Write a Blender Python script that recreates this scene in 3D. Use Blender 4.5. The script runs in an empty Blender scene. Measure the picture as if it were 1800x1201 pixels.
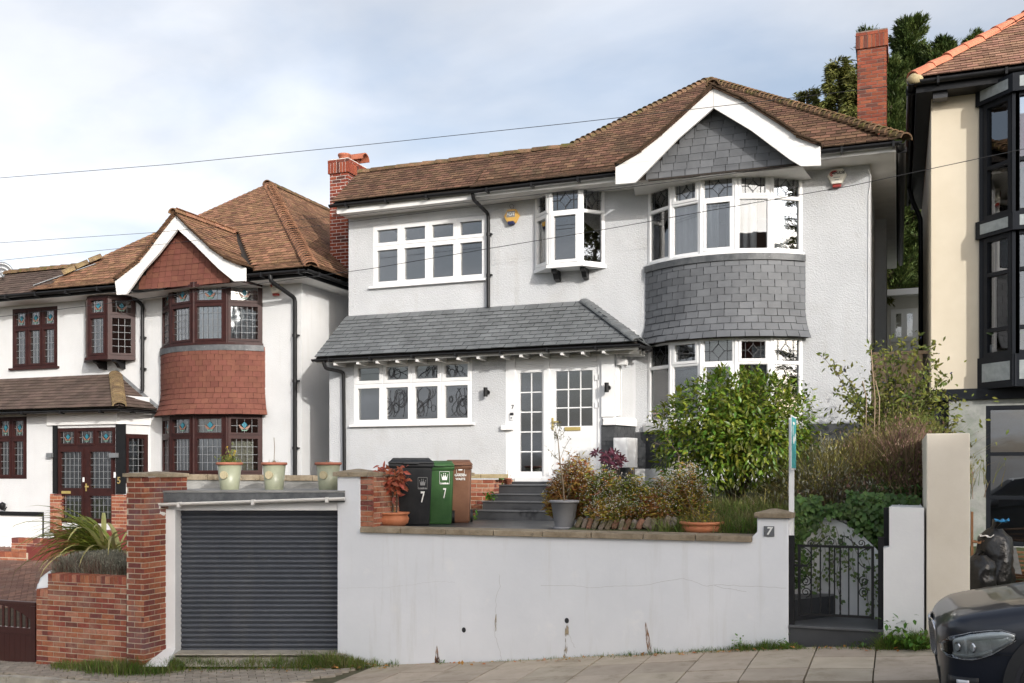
import bpy, bmesh, math, random
import numpy as np
from mathutils import Vector as V, Matrix as M, noise

R = math.radians
random.seed(7)
rng = np.random.default_rng(11)
SC = bpy.context.scene
COL = SC.collection

# ------------------------------------------------------------------ camera
TH = R(21.2)          # the camera looks this far to the left of the house fronts' normal
F = 1750.0            # focal length in pixels of an 1800 px wide picture
HZ = 830.0            # horizon row of that picture
ZE = 2.8              # eye height above the pavement by the garage
CT, ST = math.cos(TH), math.sin(TH)
cam_d = bpy.data.cameras.new('camera')
cam_d.sensor_width = 36.0
cam_d.lens = 36.0 * F / 1800.0
cam_d.shift_y = (HZ - 600.5) / 1800.0
cam_d.clip_start = 0.1
cam_d.clip_end = 3000.0
cam = bpy.data.objects.new('camera', cam_d)
COL.objects.link(cam)
cam.location = (0, 0, ZE)
cam.rotation_euler = (R(90), 0, TH)
SC.camera = cam

# ------------------------------------------------------------------ light
SUN_EL, SUN_AZ = R(19), R(50)      # azimuth: to the right of the direction the house fronts face
SUNDIR = V((math.sin(SUN_AZ) * math.cos(SUN_EL), -math.cos(SUN_AZ) * math.cos(SUN_EL), math.sin(SUN_EL)))
sd = bpy.data.lights.new('sun', 'SUN')
sd.energy = 2.0
sd.angle = R(0.7)
sd.color = (1.0, 0.965, 0.91)
sun = bpy.data.objects.new('sun', sd)
COL.objects.link(sun)
sun.rotation_euler = SUNDIR.to_track_quat('Z', 'Y').to_euler()
sun.location = SUNDIR * 60

CLOUD_SUN, CLOUD_BASE = 1.0, 2.2
wd = bpy.data.worlds.new('World')
SC.world = wd
wd.use_nodes = True
nt = wd.node_tree
nt.nodes.clear()
def wn(t, **k):
 n = nt.nodes.new(t)
 for a, b in k.items():
  setattr(n, a, b)
 return n
wl = nt.links.new
out = wn('ShaderNodeOutputWorld')
bg = wn('ShaderNodeBackground')
bg.inputs['Strength'].default_value = 0.15
sky = wn('ShaderNodeTexSky', sky_type='NISHITA', sun_disc=False)
sky.sun_elevation = SUN_EL
sky.sun_rotation = math.pi - SUN_AZ
sky.air_density = 1.0
sky.dust_density = 5.0
sky.ozone_density = 1.5
tc = wn('ShaderNodeTexCoord')
sep = wn('ShaderNodeSeparateXYZ')
wl(tc.outputs['Generated'], sep.inputs[0])
mz = wn('ShaderNodeMath', operation='MAXIMUM'); mz.inputs[1].default_value = 0.0
wl(sep.outputs[2], mz.inputs[0])
az_ = wn('ShaderNodeMath', operation='ADD'); az_.inputs[1].default_value = 0.22
wl(mz.outputs[0], az_.inputs[0])
dx = wn('ShaderNodeMath', operation='DIVIDE'); wl(sep.outputs[0], dx.inputs[0]); wl(az_.outputs[0], dx.inputs[1])
dy = wn('ShaderNodeMath', operation='DIVIDE'); wl(sep.outputs[1], dy.inputs[0]); wl(az_.outputs[0], dy.inputs[1])
cmb = wn('ShaderNodeCombineXYZ'); wl(dx.outputs[0], cmb.inputs[0]); wl(dy.outputs[0], cmb.inputs[1])
mp = wn('ShaderNodeMapping'); mp.inputs['Scale'].default_value = (1.0, 1.25, 1.0); mp.inputs['Location'].default_value = (3.1, 1.7, 0.4)
mp.inputs['Rotation'].default_value = (0, 0, R(20))
wl(cmb.outputs[0], mp.inputs[0])
cn = wn('ShaderNodeTexNoise'); cn.inputs['Scale'].default_value = 1.15; cn.inputs['Detail'].default_value = 9; cn.inputs['Roughness'].default_value = 0.50
cn.inputs['Distortion'].default_value = 0.35
wl(mp.outputs[0], cn.inputs['Vector'])
cr = wn('ShaderNodeValToRGB')
cr.color_ramp.elements[0].position = 0.38; cr.color_ramp.elements[0].color = (0.30, 0.30, 0.30, 1)
cr.color_ramp.elements[1].position = 0.60; cr.color_ramp.elements[1].color = (0.95, 0.95, 0.95, 1)
wl(cn.outputs['Fac'], cr.inputs[0])
cn2 = wn('ShaderNodeTexNoise'); cn2.inputs['Scale'].default_value = 2.3; cn2.inputs['Detail'].default_value = 6
wl(mp.outputs[0], cn2.inputs['Vector'])
bw = wn('ShaderNodeRGBToBW'); wl(sky.outputs[0], bw.inputs[0])
cr2 = wn('ShaderNodeMapRange'); cr2.inputs[1].default_value = 0.36; cr2.inputs[2].default_value = 0.64
cr2.inputs[3].default_value = 0.88; cr2.inputs[4].default_value = 1.08      # shaded and bright cloud
wl(cn2.outputs['Fac'], cr2.inputs[0])
lw_ = wn('ShaderNodeMath', operation='MULTIPLY_ADD'); lw_.inputs[1].default_value = CLOUD_SUN; lw_.inputs[2].default_value = CLOUD_BASE   # clouds towards the sun are brighter
wl(bw.outputs[0], lw_.inputs[0])
cl = wn('ShaderNodeMath', operation='MULTIPLY'); wl(lw_.outputs[0], cl.inputs[0]); wl(cr2.outputs[0], cl.inputs[1])
cc = wn('ShaderNodeMix', data_type='RGBA', blend_type='MULTIPLY'); cc.inputs[0].default_value = 1.0
cc.inputs[6].default_value = (0.955, 0.99, 1.06, 1); wl(cl.outputs[0], cc.inputs[7])
mx = wn('ShaderNodeMix', data_type='RGBA')
wl(cr.outputs[0], mx.inputs[0]); wl(sky.outputs[0], mx.inputs[6]); wl(cc.outputs[2], mx.inputs[7])
wl(mx.outputs[2], bg.inputs['Color']); wl(bg.outputs[0], out.inputs[0])

vs = SC.view_settings
vs.view_transform = 'Standard'
vs.look = 'None'
vs.exposure = 0.60
vs.gamma = 1.0
vs.use_curve_mapping = False
SC.render.engine = 'CYCLES'
SC.cycles.max_bounces = 8
SC.cycles.transparent_max_bounces = 12
SC.cycles.glossy_bounces = 4
SC.cycles.caustics_reflective = False
SC.cycles.caustics_refractive = False

# ------------------------------------------------------------------ measuring helpers
def ray(px):
 u = px - 900.0
 return (-F * ST + u * CT, F * CT + u * ST)
def X(px, Y):
 a, b = ray(px)
 return a / b * Y
def Zz(px, py, Y):
 return (HZ - py) / ray(px)[1] * Y + ZE
def W(px, py, Y):
 return V((X(px, Y), Y, Zz(px, py, Y)))
def project(p):
 d = -p[0] * ST + p[1] * CT
 if d < 0.2:
  return (-9999, -9999, d)
 r = p[0] * CT + p[1] * ST
 return (900 + F * r / d, HZ - F * (p[2] - ZE) / d, d)

# ------------------------------------------------------------------ mesh builder
UP = V((0, 0, 1))
class MB:
 def __init__(s):
  s.v = []; s.f = []; s.sm = []
 def add(s, vs_, fs, smooth=False):
  b = len(s.v)
  s.v.extend([tuple(p) for p in vs_])
  for f in fs:
   s.f.append(tuple(i + b for i in f)); s.sm.append(smooth)
  return s
 def poly(s, pts):
  return s.add(pts, [tuple(range(len(pts)))])
 def hexa(s, p):
  return s.add(p, [(0, 3, 2, 1), (4, 5, 6, 7), (0, 1, 5, 4), (1, 2, 6, 5), (2, 3, 7, 6), (3, 0, 4, 7)])
 def box(s, x0, x1, y0, y1, z0, z1):
  return s.hexa([(x0, y0, z0), (x1, y0, z0), (x1, y1, z0), (x0, y1, z0), (x0, y0, z1), (x1, y0, z1), (x1, y1, z1), (x0, y1, z1)])
 def obox(s, fr, u0, u1, v0, v1, n0, n1):
  O, U, N = fr
  g = lambda u, v, n: O + U * u + UP * v + N * n
  return s.hexa([g(u0, v0, n1), g(u1, v0, n1), g(u1, v0, n0), g(u0, v0, n0), g(u0, v1, n1), g(u1, v1, n1), g(u1, v1, n0), g(u0, v1, n0)])
 def prism(s, pts, ext):
  n = len(pts); e = V(ext)
  a = [V(p) for p in pts]; b = [p + e for p in a]
  fs = [tuple(range(n)), tuple(reversed(range(n, 2 * n)))]
  fs += [(i, n + i, n + (i + 1) % n, (i + 1) % n) for i in range(n)]
  return s.add(a + b, fs)
 def beam(s, p, q, w, h, up=UP):
  p = V(p); q = V(q); d = (q - p).normalized()
  sd_ = d.cross(up)
  if sd_.length < 1e-4:
   sd_ = d.cross(V((1, 0, 0)))
  sd_.normalize(); u2 = sd_.cross(d)
  a = sd_ * (w / 2); b = u2 * (h / 2)
  return s.hexa([p - a - b, p + a - b, q + a - b, q - a - b, p - a + b, p + a + b, q + a + b, q - a + b])
 def tube(s, pts, r, n=8, cap=True, rs=None):
  pts = [V(p) for p in pts]
  rings = []
  prev = None
  for i, p in enumerate(pts):
   d = (pts[min(i + 1, len(pts) - 1)] - pts[max(i - 1, 0)]).normalized()
   if prev is None:
    a = d.cross(UP)
    if a.length < 1e-3:
     a = d.cross(V((1, 0, 0)))
   else:
    a = prev - d * prev.dot(d)
   a.normalize(); prev = a
   b = d.cross(a)
   rr = rs[i] if rs else r
   rings.append([p + (a * math.cos(2 * math.pi * k / n) + b * math.sin(2 * math.pi * k / n)) * rr for k in range(n)])
  vv = [q for r_ in rings for q in r_]
  fs = []
  for i in range(len(pts) - 1):
   for k in range(n):
    fs.append((i * n + k, i * n + (k + 1) % n, (i + 1) * n + (k + 1) % n, (i + 1) * n + k))
  s.add(vv, fs, True)
  if cap:
   s.add(rings[0], [tuple(reversed(range(n)))]); s.add(rings[-1], [tuple(range(n))])
  return s
 def lathe(s, c, prof, n=24, sx=1, sy=1):
  c = V(c); vv = []; fs = []
  for (r, z) in prof:
   for k in range(n):
    a = 2 * math.pi * k / n
    vv.append(c + V((math.cos(a) * r * sx, math.sin(a) * r * sy, z)))
  for i in range(len(prof) - 1):
   for k in range(n):
    fs.append((i * n + k, i * n + (k + 1) % n, (i + 1) * n + (k + 1) % n, (i + 1) * n + k))
  return s.add(vv, fs, True)
 def strip(s, a, b, smooth=False):
  n = len(a)
  return s.add(list(a) + list(b), [(i, i + 1, n + i + 1, n + i) for i in range(n - 1)], smooth)
 def mesh(s, name, mat=None):
  me = bpy.data.meshes.new(name)
  me.from_pydata(s.v, [], s.f)
  me.polygons.foreach_set('use_smooth', s.sm)
  if mat:
   me.materials.append(mat)
  me.update()
  return me
 def build(s, name, mat, parent=None, bevel=0, fix=False):
  me = s.mesh(name, mat)
  if bevel or fix:
   bm = bmesh.new(); bm.from_mesh(me)
   if fix:
    bmesh.ops.recalc_face_normals(bm, faces=bm.faces)
   if bevel:
    es = [e for e in bm.edges if len(e.link_faces) == 2 and e.calc_face_angle(0) > 0.6]
    bmesh.ops.bevel(bm, geom=es, offset=bevel, segments=2, profile=0.6, affect='EDGES', clamp_overlap=True)
   bm.to_mesh(me); bm.free()
  o = bpy.data.objects.new(name, me)
  COL.objects.link(o)
  adopt(o, parent)
  return o

def adopt(o, parent):
 if parent is not None:
  o.parent = parent
  if parent.parent is None and parent.type == 'EMPTY':
   o.matrix_parent_inverse = parent.matrix_basis.inverted()
def tag(o, label, cat, group=None):
 o['label'] = label; o['category'] = cat
 if group:
  o['group'] = group
 return o
def thing(name, label, cat, loc, group=None):
 o = bpy.data.objects.new(name, None)
 o.empty_display_size = 0.2
 o.location = loc
 COL.objects.link(o)
 return tag(o, label, cat, group)
def struct(o):
 o['kind'] = 'structure'
 return o
def stuff(o):
 o['kind'] = 'stuff'
 return o

def pieces(name, mats_, mesh, parent, cap=300, field=None):
 """Alike pieces: the ones that show largest as objects of their own, the rest joined into one part."""
 def rank(m):
  p = m.translation; x, y, d = project(p)
  inview = -15 < x < 1815 and -15 < y < 1215
  return (0 if inview else 1, d)
 order = sorted(mats_, key=rank)
 one, rest = [], []
 for m in order:
  (one if len(one) < cap and rank(m)[0] == 0 else rest).append(m)
 pinv = parent.matrix_basis.inverted() if (parent.parent is None and parent.type == 'EMPTY') else None
 for m in one:
  o = bpy.data.objects.new(name, mesh)
  o.parent = parent
  if pinv is not None:
   o.matrix_parent_inverse = pinv
  o.matrix_basis = m
  COL.objects.link(o)
 if rest:
  n = len(mesh.vertices)
  co = np.empty(n * 3); mesh.vertices.foreach_get('co', co); co = co.reshape(-1, 3)
  fs = [tuple(p.vertices) for p in mesh.polygons]; mi = [p.material_index for p in mesh.polygons]
  vv = []; ff = []
  for i, m in enumerate(rest):
   a = np.array(m)
   vv.append(co @ a[:3, :3].T + a[:3, 3])
   ff.extend([tuple(k + i * n for k in f) for f in fs])
  me = bpy.data.meshes.new(field or name + '_field')
  me.from_pydata(np.concatenate(vv).tolist(), [], ff)
  for mm in mesh.materials:
   me.materials.append(mm)
  me.polygons.foreach_set('material_index', mi * len(rest))
  o = bpy.data.objects.new(field or name + '_field', me)
  COL.objects.link(o); adopt(o, parent); stuff(o)

def frame_matrix(p, a, b, c, sx=1, sy=1, sz=1):
 return M(((a[0] * sx, b[0] * sy, c[0] * sz, p[0]), (a[1] * sx, b[1] * sy, c[1] * sz, p[1]), (a[2] * sx, b[2] * sy, c[2] * sz, p[2]), (0, 0, 0, 1)))

# ------------------------------------------------------------------ materials
MATS = {}
def pm(name, c1, c2=None, scale=3.0, rough=0.6, bump=0.0, bscale=40.0, bdist=0.01, rnd=0.0, c3=None, spec=0.5, metal=0.0,
       coat=0.0, trans=0.0, detail=4.0, stain=None, streak=None, stretch=None, hue=0.0, rmix=None):
 m = bpy.data.materials.new(name)
 m.use_nodes = True
 t = m.node_tree; N = t.nodes; L = t.links.new
 b = N['Principled BSDF']
 b.inputs['Roughness'].default_value = rough
 b.inputs['Specular IOR Level'].default_value = spec
 b.inputs['Metallic'].default_value = metal
 b.inputs['Coat Weight'].default_value = coat
 b.inputs['Coat Roughness'].default_value = 0.04
 pos = N.new('ShaderNodeNewGeometry')
 vec = pos.outputs['Position']
 if stretch:
  mp_ = N.new('ShaderNodeMapping'); mp_.inputs['Scale'].default_value = stretch
  L(vec, mp_.inputs[0]); vec = mp_.outputs[0]
 n1 = N.new('ShaderNodeTexNoise'); n1.inputs['Scale'].default_value = scale; n1.inputs['Detail'].default_value = detail
 n1.inputs['Roughness'].default_value = 0.62
 L(vec, n1.inputs['Vector'])
 c2 = c2 or c1
 r1 = N.new('ShaderNodeValToRGB')
 r1.color_ramp.elements[0].position = 0.32; r1.color_ramp.elements[0].color = (*c1, 1)
 r1.color_ramp.elements[1].position = 0.68; r1.color_ramp.elements[1].color = (*c2, 1)
 if c3:
  e = r1.color_ramp.elements.new(0.5); e.color = (*c3, 1)
 L(n1.outputs['Fac'], r1.inputs[0])
 colr = r1.outputs[0]
 if rnd or hue or rmix:
  oi = N.new('ShaderNodeObjectInfo')
  ad = N.new('ShaderNodeMath'); ad.operation = 'ADD'
  L(oi.outputs['Random'], ad.inputs[0]); L(pos.outputs['Random Per Island'], ad.inputs[1])
  fr = N.new('ShaderNodeMath'); fr.operation = 'FRACT'; L(ad.outputs[0], fr.inputs[0])
  if rmix:          # piece colours picked from a list
   rr = N.new('ShaderNodeValToRGB'); rr.color_ramp.interpolation = 'CONSTANT'
   es = rr.color_ramp.elements
   es[0].position = 0.0; es[0].color = (*rmix[0], 1)
   es[1].position = 1.0 / len(rmix); es[1].color = (*rmix[1], 1)
   for i in range(2, len(rmix)):
    e = es.new(i / len(rmix)); e.color = (*rmix[i], 1)
   L(fr.outputs[0], rr.inputs[0])
   mm = N.new('ShaderNodeMix'); mm.data_type = 'RGBA'; mm.blend_type = 'MULTIPLY'; mm.inputs[0].default_value = 1
   L(rr.outputs[0], mm.inputs[6]); L(colr, mm.inputs[7]); colr = mm.outputs[2]
  hs = N.new('ShaderNodeHueSaturation')
  mr = N.new('ShaderNodeMapRange'); mr.inputs[3].default_value = 1 - rnd; mr.inputs[4].default_value = 1 + rnd
  L(fr.outputs[0], mr.inputs[0]); L(mr.outputs[0], hs.inputs['Value'])
  if hue:
   m7 = N.new('ShaderNodeMath'); m7.operation = 'MULTIPLY'; m7.inputs[1].default_value = 7.31; L(fr.outputs[0], m7.inputs[0])
   f7 = N.new('ShaderNodeMath'); f7.operation = 'FRACT'; L(m7.outputs[0], f7.inputs[0])
   mh = N.new('ShaderNodeMapRange'); mh.inputs[3].default_value = 0.5 - hue; mh.inputs[4].default_value = 0.5 + hue
   L(f7.outputs[0], mh.inputs[0]); L(mh.outputs[0], hs.inputs['Hue'])
  L(colr, hs.inputs['Color']); colr = hs.outputs[0]
 if stain:             # (colour, scale, lo, hi): blotches of dirt or lichen with a shape of their own
  cS, sS, lo, hi = stain
  n3 = N.new('ShaderNodeTexNoise'); n3.inputs['Scale'].default_value = sS; n3.inputs['Detail'].default_value = 6; n3.inputs['Roughness'].default_value = 0.7
  L(pos.outputs['Position'], n3.inputs['Vector'])
  r3 = N.new('ShaderNodeMapRange'); r3.inputs[1].default_value = lo; r3.inputs[2].default_value = hi
  L(n3.outputs['Fac'], r3.inputs[0])
  m3 = N.new('ShaderNodeMix'); m3.data_type = 'RGBA'; m3.inputs[7].default_value = (*cS, 1)
  L(r3.outputs[0], m3.inputs[0]); L(colr, m3.inputs[6]); colr = m3.outputs[2]
 if streak:            # vertical runs of dirt: (colour, lo, hi)
  cS, lo, hi = streak
  m5 = N.new('ShaderNodeMapping'); m5.inputs['Scale'].default_value = (5.0, 5.0, 0.45); L(pos.outputs['Position'], m5.inputs[0])
  n5 = N.new('ShaderNodeTexNoise'); n5.inputs['Scale'].default_value = 1.0; n5.inputs['Detail'].default_value = 7; n5.inputs['Roughness'].default_value = 0.65
  L(m5.outputs[0], n5.inputs['Vector'])
  r5 = N.new('ShaderNodeMapRange'); r5.inputs[1].default_value = lo; r5.inputs[2].default_value = hi; r5.inputs[4].default_value = 0.6
  L(n5.outputs['Fac'], r5.inputs[0])
  x5 = N.new('ShaderNodeMix'); x5.data_type = 'RGBA'; x5.inputs[7].default_value = (*cS, 1)
  L(r5.outputs[0], x5.inputs[0]); L(colr, x5.inputs[6]); colr = x5.outputs[2]
 L(colr, b.inputs['Base Color'])
 if bump:
  n2 = N.new('ShaderNodeTexNoise'); n2.inputs['Scale'].default_value = bscale; n2.inputs['Detail'].default_value = 3
  L(vec, n2.inputs['Vector'])
  bp = N.new('ShaderNodeBump'); bp.inputs['Strength'].default_value = bump; bp.inputs['Distance'].default_value = bdist
  L(n2.outputs['Fac'], bp.inputs['Height']); L(bp.outputs[0], b.inputs['Normal'])
 if trans:
  tr = N.new('ShaderNodeBsdfTranslucent'); L(colr, tr.inputs[0])
  ms = N.new('ShaderNodeMixShader'); ms.inputs[0].default_value = trans
  o = N['Material Output']
  L(b.outputs[0], ms.inputs[1]); L(tr.outputs[0], ms.inputs[2]); L(ms.outputs[0], o.inputs[0])
 MATS[name] = m
 return m
def glass(name, tint, refl=1.0, rough=0.01, wav=0.0):
 m = bpy.data.materials.new(name); m.use_nodes = True
 t = m.node_tree; N = t.nodes; L = t.links.new
 N.remove(N['Principled BSDF'])
 tr = N.new('ShaderNodeBsdfTransparent'); tr.inputs[0].default_value = (*tint, 1)
 gl = N.new('ShaderNodeBsdfGlossy'); gl.inputs['Roughness'].default_value = rough
 fz = N.new('ShaderNodeFresnel'); fz.inputs[0].default_value = 1.55
 mu = N.new('ShaderNodeMath'); mu.operation = 'MULTIPLY'; mu.inputs[1].default_value = refl; mu.use_clamp = True
 L(fz.outputs[0], mu.inputs[0])
 if wav:
  g = N.new('ShaderNodeNewGeometry'); nz = N.new('ShaderNodeTexNoise'); nz.inputs['Scale'].default_value = 2.5
  L(g.outputs['Position'], nz.inputs['Vector'])
  bp = N.new('ShaderNodeBump'); bp.inputs['Strength'].default_value = wav; bp.inputs['Distance'].default_value = 0.02
  L(nz.outputs['Fac'], bp.inputs['Height']); L(bp.outputs[0], gl.inputs['Normal'])
 mi = N.new('ShaderNodeMixShader')
 L(mu.outputs[0], mi.inputs[0]); L(tr.outputs[0], mi.inputs[1]); L(gl.outputs[0], mi.inputs[2])
 L(mi.outputs[0], N['Material Output'].inputs[0])
 MATS[name] = m
 return m

pm('roughcast_grey', (0.51, 0.52, 0.535), (0.57, 0.58, 0.595), 1.3, 0.85, 0.7, 46, 0.018, spec=0.2, stain=((0.46, 0.455, 0.45), 1.1, 0.54, 0.85), detail=7, streak=((0.44, 0.435, 0.42), 0.55, 0.80))
pm('roughcast_white', (0.61, 0.615, 0.62), (0.67, 0.675, 0.68), 1.1, 0.85, 0.6, 60, 0.012, spec=0.2, streak=((0.56, 0.55, 0.52), 0.56, 0.80))
pm('upvc', (0.80, 0.80, 0.80), (0.84, 0.84, 0.84), 2, 0.28, spec=0.5)
pm('white_board', (0.76, 0.75, 0.73), (0.84, 0.83, 0.82), 1.5, 0.5)
pm('soffit', (0.62, 0.60, 0.57), (0.72, 0.70, 0.67), 2.5, 0.6)
pm('timber_brown', (0.026, 0.0085, 0.008), (0.042, 0.013, 0.011), 6, 0.45, spec=0.25)
pm('gutter_black', (0.010, 0.010, 0.011), (0.016, 0.016, 0.017), 5, 0.4, spec=0.25)
pm('black_paint', (0.008, 0.008, 0.009), (0.013, 0.013, 0.014), 8, 0.45, spec=0.25)
pm('lead_flashing', (0.05, 0.055, 0.06), (0.12, 0.125, 0.13), 7, 0.5, 0.3, 30, 0.01, stain=((0.5, 0.5, 0.5), 22, 0.66, 0.70))
pm('lead_came', (0.04, 0.045, 0.05), (0.06, 0.06, 0.065), 9, 0.6)
pm('lead_pale', (0.17, 0.18, 0.19), (0.25, 0.26, 0.27), 9, 0.5)
pm('clay_tile', (0.112, 0.062, 0.040), (0.172, 0.094, 0.058), 2.2, 0.85, 0.5, 60, 0.006, rnd=0.36, hue=0.012, stain=((0.075, 0.065, 0.04), 1.6, 0.56, 0.80), spec=0.25)
pm('clay_tile_left', (0.20, 0.105, 0.060), (0.28, 0.152, 0.088), 1.8, 0.85, 0.5, 60, 0.006, rnd=0.34, hue=0.012, stain=((0.10, 0.085, 0.05), 1.5, 0.60, 0.86), spec=0.25)
pm('clay_tile_dark', (0.085, 0.062, 0.052), (0.125, 0.088, 0.072), 2.2, 0.9, 0.4, 60, 0.006, rnd=0.2, hue=0.008, stain=((0.5, 0.47, 0.43), 9, 0.69, 0.73), spec=0.2)
pm('clay_tile_right', (0.24, 0.13, 0.085), (0.32, 0.185, 0.125), 2.0, 0.85, 0.4, 60, 0.006, rnd=0.28, hue=0.012, spec=0.25)
pm('ridge_mossy', (0.10, 0.075, 0.045), (0.21, 0.12, 0.075), 6, 0.95, 0.8, 50, 0.012, rnd=0.25, stain=((0.10, 0.095, 0.03), 5, 0.52, 0.66), spec=0.1)
pm('ridge_terracotta', (0.50, 0.17, 0.10), (0.60, 0.23, 0.14), 4, 0.8, 0.2, 40, 0.004, rnd=0.08, spec=0.2)
pm('hung_tile_red', (0.135, 0.050, 0.036), (0.185, 0.072, 0.050), 3, 0.8, 0.4, 50, 0.005, rnd=0.08, hue=0.005, stain=((0.35, 0.22, 0.17), 14, 0.70, 0.76), spec=0.25)
pm('slate_hung', (0.105, 0.110, 0.119), (0.148, 0.154, 0.164), 2.2, 0.6, 0.3, 45, 0.004, rnd=0.14, spec=0.4)
pm('slate_roof', (0.108, 0.115, 0.119), (0.17, 0.18, 0.185), 2.2, 0.55, 0.3, 45, 0.004, rnd=0.12, spec=0.4, stain=((0.07, 0.072, 0.07), 2.0, 0.60, 0.85))
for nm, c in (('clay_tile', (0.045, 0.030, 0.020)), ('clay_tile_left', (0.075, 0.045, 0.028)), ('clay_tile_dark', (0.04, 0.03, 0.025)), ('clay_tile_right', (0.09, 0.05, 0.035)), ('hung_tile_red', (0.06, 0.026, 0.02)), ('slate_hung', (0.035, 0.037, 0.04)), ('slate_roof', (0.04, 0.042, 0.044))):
 pm(nm + '_edge', c, tuple(q * 1.7 for q in c), 5, 0.95, rnd=0.25, spec=0.1)      # tile edges darkened to paint in the shadow lines between rows
pm('roof_under', (0.03, 0.024, 0.02), rough=0.95)
pm('mortar', (0.44, 0.38, 0.28), (0.58, 0.51, 0.40), 12, 0.95, 0.5, 80, 0.006)
pm('mortar_white', (0.62, 0.58, 0.54), (0.74, 0.71, 0.68), 12, 0.95, 0.5, 80, 0.006)
pm('mortar_grey', (0.17, 0.13, 0.11), (0.27, 0.21, 0.18), 12, 0.95, 0.5, 80, 0.006)
pm('brick_orange', (0.75, 0.75, 0.75), (1.15, 1.15, 1.15), 25, 0.9, 0.6, 70, 0.006, rnd=0.10, hue=0.006, spec=0.15,
   rmix=[(0.33, 0.115, 0.065), (0.38, 0.15, 0.09), (0.28, 0.085, 0.055), (0.42, 0.19, 0.12), (0.22, 0.07, 0.05), (0.35, 0.125, 0.07), (0.17, 0.06, 0.05)],
   stain=((0.40, 0.24, 0.17), 1.7, 0.54, 0.74))
pm('brick_pillar', (0.75, 0.75, 0.75), (1.15, 1.15, 1.15), 25, 0.85, 0.6, 70, 0.006, rnd=0.12, hue=0.006, spec=0.15,
   rmix=[(0.27, 0.085, 0.05), (0.31, 0.10, 0.055), (0.20, 0.062, 0.042), (0.34, 0.13, 0.075), (0.15, 0.052, 0.042)],
   stain=((0.17, 0.11, 0.115), 1.3, 0.53, 0.72))
pm('brick_chimney', (0.8, 0.8, 0.8), (1.2, 1.2, 1.2), 30, 0.9, 0.6, 70, 0.006, rnd=0.12, spec=0.15,
   rmix=[(0.24, 0.062, 0.038), (0.20, 0.05, 0.033), (0.27, 0.075, 0.042), (0.10, 0.04, 0.032), (0.23, 0.06, 0.036), (0.14, 0.045, 0.033)])
pm('brick_chimney_far', (0.8, 0.8, 0.8), (1.2, 1.2, 1.2), 30, 0.9, 0.6, 70, 0.006, rnd=0.14, spec=0.15,
   rmix=[(0.27, 0.08, 0.045), (0.22, 0.062, 0.04), (0.30, 0.095, 0.052), (0.13, 0.05, 0.038), (0.25, 0.07, 0.042)])
pm('brick_painted_dark', (0.045, 0.048, 0.052), (0.075, 0.078, 0.082), 6, 0.6, 0.4, 60, 0.006, rnd=0.06)
pm('wall_render', (0.71, 0.725, 0.75), (0.80, 0.81, 0.83), 0.7, 0.75, 0.25, 18, 0.006, spec=0.25, detail=6, stain=((0.82, 0.82, 0.82), 1.7, 0.60, 0.75), streak=((0.60, 0.59, 0.56), 0.54, 0.78))
pm('wall_white', (0.72, 0.72, 0.72), (0.80, 0.80, 0.79), 1.4, 0.8, 0.3, 25, 0.006, spec=0.2, stain=((0.40, 0.36, 0.30), 5, 0.68, 0.82))
pm('wall_cream', (0.70, 0.63, 0.52), (0.78, 0.71, 0.60), 1.6, 0.8, 0.25, 30, 0.004, spec=0.2, detail=7)
pm('render_cream', (0.66, 0.58, 0.45), (0.72, 0.64, 0.51), 1.2, 0.8, 0.2, 60, 0.004, spec=0.2)
pm('coping_stone', (0.20, 0.155, 0.10), (0.34, 0.28, 0.20), 7, 0.9, 0.6, 40, 0.01, rnd=0.12, stain=((0.09, 0.075, 0.05), 9, 0.58, 0.72))
pm('shutter_grey', (0.070, 0.078, 0.094), (0.085, 0.093, 0.110), 2.0, 0.40, spec=0.5, streak=((0.13, 0.13, 0.13), 0.52, 0.85), stain=((0.14, 0.135, 0.125), 6, 0.60, 0.85))
pm('concrete', (0.30, 0.27, 0.22), (0.46, 0.42, 0.35), 4, 0.9, 0.4, 40, 0.01, stain=((0.20, 0.16, 0.10), 6, 0.6, 0.75))
pm('concrete_grey', (0.20, 0.20, 0.19), (0.34, 0.335, 0.32), 3, 0.9, 0.4, 40, 0.01, stretch=(1, 1, 3))
pm('paving', (0.40, 0.33, 0.25), (0.51, 0.43, 0.335), 2.2, 0.9, 0.35, 55, 0.005, rnd=0.12, hue=0.006, stain=((0.27, 0.22, 0.15), 3.2, 0.54, 0.76))
pm('paving_joint', (0.07, 0.075, 0.035), (0.12, 0.10, 0.06), 8, 0.95, 0.6, 40, 0.01)
pm('sett', (0.26, 0.225, 0.18), (0.36, 0.315, 0.26), 6, 0.9, 0.4, 60, 0.006, rnd=0.16)
pm('asphalt', (0.045, 0.045, 0.047), (0.065, 0.064, 0.064), 20, 0.9, 0.5, 150, 0.006)
pm('patio_tile', (0.036, 0.038, 0.042), (0.055, 0.057, 0.061), 3, 0.42, 0.15, 90, 0.002, spec=0.5)
pm('soil', (0.05, 0.035, 0.022), (0.09, 0.065, 0.04), 6, 0.95, 0.8, 30, 0.03)
pm('turf', (0.045, 0.065, 0.018), (0.10, 0.10, 0.035), 5, 0.95, 0.8, 40, 0.03)
pm('block_paving', (0.8, 0.8, 0.8), (1.1, 1.1, 1.1), 20, 0.9, 0.5, 60, 0.006, rnd=0.12, rmix=[(0.17, 0.085, 0.06), (0.20, 0.11, 0.08), (0.15, 0.08, 0.06), (0.22, 0.12, 0.085)], stain=((0.22, 0.19, 0.15), 3, 0.55, 0.8))
pm('terracotta', (0.44, 0.15, 0.065), (0.56, 0.22, 0.11), 6, 0.75, 0.3, 40, 0.004, stain=((0.50, 0.30, 0.20), 7, 0.62, 0.78))
pm('terracotta_pot', (0.30, 0.10, 0.06), (0.38, 0.145, 0.09), 6, 0.75)
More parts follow.
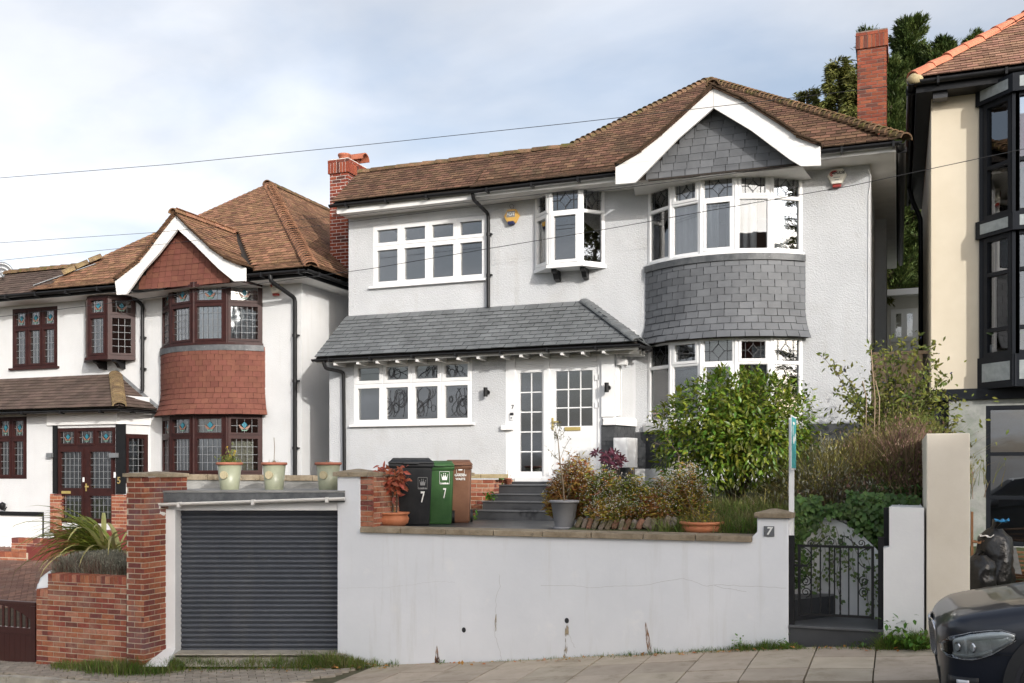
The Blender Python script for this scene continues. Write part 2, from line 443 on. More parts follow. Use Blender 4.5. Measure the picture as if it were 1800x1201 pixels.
pm('chimney_pot', (0.33, 0.10, 0.055), (0.40, 0.135, 0.075), 6, 0.75)
pm('glaze_green', (0.26, 0.275, 0.19), (0.33, 0.345, 0.245), 4, 0.35, spec=0.5)
pm('glaze_seal', (0.40, 0.34, 0.20), (0.52, 0.45, 0.29), 60, 0.6, 0.8, 120, 0.006)
pm('plastic_grey', (0.24, 0.24, 0.25), (0.30, 0.30, 0.31), 5, 0.45)
pm('bin_black', (0.010, 0.011, 0.013), (0.020, 0.021, 0.023), 4, 0.5, 0.1, 200, 0.001, spec=0.3, streak=((0.05, 0.05, 0.048), 0.55, 0.85))
pm('bin_green', (0.024, 0.075, 0.022), (0.040, 0.105, 0.032), 4, 0.5, 0.1, 200, 0.001, spec=0.3, streak=((0.07, 0.11, 0.06), 0.55, 0.85))
pm('bin_brown', (0.13, 0.060, 0.035), (0.18, 0.088, 0.052), 4, 0.5, 0.1, 200, 0.001, spec=0.3, streak=((0.20, 0.12, 0.08), 0.55, 0.85))
pm('print_white', (0.74, 0.74, 0.72), (0.80, 0.80, 0.78), 30, 0.6)
pm('print_grey', (0.22, 0.22, 0.22), (0.26, 0.26, 0.26), 30, 0.6)
pm('print_dark', (0.02, 0.02, 0.025), rough=0.6)
pm('brass', (0.62, 0.47, 0.16), (0.72, 0.56, 0.22), 8, 0.3, metal=0.6)
pm('gold_letter', (0.45, 0.33, 0.13), (0.52, 0.40, 0.18), 8, 0.4, metal=0.4)
pm('chrome', (0.75, 0.75, 0.76), rough=0.12, metal=1.0)
pm('dark_metal', (0.05, 0.05, 0.052), rough=0.45, metal=0.4)
pm('grey_metal', (0.25, 0.26, 0.27), rough=0.45, metal=0.5)
pm('alarm_yellow', (0.62, 0.36, 0.08), (0.66, 0.40, 0.10), 4, 0.4)
pm('alarm_blue', (0.012, 0.016, 0.08), rough=0.3)
pm('alarm_white', (0.70, 0.67, 0.58), (0.76, 0.73, 0.64), 4, 0.45)
pm('print_red', (0.50, 0.035, 0.03), rough=0.5)
pm('lens_red', (0.28, 0.03, 0.02), rough=0.3)
pm('sale_teal', (0.06, 0.33, 0.34), (0.07, 0.37, 0.38), 6, 0.5)
pm('interior', (0.16, 0.15, 0.14), rough=0.9)
pm('curtain', (0.48, 0.50, 0.53), (0.56, 0.58, 0.61), 3, 0.9, trans=0.3)
pm('curtain_cream', (0.60, 0.54, 0.40), (0.68, 0.62, 0.48), 3, 0.9, trans=0.25)
pm('gloss_paint_brown', (0.045, 0.014, 0.012), (0.06, 0.02, 0.016), 5, 0.3, coat=0.3, stretch=(20, 20, 1))
pm('step_red', (0.14, 0.025, 0.02), (0.19, 0.04, 0.03), 4, 0.6)
pm('alu_dark', (0.009, 0.011, 0.015), (0.013, 0.015, 0.020), 4, 0.45, spec=0.2)
pm('zinc_panel', (0.28, 0.31, 0.31), (0.42, 0.45, 0.45), 9, 0.45, 0.2, 30, 0.004, metal=0.2, detail=8)
pm('stone_cladding', (0.24, 0.25, 0.235), (0.40, 0.40, 0.375), 4.5, 0.7, 0.3, 20, 0.006, detail=9, stain=((0.20, 0.24, 0.19), 2.2, 0.5, 0.7))
pm('fence_wood', (0.24, 0.17, 0.11), (0.36, 0.27, 0.18), 4, 0.9, stretch=(8, 8, 1), rnd=0.15)
pm('plank_wood', (0.22, 0.10, 0.05), (0.38, 0.20, 0.10), 5, 0.85, rnd=0.3)
pm('bag_black', (0.008, 0.008, 0.009), (0.013, 0.013, 0.014), 6, 0.28, 0.45, 9, 0.04, spec=0.5)
pm('bark', (0.07, 0.05, 0.035), (0.13, 0.10, 0.07), 9, 0.95, 0.6, 40, 0.01)
pm('twig', (0.16, 0.12, 0.08), (0.25, 0.19, 0.13), 9, 0.9)
glass('glass', (0.93, 0.95, 0.96), 3.3, wav=0.03)
glass('glass_lead', (0.86, 0.90, 0.92), 5.0, rough=0.03, wav=0.12)
glass('glass_clear', (0.95, 0.97, 0.97), 1.2)

# ------------------------------------------------------------------ shared builders
def wall_holes(mb, fr, w, h, holes, depth=0.10):
 """A wall face with rectangular openings and their reveals; fr = (O, U, N)."""
 O, U, N = fr
 us = sorted({0.0, w} | {a for hh in holes for a in (hh[0], hh[1])})
 vs_ = sorted({0.0, h} | {a for hh in holes for a in (hh[2], hh[3])})
 us = [u for u in us if 0 <= u <= w]; vs_ = [v for v in vs_ if 0 <= v <= h]
 g = lambda u, v, n=0: O + U * u + UP * v + N * n
 for i in range(len(us) - 1):
  for j in range(len(vs_) - 1):
   cu, cv = (us[i] + us[i + 1]) / 2, (vs_[j] + vs_[j + 1]) / 2
   if any(a < cu < b and c < cv < d for a, b, c, d in holes):
    continue
   mb.poly([g(us[i], vs_[j]), g(us[i + 1], vs_[j]), g(us[i + 1], vs_[j + 1]), g(us[i], vs_[j + 1])])
 for a, b, c, d in holes:
  mb.poly([g(a, c), g(a, d), g(a, d, -depth), g(a, c, -depth)])
  mb.poly([g(b, d), g(b, c), g(b, c, -depth), g(b, d, -depth)])
  mb.poly([g(a, d), g(b, d), g(b, d, -depth), g(a, d, -depth)])
  mb.poly([g(b, c), g(a, c), g(a, c, -depth), g(b, c, -depth)])

def window(parent, fr, w, h, cols, trans, mf, name='window', outer=0.05, sash=0.045, mid=0.04, gm='glass', lead=None, lead_mat=None, proud=0.0, fixed=()):
 """Frame mesh with one pane per light; lead(mb, fr, u0, u1, v0, v1, row, col) draws came."""
 O, U, N = fr
 mb = MB()
 d0, d1 = -0.05 + proud, 0.02 + proud
 mb.obox(fr, 0, w, 0, outer, d0, d1); mb.obox(fr, 0, w, h - outer, h, d0, d1)
 mb.obox(fr, 0, outer, outer, h - outer, d0, d1); mb.obox(fr, w - outer, w, outer, h - outer, d0, d1)
 tot = sum(cols); iw = w - 2 * outer - mid * (len(cols) - 1)
 rows = [(outer, h - outer)]
 if trans:
  vt = outer + (h - 2 * outer) * trans
  rows = [(outer, vt - mid / 2), (vt + mid / 2, h - outer)]
  mb.obox(fr, outer, w - outer, vt - mid / 2, vt + mid / 2, d0, d1)
 u = outer
 cells = []
 for ci, c in enumerate(cols):
  cw = iw * c / tot
  for ri, (a, b) in enumerate(rows):
   cells.append((u, u + cw, a, b, ri, ci))
  u += cw
  if ci < len(cols) - 1:
   for (a, b) in rows:
    mb.obox(fr, u, u + mid, a, b, d0, d1)
   u += mid
 leads = MB(); panes = []; stained = []
 for (a, b, c, d, ri, ci) in cells:
  s = sash if (ri, ci) not in fixed else 0.012
  e = 0.002
  n0, n1 = d0 + 0.01, d1 + (0.014 if (ri, ci) not in fixed else -0.012)
  mb.obox(fr, a - e, b + e, c - e, c + s, n0, n1); mb.obox(fr, a - e, b + e, d - s, d + e, n0, n1)
  mb.obox(fr, a - e, a + s, c + s, d - s, n0, n1); mb.obox(fr, b - s, b + e, c + s, d - s, n0, n1)
  panes.append((a + s, b - s, c + s, d - s))
  if lead:
   lead(leads, fr, a + s, b - s, c + s, d - s, ri, ci, n0 + 0.032 + 0.0)
 o = mb.build(name, MATS[mf], parent)
 for (a, b, c, d) in panes:
  p = MB(); p.obox(fr, a - 0.003, b + 0.003, c - 0.003, d + 0.003, d0 + 0.022, d0 + 0.028)
  p.build('pane', MATS[gm], o)
 if leads.v:
  leads.build('lead_came', MATS[lead_mat or 'lead_came'], o)
 return o

def lline(mb, fr, p, q, n, w=0.009):
 O, U, N = fr
 a = O + U * p[0] + UP * p[1] + N * n; b = O + U * q[0] + UP * q[1] + N * n
 mb.beam(a, b, w, 0.008, N)

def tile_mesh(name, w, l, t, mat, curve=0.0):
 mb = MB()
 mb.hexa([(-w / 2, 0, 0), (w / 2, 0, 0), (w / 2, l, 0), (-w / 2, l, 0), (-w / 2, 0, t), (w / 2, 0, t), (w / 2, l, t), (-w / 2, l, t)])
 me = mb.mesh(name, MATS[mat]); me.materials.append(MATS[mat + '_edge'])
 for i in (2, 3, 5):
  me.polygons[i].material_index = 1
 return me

def tile_slope(O, U, prof, u0, u1, gauge, w, inside, tilt=0.10, jit=1.0):
 """Matrices of overlapping tiles on a ruled roof surface. prof: polyline of offsets from the eave upward."""
 out_ = []
 segs = [(V(prof[i]), V(prof[i + 1])) for i in range(len(prof) - 1)]
 L_ = [(b - a).length for a, b in segs]
 tot = sum(L_)
 r = 0; s = 0.0
 while s < tot:
  k = 0; q = s
  while k < len(L_) - 1 and q > L_[k]:
   q -= L_[k]; k += 1
  a, b = segs[k]; T = (b - a).normalized()
  base = V(O) + a + T * q
  N = U.cross(T).normalized()
  if N.z < 0:
   N = -N
  off = (r % 2) * w / 2
  n = int((u1 - u0) / w) + 2
  for i in range(n):
   u = u0 + i * w - off + w / 2
   p = base + U * u
   lo, hi = max(u - w / 2, u0), min(u + w / 2, u1)
   if hi - lo < w * 0.2:
    continue
   p = base + U * ((lo + hi) / 2)
   c = p + T * (gauge * 0.5)
   if not inside(c):
    continue
   fx = (hi - lo) / w
   ta = tilt + random.uniform(-0.015, 0.02) * jit
   T2 = T * math.cos(ta) - N * math.sin(ta)
   rz = random.uniform(-0.012, 0.012) * jit
   U2 = (U + T2 * rz).normalized()
   N2 = U2.cross(T2)
   if N2.z < 0 and N.z > 0.02:
    N2 = -N2
   N2.normalize()
   out_.append(frame_matrix(p + N * (0.012 + gauge * 1.5 * math.sin(ta) + random.uniform(0, 0.003) * jit), U2, T2, N2, fx))
  s += gauge; r += 1
 return out_

def ridge_mesh(name, r, l, mat, flat=1.0):
 mb = MB(); n = 8; vv = []
 for y in (0, l):
  for rr in (r, r * 0.8):
   for k in range(n + 1):
    a = math.pi * k / n
    vv.append((math.cos(a) * rr * (1.0 if y == 0 else 0.93), y, math.sin(a) * rr * flat * (1.0 if y == 0 else 0.93)))
 m = n + 1; fs = []
 for k in range(n):
  fs += [(k, k + 1, 2 * m + k + 1, 2 * m + k), (m + k + 1, m + k, 3 * m + k, 3 * m + k + 1), (k + 1, k, m + k, m + k + 1), (2 * m + k, 2 * m + k + 1, 3 * m + k + 1, 3 * m + k)]
 mb.add(vv, fs, False)
 return mb.mesh(name, MATS[mat])
def ridge_line(p, q, step, lift=0.0, tilt=0.05):
 p = V(p); q = V(q); d = (q - p); L_ = d.length; d.normalize()
 sd_ = d.cross(UP).normalized(); u = sd_.cross(d)
 n = max(1, int(L_ / step)); st = L_ / n
 res = []
 for i in range(n):
  c = p + d * (st * i) + u * lift
  t = tilt + random.uniform(-0.03, 0.03)
  d2 = d * math.cos(t) - u * math.sin(t)
  u2 = sd_.cross(d2)
  res.append(frame_matrix(c + u * 0.02, sd_, d2, u2))
 return res

BRICK = {}
def brick_mesh(mat):
 if mat not in BRICK:
  mb = MB(); b = 0.035
  mb.box(-0.5, 0.5, -0.5, 0.5, -0.5, 0.5)
  BRICK[mat] = mb.mesh('brick', MATS[mat])
 return BRICK[mat]
def brick_face(fr, w, h, v0=0.0, bl=0.212, bh=0.062, j=0.013, proud=0.007, depth=0.10, top=None, shift=0.0, header=False):
 """Stretcher-bond matrices covering a face w x h; top(u) optionally cuts the height."""
 O, U, N = fr
 res = []; pitch = bl + j; r = 0; v = v0
 while v < h - 0.02:
  hh = min(bh, h - v)
  u = -pitch * (0.5 if r % 2 else 0.0) - shift
  while u < w:
   a, b = max(0.0, u), min(w, u + bl)
   if b - a > 0.03 and (top is None or v + hh * 0.7 < top((a + b) / 2)):
    c = O + U * ((a + b) / 2) + UP * (v + hh / 2) + N * (proud - depth / 2 + random.uniform(-0.002, 0.002))
    res.append(frame_matrix(c, U, -N, UP, b - a, depth, hh))
   u += pitch
  v += bh + j; r += 1
 return res
def soldier_face(fr, w, h, bw=0.065, j=0.012, proud=0.007, depth=0.1):
 O, U, N = fr; res = []; u = 0.0
 n = max(1, round(w / (bw + j))); p = w / n
 for i in range(n):
  c = O + U * (p * (i + 0.5)) + UP * (h / 2) + N * (proud - depth / 2)
  res.append(frame_matrix(c, U, -N, UP, p - j, depth, h))
 return res
EX, EY = V((1, 0, 0)), V((0, 1, 0))
FRONT = V((0, -1, 0))
# ------------------------------------------------------------------ ground, road, pavement
YW = 12.4            # front wall line
GP = [(-200, -9.0), (-60, -5.0), (-20, -3.25), (-13.5, -2.86), (-11, -2.76), (-7.6, -2.73), (-6.72, -2.70), (-4.97, -2.53), (-3.4, -2.35),
      (-1.26, -2.11), (-0.24, -2.04), (1.5, -1.88), (6, -1.45), (20, -0.3), (60, 2.0), (200, 6.0)]
def gz(x, y=YW):
 for (a, za), (b, zb) in zip(GP, GP[1:]):
  if x <= b:
   return za + (zb - za) * (x - a) / (b - a) + ZE + 0.02 * (min(y, YW) - YW)
 return GP[-1][1] + ZE
def sheet(name, xs, ys, zf, mat):
 mb = MB(); nx = len(xs)
 vv = [(x, y, zf(x, y)) for y in ys for x in xs]
 fs = [(j * nx + i, j * nx + i + 1, (j + 1) * nx + i + 1, (j + 1) * nx + i) for j in range(len(ys) - 1) for i in range(nx - 1)]
 mb.add(vv, fs)
 return struct(mb.build(name, MATS[mat]))
def fr_(a, b, n):
 return [a + (b - a) * i / n for i in range(n + 1)]
KERB = 10.25
gx = [-900, -200, -60] + fr_(-24, 12, 36) + [20, 60, 200, 900]
def gbase(x, y):
 z = gz(max(-200, min(200, x)), y)
 return z - 0.10 if y > KERB - 0.2 else z - 0.25
ground = sheet('ground', gx, [-400, -20, 2.4, 10.04, 10.06, 12.6, 20, 60, 200, 1500], gbase, 'turf')
road = sheet('road', fr_(-60, 60, 60), [3.2, KERB], lambda x, y: gz(x, y) - 0.125, 'asphalt')
pave = sheet('pavement', fr_(-24, 20, 88), [KERB + 0.13, 11.2, 12.75], lambda x, y: gz(x, y) - 0.03, 'paving_joint')
far_pave = sheet('pavement_opposite', fr_(-40, 40, 40), [-2.5, 3.1], lambda x, y: gz(x, 9.9) - 0.03, 'paving')

def lie(x, y, w, d, t, rot=0.0, lift=0.0):
 """Matrix of a flat stone of unit box lying on the pavement."""
 c, s = math.cos(rot), math.sin(rot)
 e = 0.2
 Ux = V((2 * e, 0, gz(x + e, y) - gz(x - e, y))).normalized()
 Uy = V((0, 2 * e, 0.02 * 2 * e)).normalized()
 a = (Ux * c + Uy * s).normalized(); b = (Uy * c - Ux * s).normalized(); n = a.cross(b).normalized()
 b = n.cross(a)
 return frame_matrix(V((x, y, gz(x, y) + lift - t / 2)), a, b, n, w, d, t)
slabs = []
sw, sdp = 0.66, 0.62
XS0 = X(655, 12.3)
for i in range(-2, 40):
 for j in range(4):
  x = XS0 + 0.36 + i * sw; y = YW - 0.33 - j * sdp
  if x > 0.35 or x < XS0 - 0.5 or y < KERB + 0.3:
   continue
  # the slabs end along a slanting line against the setts of the garage crossing
  if x - 0.3 < XS0 - (12.3 - y) * 0.45:
   continue
  slabs.append(lie(x, y, sw - 0.014, sdp - 0.014, 0.05, random.uniform(-0.006, 0.006), random.uniform(-0.004, 0.005)))
mb = MB(); mb.box(-0.5, 0.5, -0.5, 0.5, -0.5, 0.5)
pieces('paving_slab', slabs, mb.mesh('paving_slab', MATS['paving']), pave)
# narrow edging stones and cobbled strip beside the parked car
edg = []
for x in (0.46, 0.60, 1.02):
 for j in range(6):
  edg.append(lie(x, YW - 0.45 - j * 0.40, 0.115, 0.385, 0.05, 0, random.uniform(0, 0.006)))
for j in range(14):
 edg.append(lie(0.81 + random.uniform(-0.02, 0.02), YW - 0.2 - j * 0.17, 0.27, 0.155, 0.05, random.uniform(-0.05, 0.05), random.uniform(-0.006, 0.006)))
for i in range(10):
 for j in range(3):
  edg.append(lie(1.42 + i * sw, YW - 0.33 - j * sdp, sw - 0.014, sdp - 0.014, 0.05))
pieces('edging_stone', edg, mb.mesh('edging_stone', MATS['paving']), pave)
kb = []
for i in range(-24, 12):
 kb.append(lie(i * 0.915, KERB + 0.065, 0.905, 0.125, 0.25, 0, 0.0))
pieces('kerb_stone', kb, mb.mesh('kerb_stone', MATS['concrete']), pave)
setts = []
for i in range(-90, 60):
 for j in range(-12, 60):
  a = R(38)
  lx, ly = i * 0.205 + (j % 2) * 0.1, j * 0.105
  x = -9.6 + lx * math.cos(a) - ly * math.sin(a); y = 10.9 + lx * math.sin(a) + ly * math.cos(a)
  if y < KERB + 0.2 or y > 12.05 or x < -13 or x > XS0 - (12.3 - y) * 0.45 + 0.02:
   continue
  setts.append(lie(x, y, 0.194, 0.094, 0.05, a + random.uniform(-0.02, 0.02), random.uniform(-0.004, 0.004)))
pieces('sett', setts, mb.mesh('sett', MATS['sett']), pave)

# ------------------------------------------------------------------ roof helper: a front slope with bellcast eave
PITCH = 0.809
def slope_profile(z0, y0, yt, flare=True):
 """Offsets (dy, dz) from the eave point up a front slope that reaches the plane z0 + PITCH*(y - y0)."""
 if flare:
  return [V((0, 0, -0.02)), V((0, 0.30, 0.155)), V((0, 0.62, 0.62 * PITCH)), V((0, yt - y0, (yt - y0) * PITCH))]
 return [V((0, 0, 0)), V((0, yt - y0, (yt - y0) * PITCH))]
def gutter(parent, pts, brackets=0.9, r=0.055, mat='gutter_black', name='gutter'):
 """Half-round gutter along a polyline (open side up) with brackets."""
 pts = [V(p) for p in pts]
 mb = MB(); n = 7
 sec = []
 for i, p in enumerate(pts):
  d = (pts[min(i + 1, len(pts) - 1)] - pts[max(i - 1, 0)]); d.z = 0; d.normalize()
  s_ = d.cross(UP)
  sec.append([p + s_ * (math.cos(math.pi + math.pi * k / (n - 1)) * r) + UP * (math.sin(math.pi + math.pi * k / (n - 1)) * r) for k in range(n)] +
                   [p + s_ * (math.cos(-math.pi * k / (n - 1)) * r * 0.86) + UP * (math.sin(-math.pi * k / (n - 1)) * r * 0.86) for k in range(n)])
 m = 2 * n
 for i in range(len(pts) - 1):
  mb.add(sec[i] + sec[i + 1], [(k, (k + 1) % m, m + (k + 1) % m, m + k) for k in range(m)], True)
 mb.add(sec[0], [tuple(range(m))]); mb.add(sec[-1], [tuple(reversed(range(m)))])
 for i in range(len(pts) - 1):
  a, b = pts[i], pts[i + 1]; L_ = (b - a).length
  k = 0.4
  while k < L_ - 0.1:
   c = a + (b - a) * (k / L_)
   d = (b - a).normalized()
   mb.beam(c - d * 0.018 - UP * (r * 0.62), c + d * 0.018 - UP * (r * 0.62), r * 2.5, r * 1.5)
   k += brackets
 return mb.build(name, MATS[mat], parent, fix=True)
def downpipe(parent, pts, r=0.036, clips=(), name='downpipe', mat='gutter_black'):
 # round the bends
 q = [V(pts[0])]
 for i in range(1, len(pts) - 1):
  a, b, c = V(pts[i - 1]), V(pts[i]), V(pts[i + 1])
  k = min(0.07, (b - a).length * 0.4, (c - b).length * 0.4)
  p0 = b + (a - b).normalized() * k; p1 = b + (c - b).normalized() * k
  q += [p0, (p0 + p1) * 0.25 + b * 0.5, p1]
 q.append(V(pts[-1]))
 mb = MB(); mb.tube(q, r, 10)
 for z in clips:
  for a, b in zip(pts, pts[1:]):
   a, b = V(a), V(b)
   if abs(a.x - b.x) < 0.02 and abs(a.y - b.y) < 0.02 and min(a.z, b.z) < z < max(a.z, b.z):
    mb.tube([V((a.x, a.y, z - 0.03)), V((a.x, a.y, z + 0.03))], r * 1.28, 10)
    mb.box(a.x + r * 0.9, a.x + r * 2.2, a.y - 0.012, a.y + 0.03, z - 0.015, z + 0.015)
 return mb.build(name, MATS[mat], parent)

def arc_pts(xc, c, Y0, sag, n, ext=0.0):
 """n+1 points on a shallow bow in plan; ext pushes it outward."""
 Rr = (c * c + sag * sag) / (2 * sag); yc = Y0 - sag + Rr
 a0 = math.asin(c / Rr)
 return [V((xc + (Rr + ext) * math.sin(-a0 + 2 * a0 * i / n), yc - (Rr + ext) * math.cos(-a0 + 2 * a0 * i / n), 0)) for i in range(n + 1)], (xc, yc, Rr, a0)

def hung_rows(xc, c, Y0, sag, z0, z1, gauge, w, flare, wj=0.0):
 """Tiles or slates hung round a bow: rows from z0 (bottom, flared) to z1."""
 res = []
 _, (x0, yc, Rr, a0) = arc_pts(xc, c, Y0, sag, 8)
 r = 0; z = z0
 while z < z1 - 0.01:
  h = z - z0
  ext = flare * max(0.0, 1 - h / 0.55) ** 2
  slope = 2 * flare * max(0.0, 1 - h / 0.55) / 0.55 if h < 0.55 else 0.0
  rad = Rr + 0.035 + ext
  a1 = math.asin(min(0.999, (c + 0.03 + ext * 0.8) / (Rr + ext)))
  L_ = 2 * a1 * rad; n = max(3, round(L_ / w)); da = 2 * a1 / n
  for i in range(-1, n + 1):
   a = -a1 + da * (i + 0.5 + (0.5 if r % 2 else 0.0))
   wa = da
   if a - da / 2 < -a1:
    lo = -a1; hi = a + da / 2
   elif a + da / 2 > a1:
    lo = a - da / 2; hi = a1
   else:
    lo, hi = a - da / 2, a + da / 2
   if hi - lo < da * 0.3:
    continue
   a = (lo + hi) / 2; f = (hi - lo) / da
   N = V((math.sin(a), -math.cos(a), 0)); U = V((math.cos(a), math.sin(a), 0))
   lean = math.atan(slope) + 0.055 + random.uniform(-0.008, 0.008)
   T = (UP * math.cos(lean) - N * math.sin(lean))
   N2 = U.cross(T)
   rz = random.uniform(-0.012, 0.012)
   U2 = (U + T * rz).normalized()
   p = V((x0, yc, z + random.uniform(-1, 1) * wj)) + N * (rad + 0.004 + random.uniform(0, 0.003))
   res.append(frame_matrix(p, U2, T, -N2 if N2.dot(N) < 0 else N2, f * (da * rad / w) * 0.985, 1, 1))
  z += gauge; r += 1
 return res

def tri_rows(pl, z0, z1, gauge, w, half, xc, Y, wj=0.003, dip=0.0):
 """Hung tiles filling a gable triangle on plane Y; half(z) gives left and right bound."""
 res = []; r = 0; z = z0
 while z < z1:
  xl, xr = half(z + gauge * 0.4)
  x = xl - w * (0.5 if r % 2 else 0)
  while x < xr:
   a, b = max(x, xl - 0.05), min(x + w, xr + 0.05)
   if b - a > 0.04:
    lean = 0.06 + random.uniform(-0.01, 0.01)
    T = UP * math.cos(lean) - FRONT * math.sin(lean)
    N2 = EX.cross(T)
    rz = random.uniform(-0.015, 0.015)
    U2 = (EX + T * rz).normalized()
    res.append(frame_matrix(V(((a + b) / 2, Y - 0.008, z + random.uniform(-wj, wj))), U2, T, N2, (b - a) / w * 0.985, 1, 1))
   x += w
  z += gauge; r += 1
 return res

def diamond_lead(mb, fr, a, b, c, d, ri, ci, n):
 if ri == 0:
  return
 w, h = b - a, d - c
 mu, mv = (a + b) / 2, (c + d) / 2
 hw, hh = w * 0.22, h * 0.34
 P = [(mu, mv + hh), (mu + hw, mv), (mu, mv - hh), (mu - hw, mv)]
 for i in range(4):
  lline(mb, fr, P[i], P[(i + 1) % 4], n)
 lline(mb, fr, (mu, mv + hh), (mu, d), n); lline(mb, fr, (mu, mv - hh), (mu, c), n)
 lline(mb, fr, (mu + hw, mv), (b, mv), n); lline(mb, fr, (mu - hw, mv), (a, mv), n)
 lline(mb, fr, (a + w * 0.18, c), (a + w * 0.18, d), n); lline(mb, fr, (b - w * 0.18, c), (b - w * 0.18, d), n)

def bow_window(parent, xc, c, Y0, sag, z0, z1, mf, gm='glass', lead=None, lead_mat=None, trans=0.70, n=5, outer=0.05, sash=0.045, fixed_alt=True):
 pts, _ = arc_pts(xc, c, Y0, sag, n)
 res = []
 post = MB()
 for i in range(n):
  a, b = V(pts[i]), V(pts[i + 1])
  a.z = b.z = z0
  U = (b - a).normalized(); N = V((U.y, -U.x, 0))
  fixed = {(0, 0)} if (fixed_alt and i % 2 == 0 and i != 2) else ({(1, 0)} if fixed_alt and i in (2,) else set())
  if fixed_alt and i in (0, 4):
   fixed = {(0, 0), (1, 0)}
  if fixed_alt and i in (1, 3):
   fixed = {(0, 0)}
  o = window(parent, (a, U, N), (b - a).length, z1 - z0, [1], trans, mf, gm=gm, lead=lead, lead_mat=lead_mat, outer=outer, sash=sash, fixed=fixed)
  res.append(o)
 for i in range(1, n):
  p = pts[i]
  post.tube([V((p.x, p.y + 0.01, z0)), V((p.x, p.y + 0.01, z1))], 0.042, 8)
 post.build('window_post', MATS[mf], parent)
 return res
def bow_slab(mb, xc, c, Y0, sag, ext, z0, z1, n=16, inner=-0.25):
 p, _ = arc_pts(xc, c, Y0, sag, n, ext)
 q, _ = arc_pts(xc, c, Y0, sag, n, inner)
 a = [V((t.x, t.y, z0)) for t in p]; b = [V((t.x, t.y, z1)) for t in p]
 ai = [V((t.x, t.y, z0)) for t in q]; bi = [V((t.x, t.y, z1)) for t in q]
 mb.strip(a, b); mb.strip(b, bi); mb.strip(ai, a)
 mb.poly([a[0], b[0], bi[0], ai[0]]); mb.poly([a[-1], ai[-1], bi[-1], b[-1]])
# ================================================================== THE GREY RENDERED HOUSE (number 7)
Y1, Y2 = 17.3, 18.05          # porch front, main front
XL, XR = -10.64, -0.45        # side walls
XM = X(855, Y2)               # where the older roof begins
EAVE = 5.45 + ZE
house = thing('detached_house', 'pale grey roughcast detached house with brown tiled roof and slate hung bow bay', 'house', ((XL + XR) / 2, Y2, ZE - 0.8))
GB = ZE - 0.95                 # base of the house walls

# --- walls
mb = MB()
# porch front
wl_ = (X(622, Y1), X(830, Y1), Zz(727, 745, Y1), Zz(727, 635, Y1))            # ground window
dr_ = (X(889, Y1), X(1058, Y1), Zz(950, 842, Y1), Zz(960, 626, Y1))            # entrance
LEAN_E, LEAN_T = 2.235 + ZE, 3.18 + ZE
PX1 = X(1080, Y1)
O = V((XL, Y1, GB))
wall_holes(mb, (O, EX, FRONT), PX1 - XL, LEAN_E + 0.1 - GB,
           [(wl_[0] - XL, wl_[1] - XL, wl_[2] - GB, wl_[3] - GB), (dr_[0] - XL, dr_[1] - XL, dr_[2] - GB, dr_[3] - GB)], 0.16)
# left flank of the porch
mb.poly([V((XL, Y2, GB)), V((XL, Y1, GB)), V((XL, Y1, LEAN_E + 0.1)), V((XL, Y2, LEAN_T))])
# upper front
uw = (X(656, Y2), X(855, Y2), Zz(755, 497, Y2), Zz(755, 388, Y2))
ow = (X(942, Y2), X(1062, Y2), Zz(1000, 474, Y2), Zz(1000, 340, Y2))
BXC, BC, BSAG = -2.93, 1.36, 0.56
bz1, bz2 = 3.82 + ZE, 5.20 + ZE          # first floor bow window
gz1, gz2 = 0.90 + ZE, 2.36 + ZE          # ground floor bow window
O = V((XL, Y2, GB))
wall_holes(mb, (O, EX, FRONT), XR - XL, EAVE - 0.02 - GB,
           [(uw[0] - XL, uw[1] - XL, uw[2] - GB, uw[3] - GB), (ow[0] - XL, ow[1] - XL, ow[2] - GB, ow[3] - GB),
   (BXC - BC - XL, BXC + BC - XL, bz1 - GB, bz2 - GB), (BXC - BC - XL, BXC + BC - XL, gz1 - GB, gz2 - GB),
   (0.3, PX1 - XL - 0.3, 0.5, LEAN_E - GB - 0.2)], 0.12)
# flanks and back
for (x, y, x2, y2) in ((XR, Y2, XR, 27.2), (XR, 27.2, XL, 27.2), (XL, 27.2, XL, Y2)):
 mb.poly([V((x, y, GB)), V((x2, y2, GB)), V((x2, y2, EAVE)), V((x, y, EAVE))])
# porch cant on the right
cp = [(PX1, Y1), (X(1092, 17.55), 17.55), (X(1117, Y2), Y2)]
PLZ = Zz(1090, 748, 17.5)      # top of the dark plinth
mb.poly([V((cp[0][0], cp[0][1], PLZ)), V((cp[1][0], cp[1][1], PLZ)), V((cp[1][0], cp[1][1], LEAN_E + 0.1)), V((cp[0][0], cp[0][1], LEAN_E + 0.1))])
mb.poly([V((cp[1][0], cp[1][1], PLZ)), V((cp[2][0], cp[2][1], PLZ)), V((cp[2][0], cp[2][1], LEAN_E + 0.4)), V((cp[1][0], cp[1][1], LEAN_E + 0.4))])
# bow panels between and below the windows (behind the slates)
p, _ = arc_pts(BXC, BC, Y2, BSAG, 16)
for (a, b) in ((GB, gz1), (gz2, bz1)):
 mb.strip([V((t.x, t.y, a)) for t in p], [V((t.x, t.y, b)) for t in p])
wallo = mb.build('wall', MATS['roughcast_grey'], house)
# rooms seen through the glass
mb = MB()
mb.poly([V((XL, 22.0, GB)), V((XR, 22.0, GB)), V((XR, 22.0, EAVE)), V((XL, 22.0, EAVE))])
for z in (ZE - 0.12, ZE + 2.62):
 mb.poly([V((XL + 0.05, Y2 + 0.05, z)), V((XR - 0.05, Y2 + 0.05, z)), V((XR - 0.05, 22, z)), V((XL + 0.05, 22, z))])
mb.build('room', MATS['interior'], house)
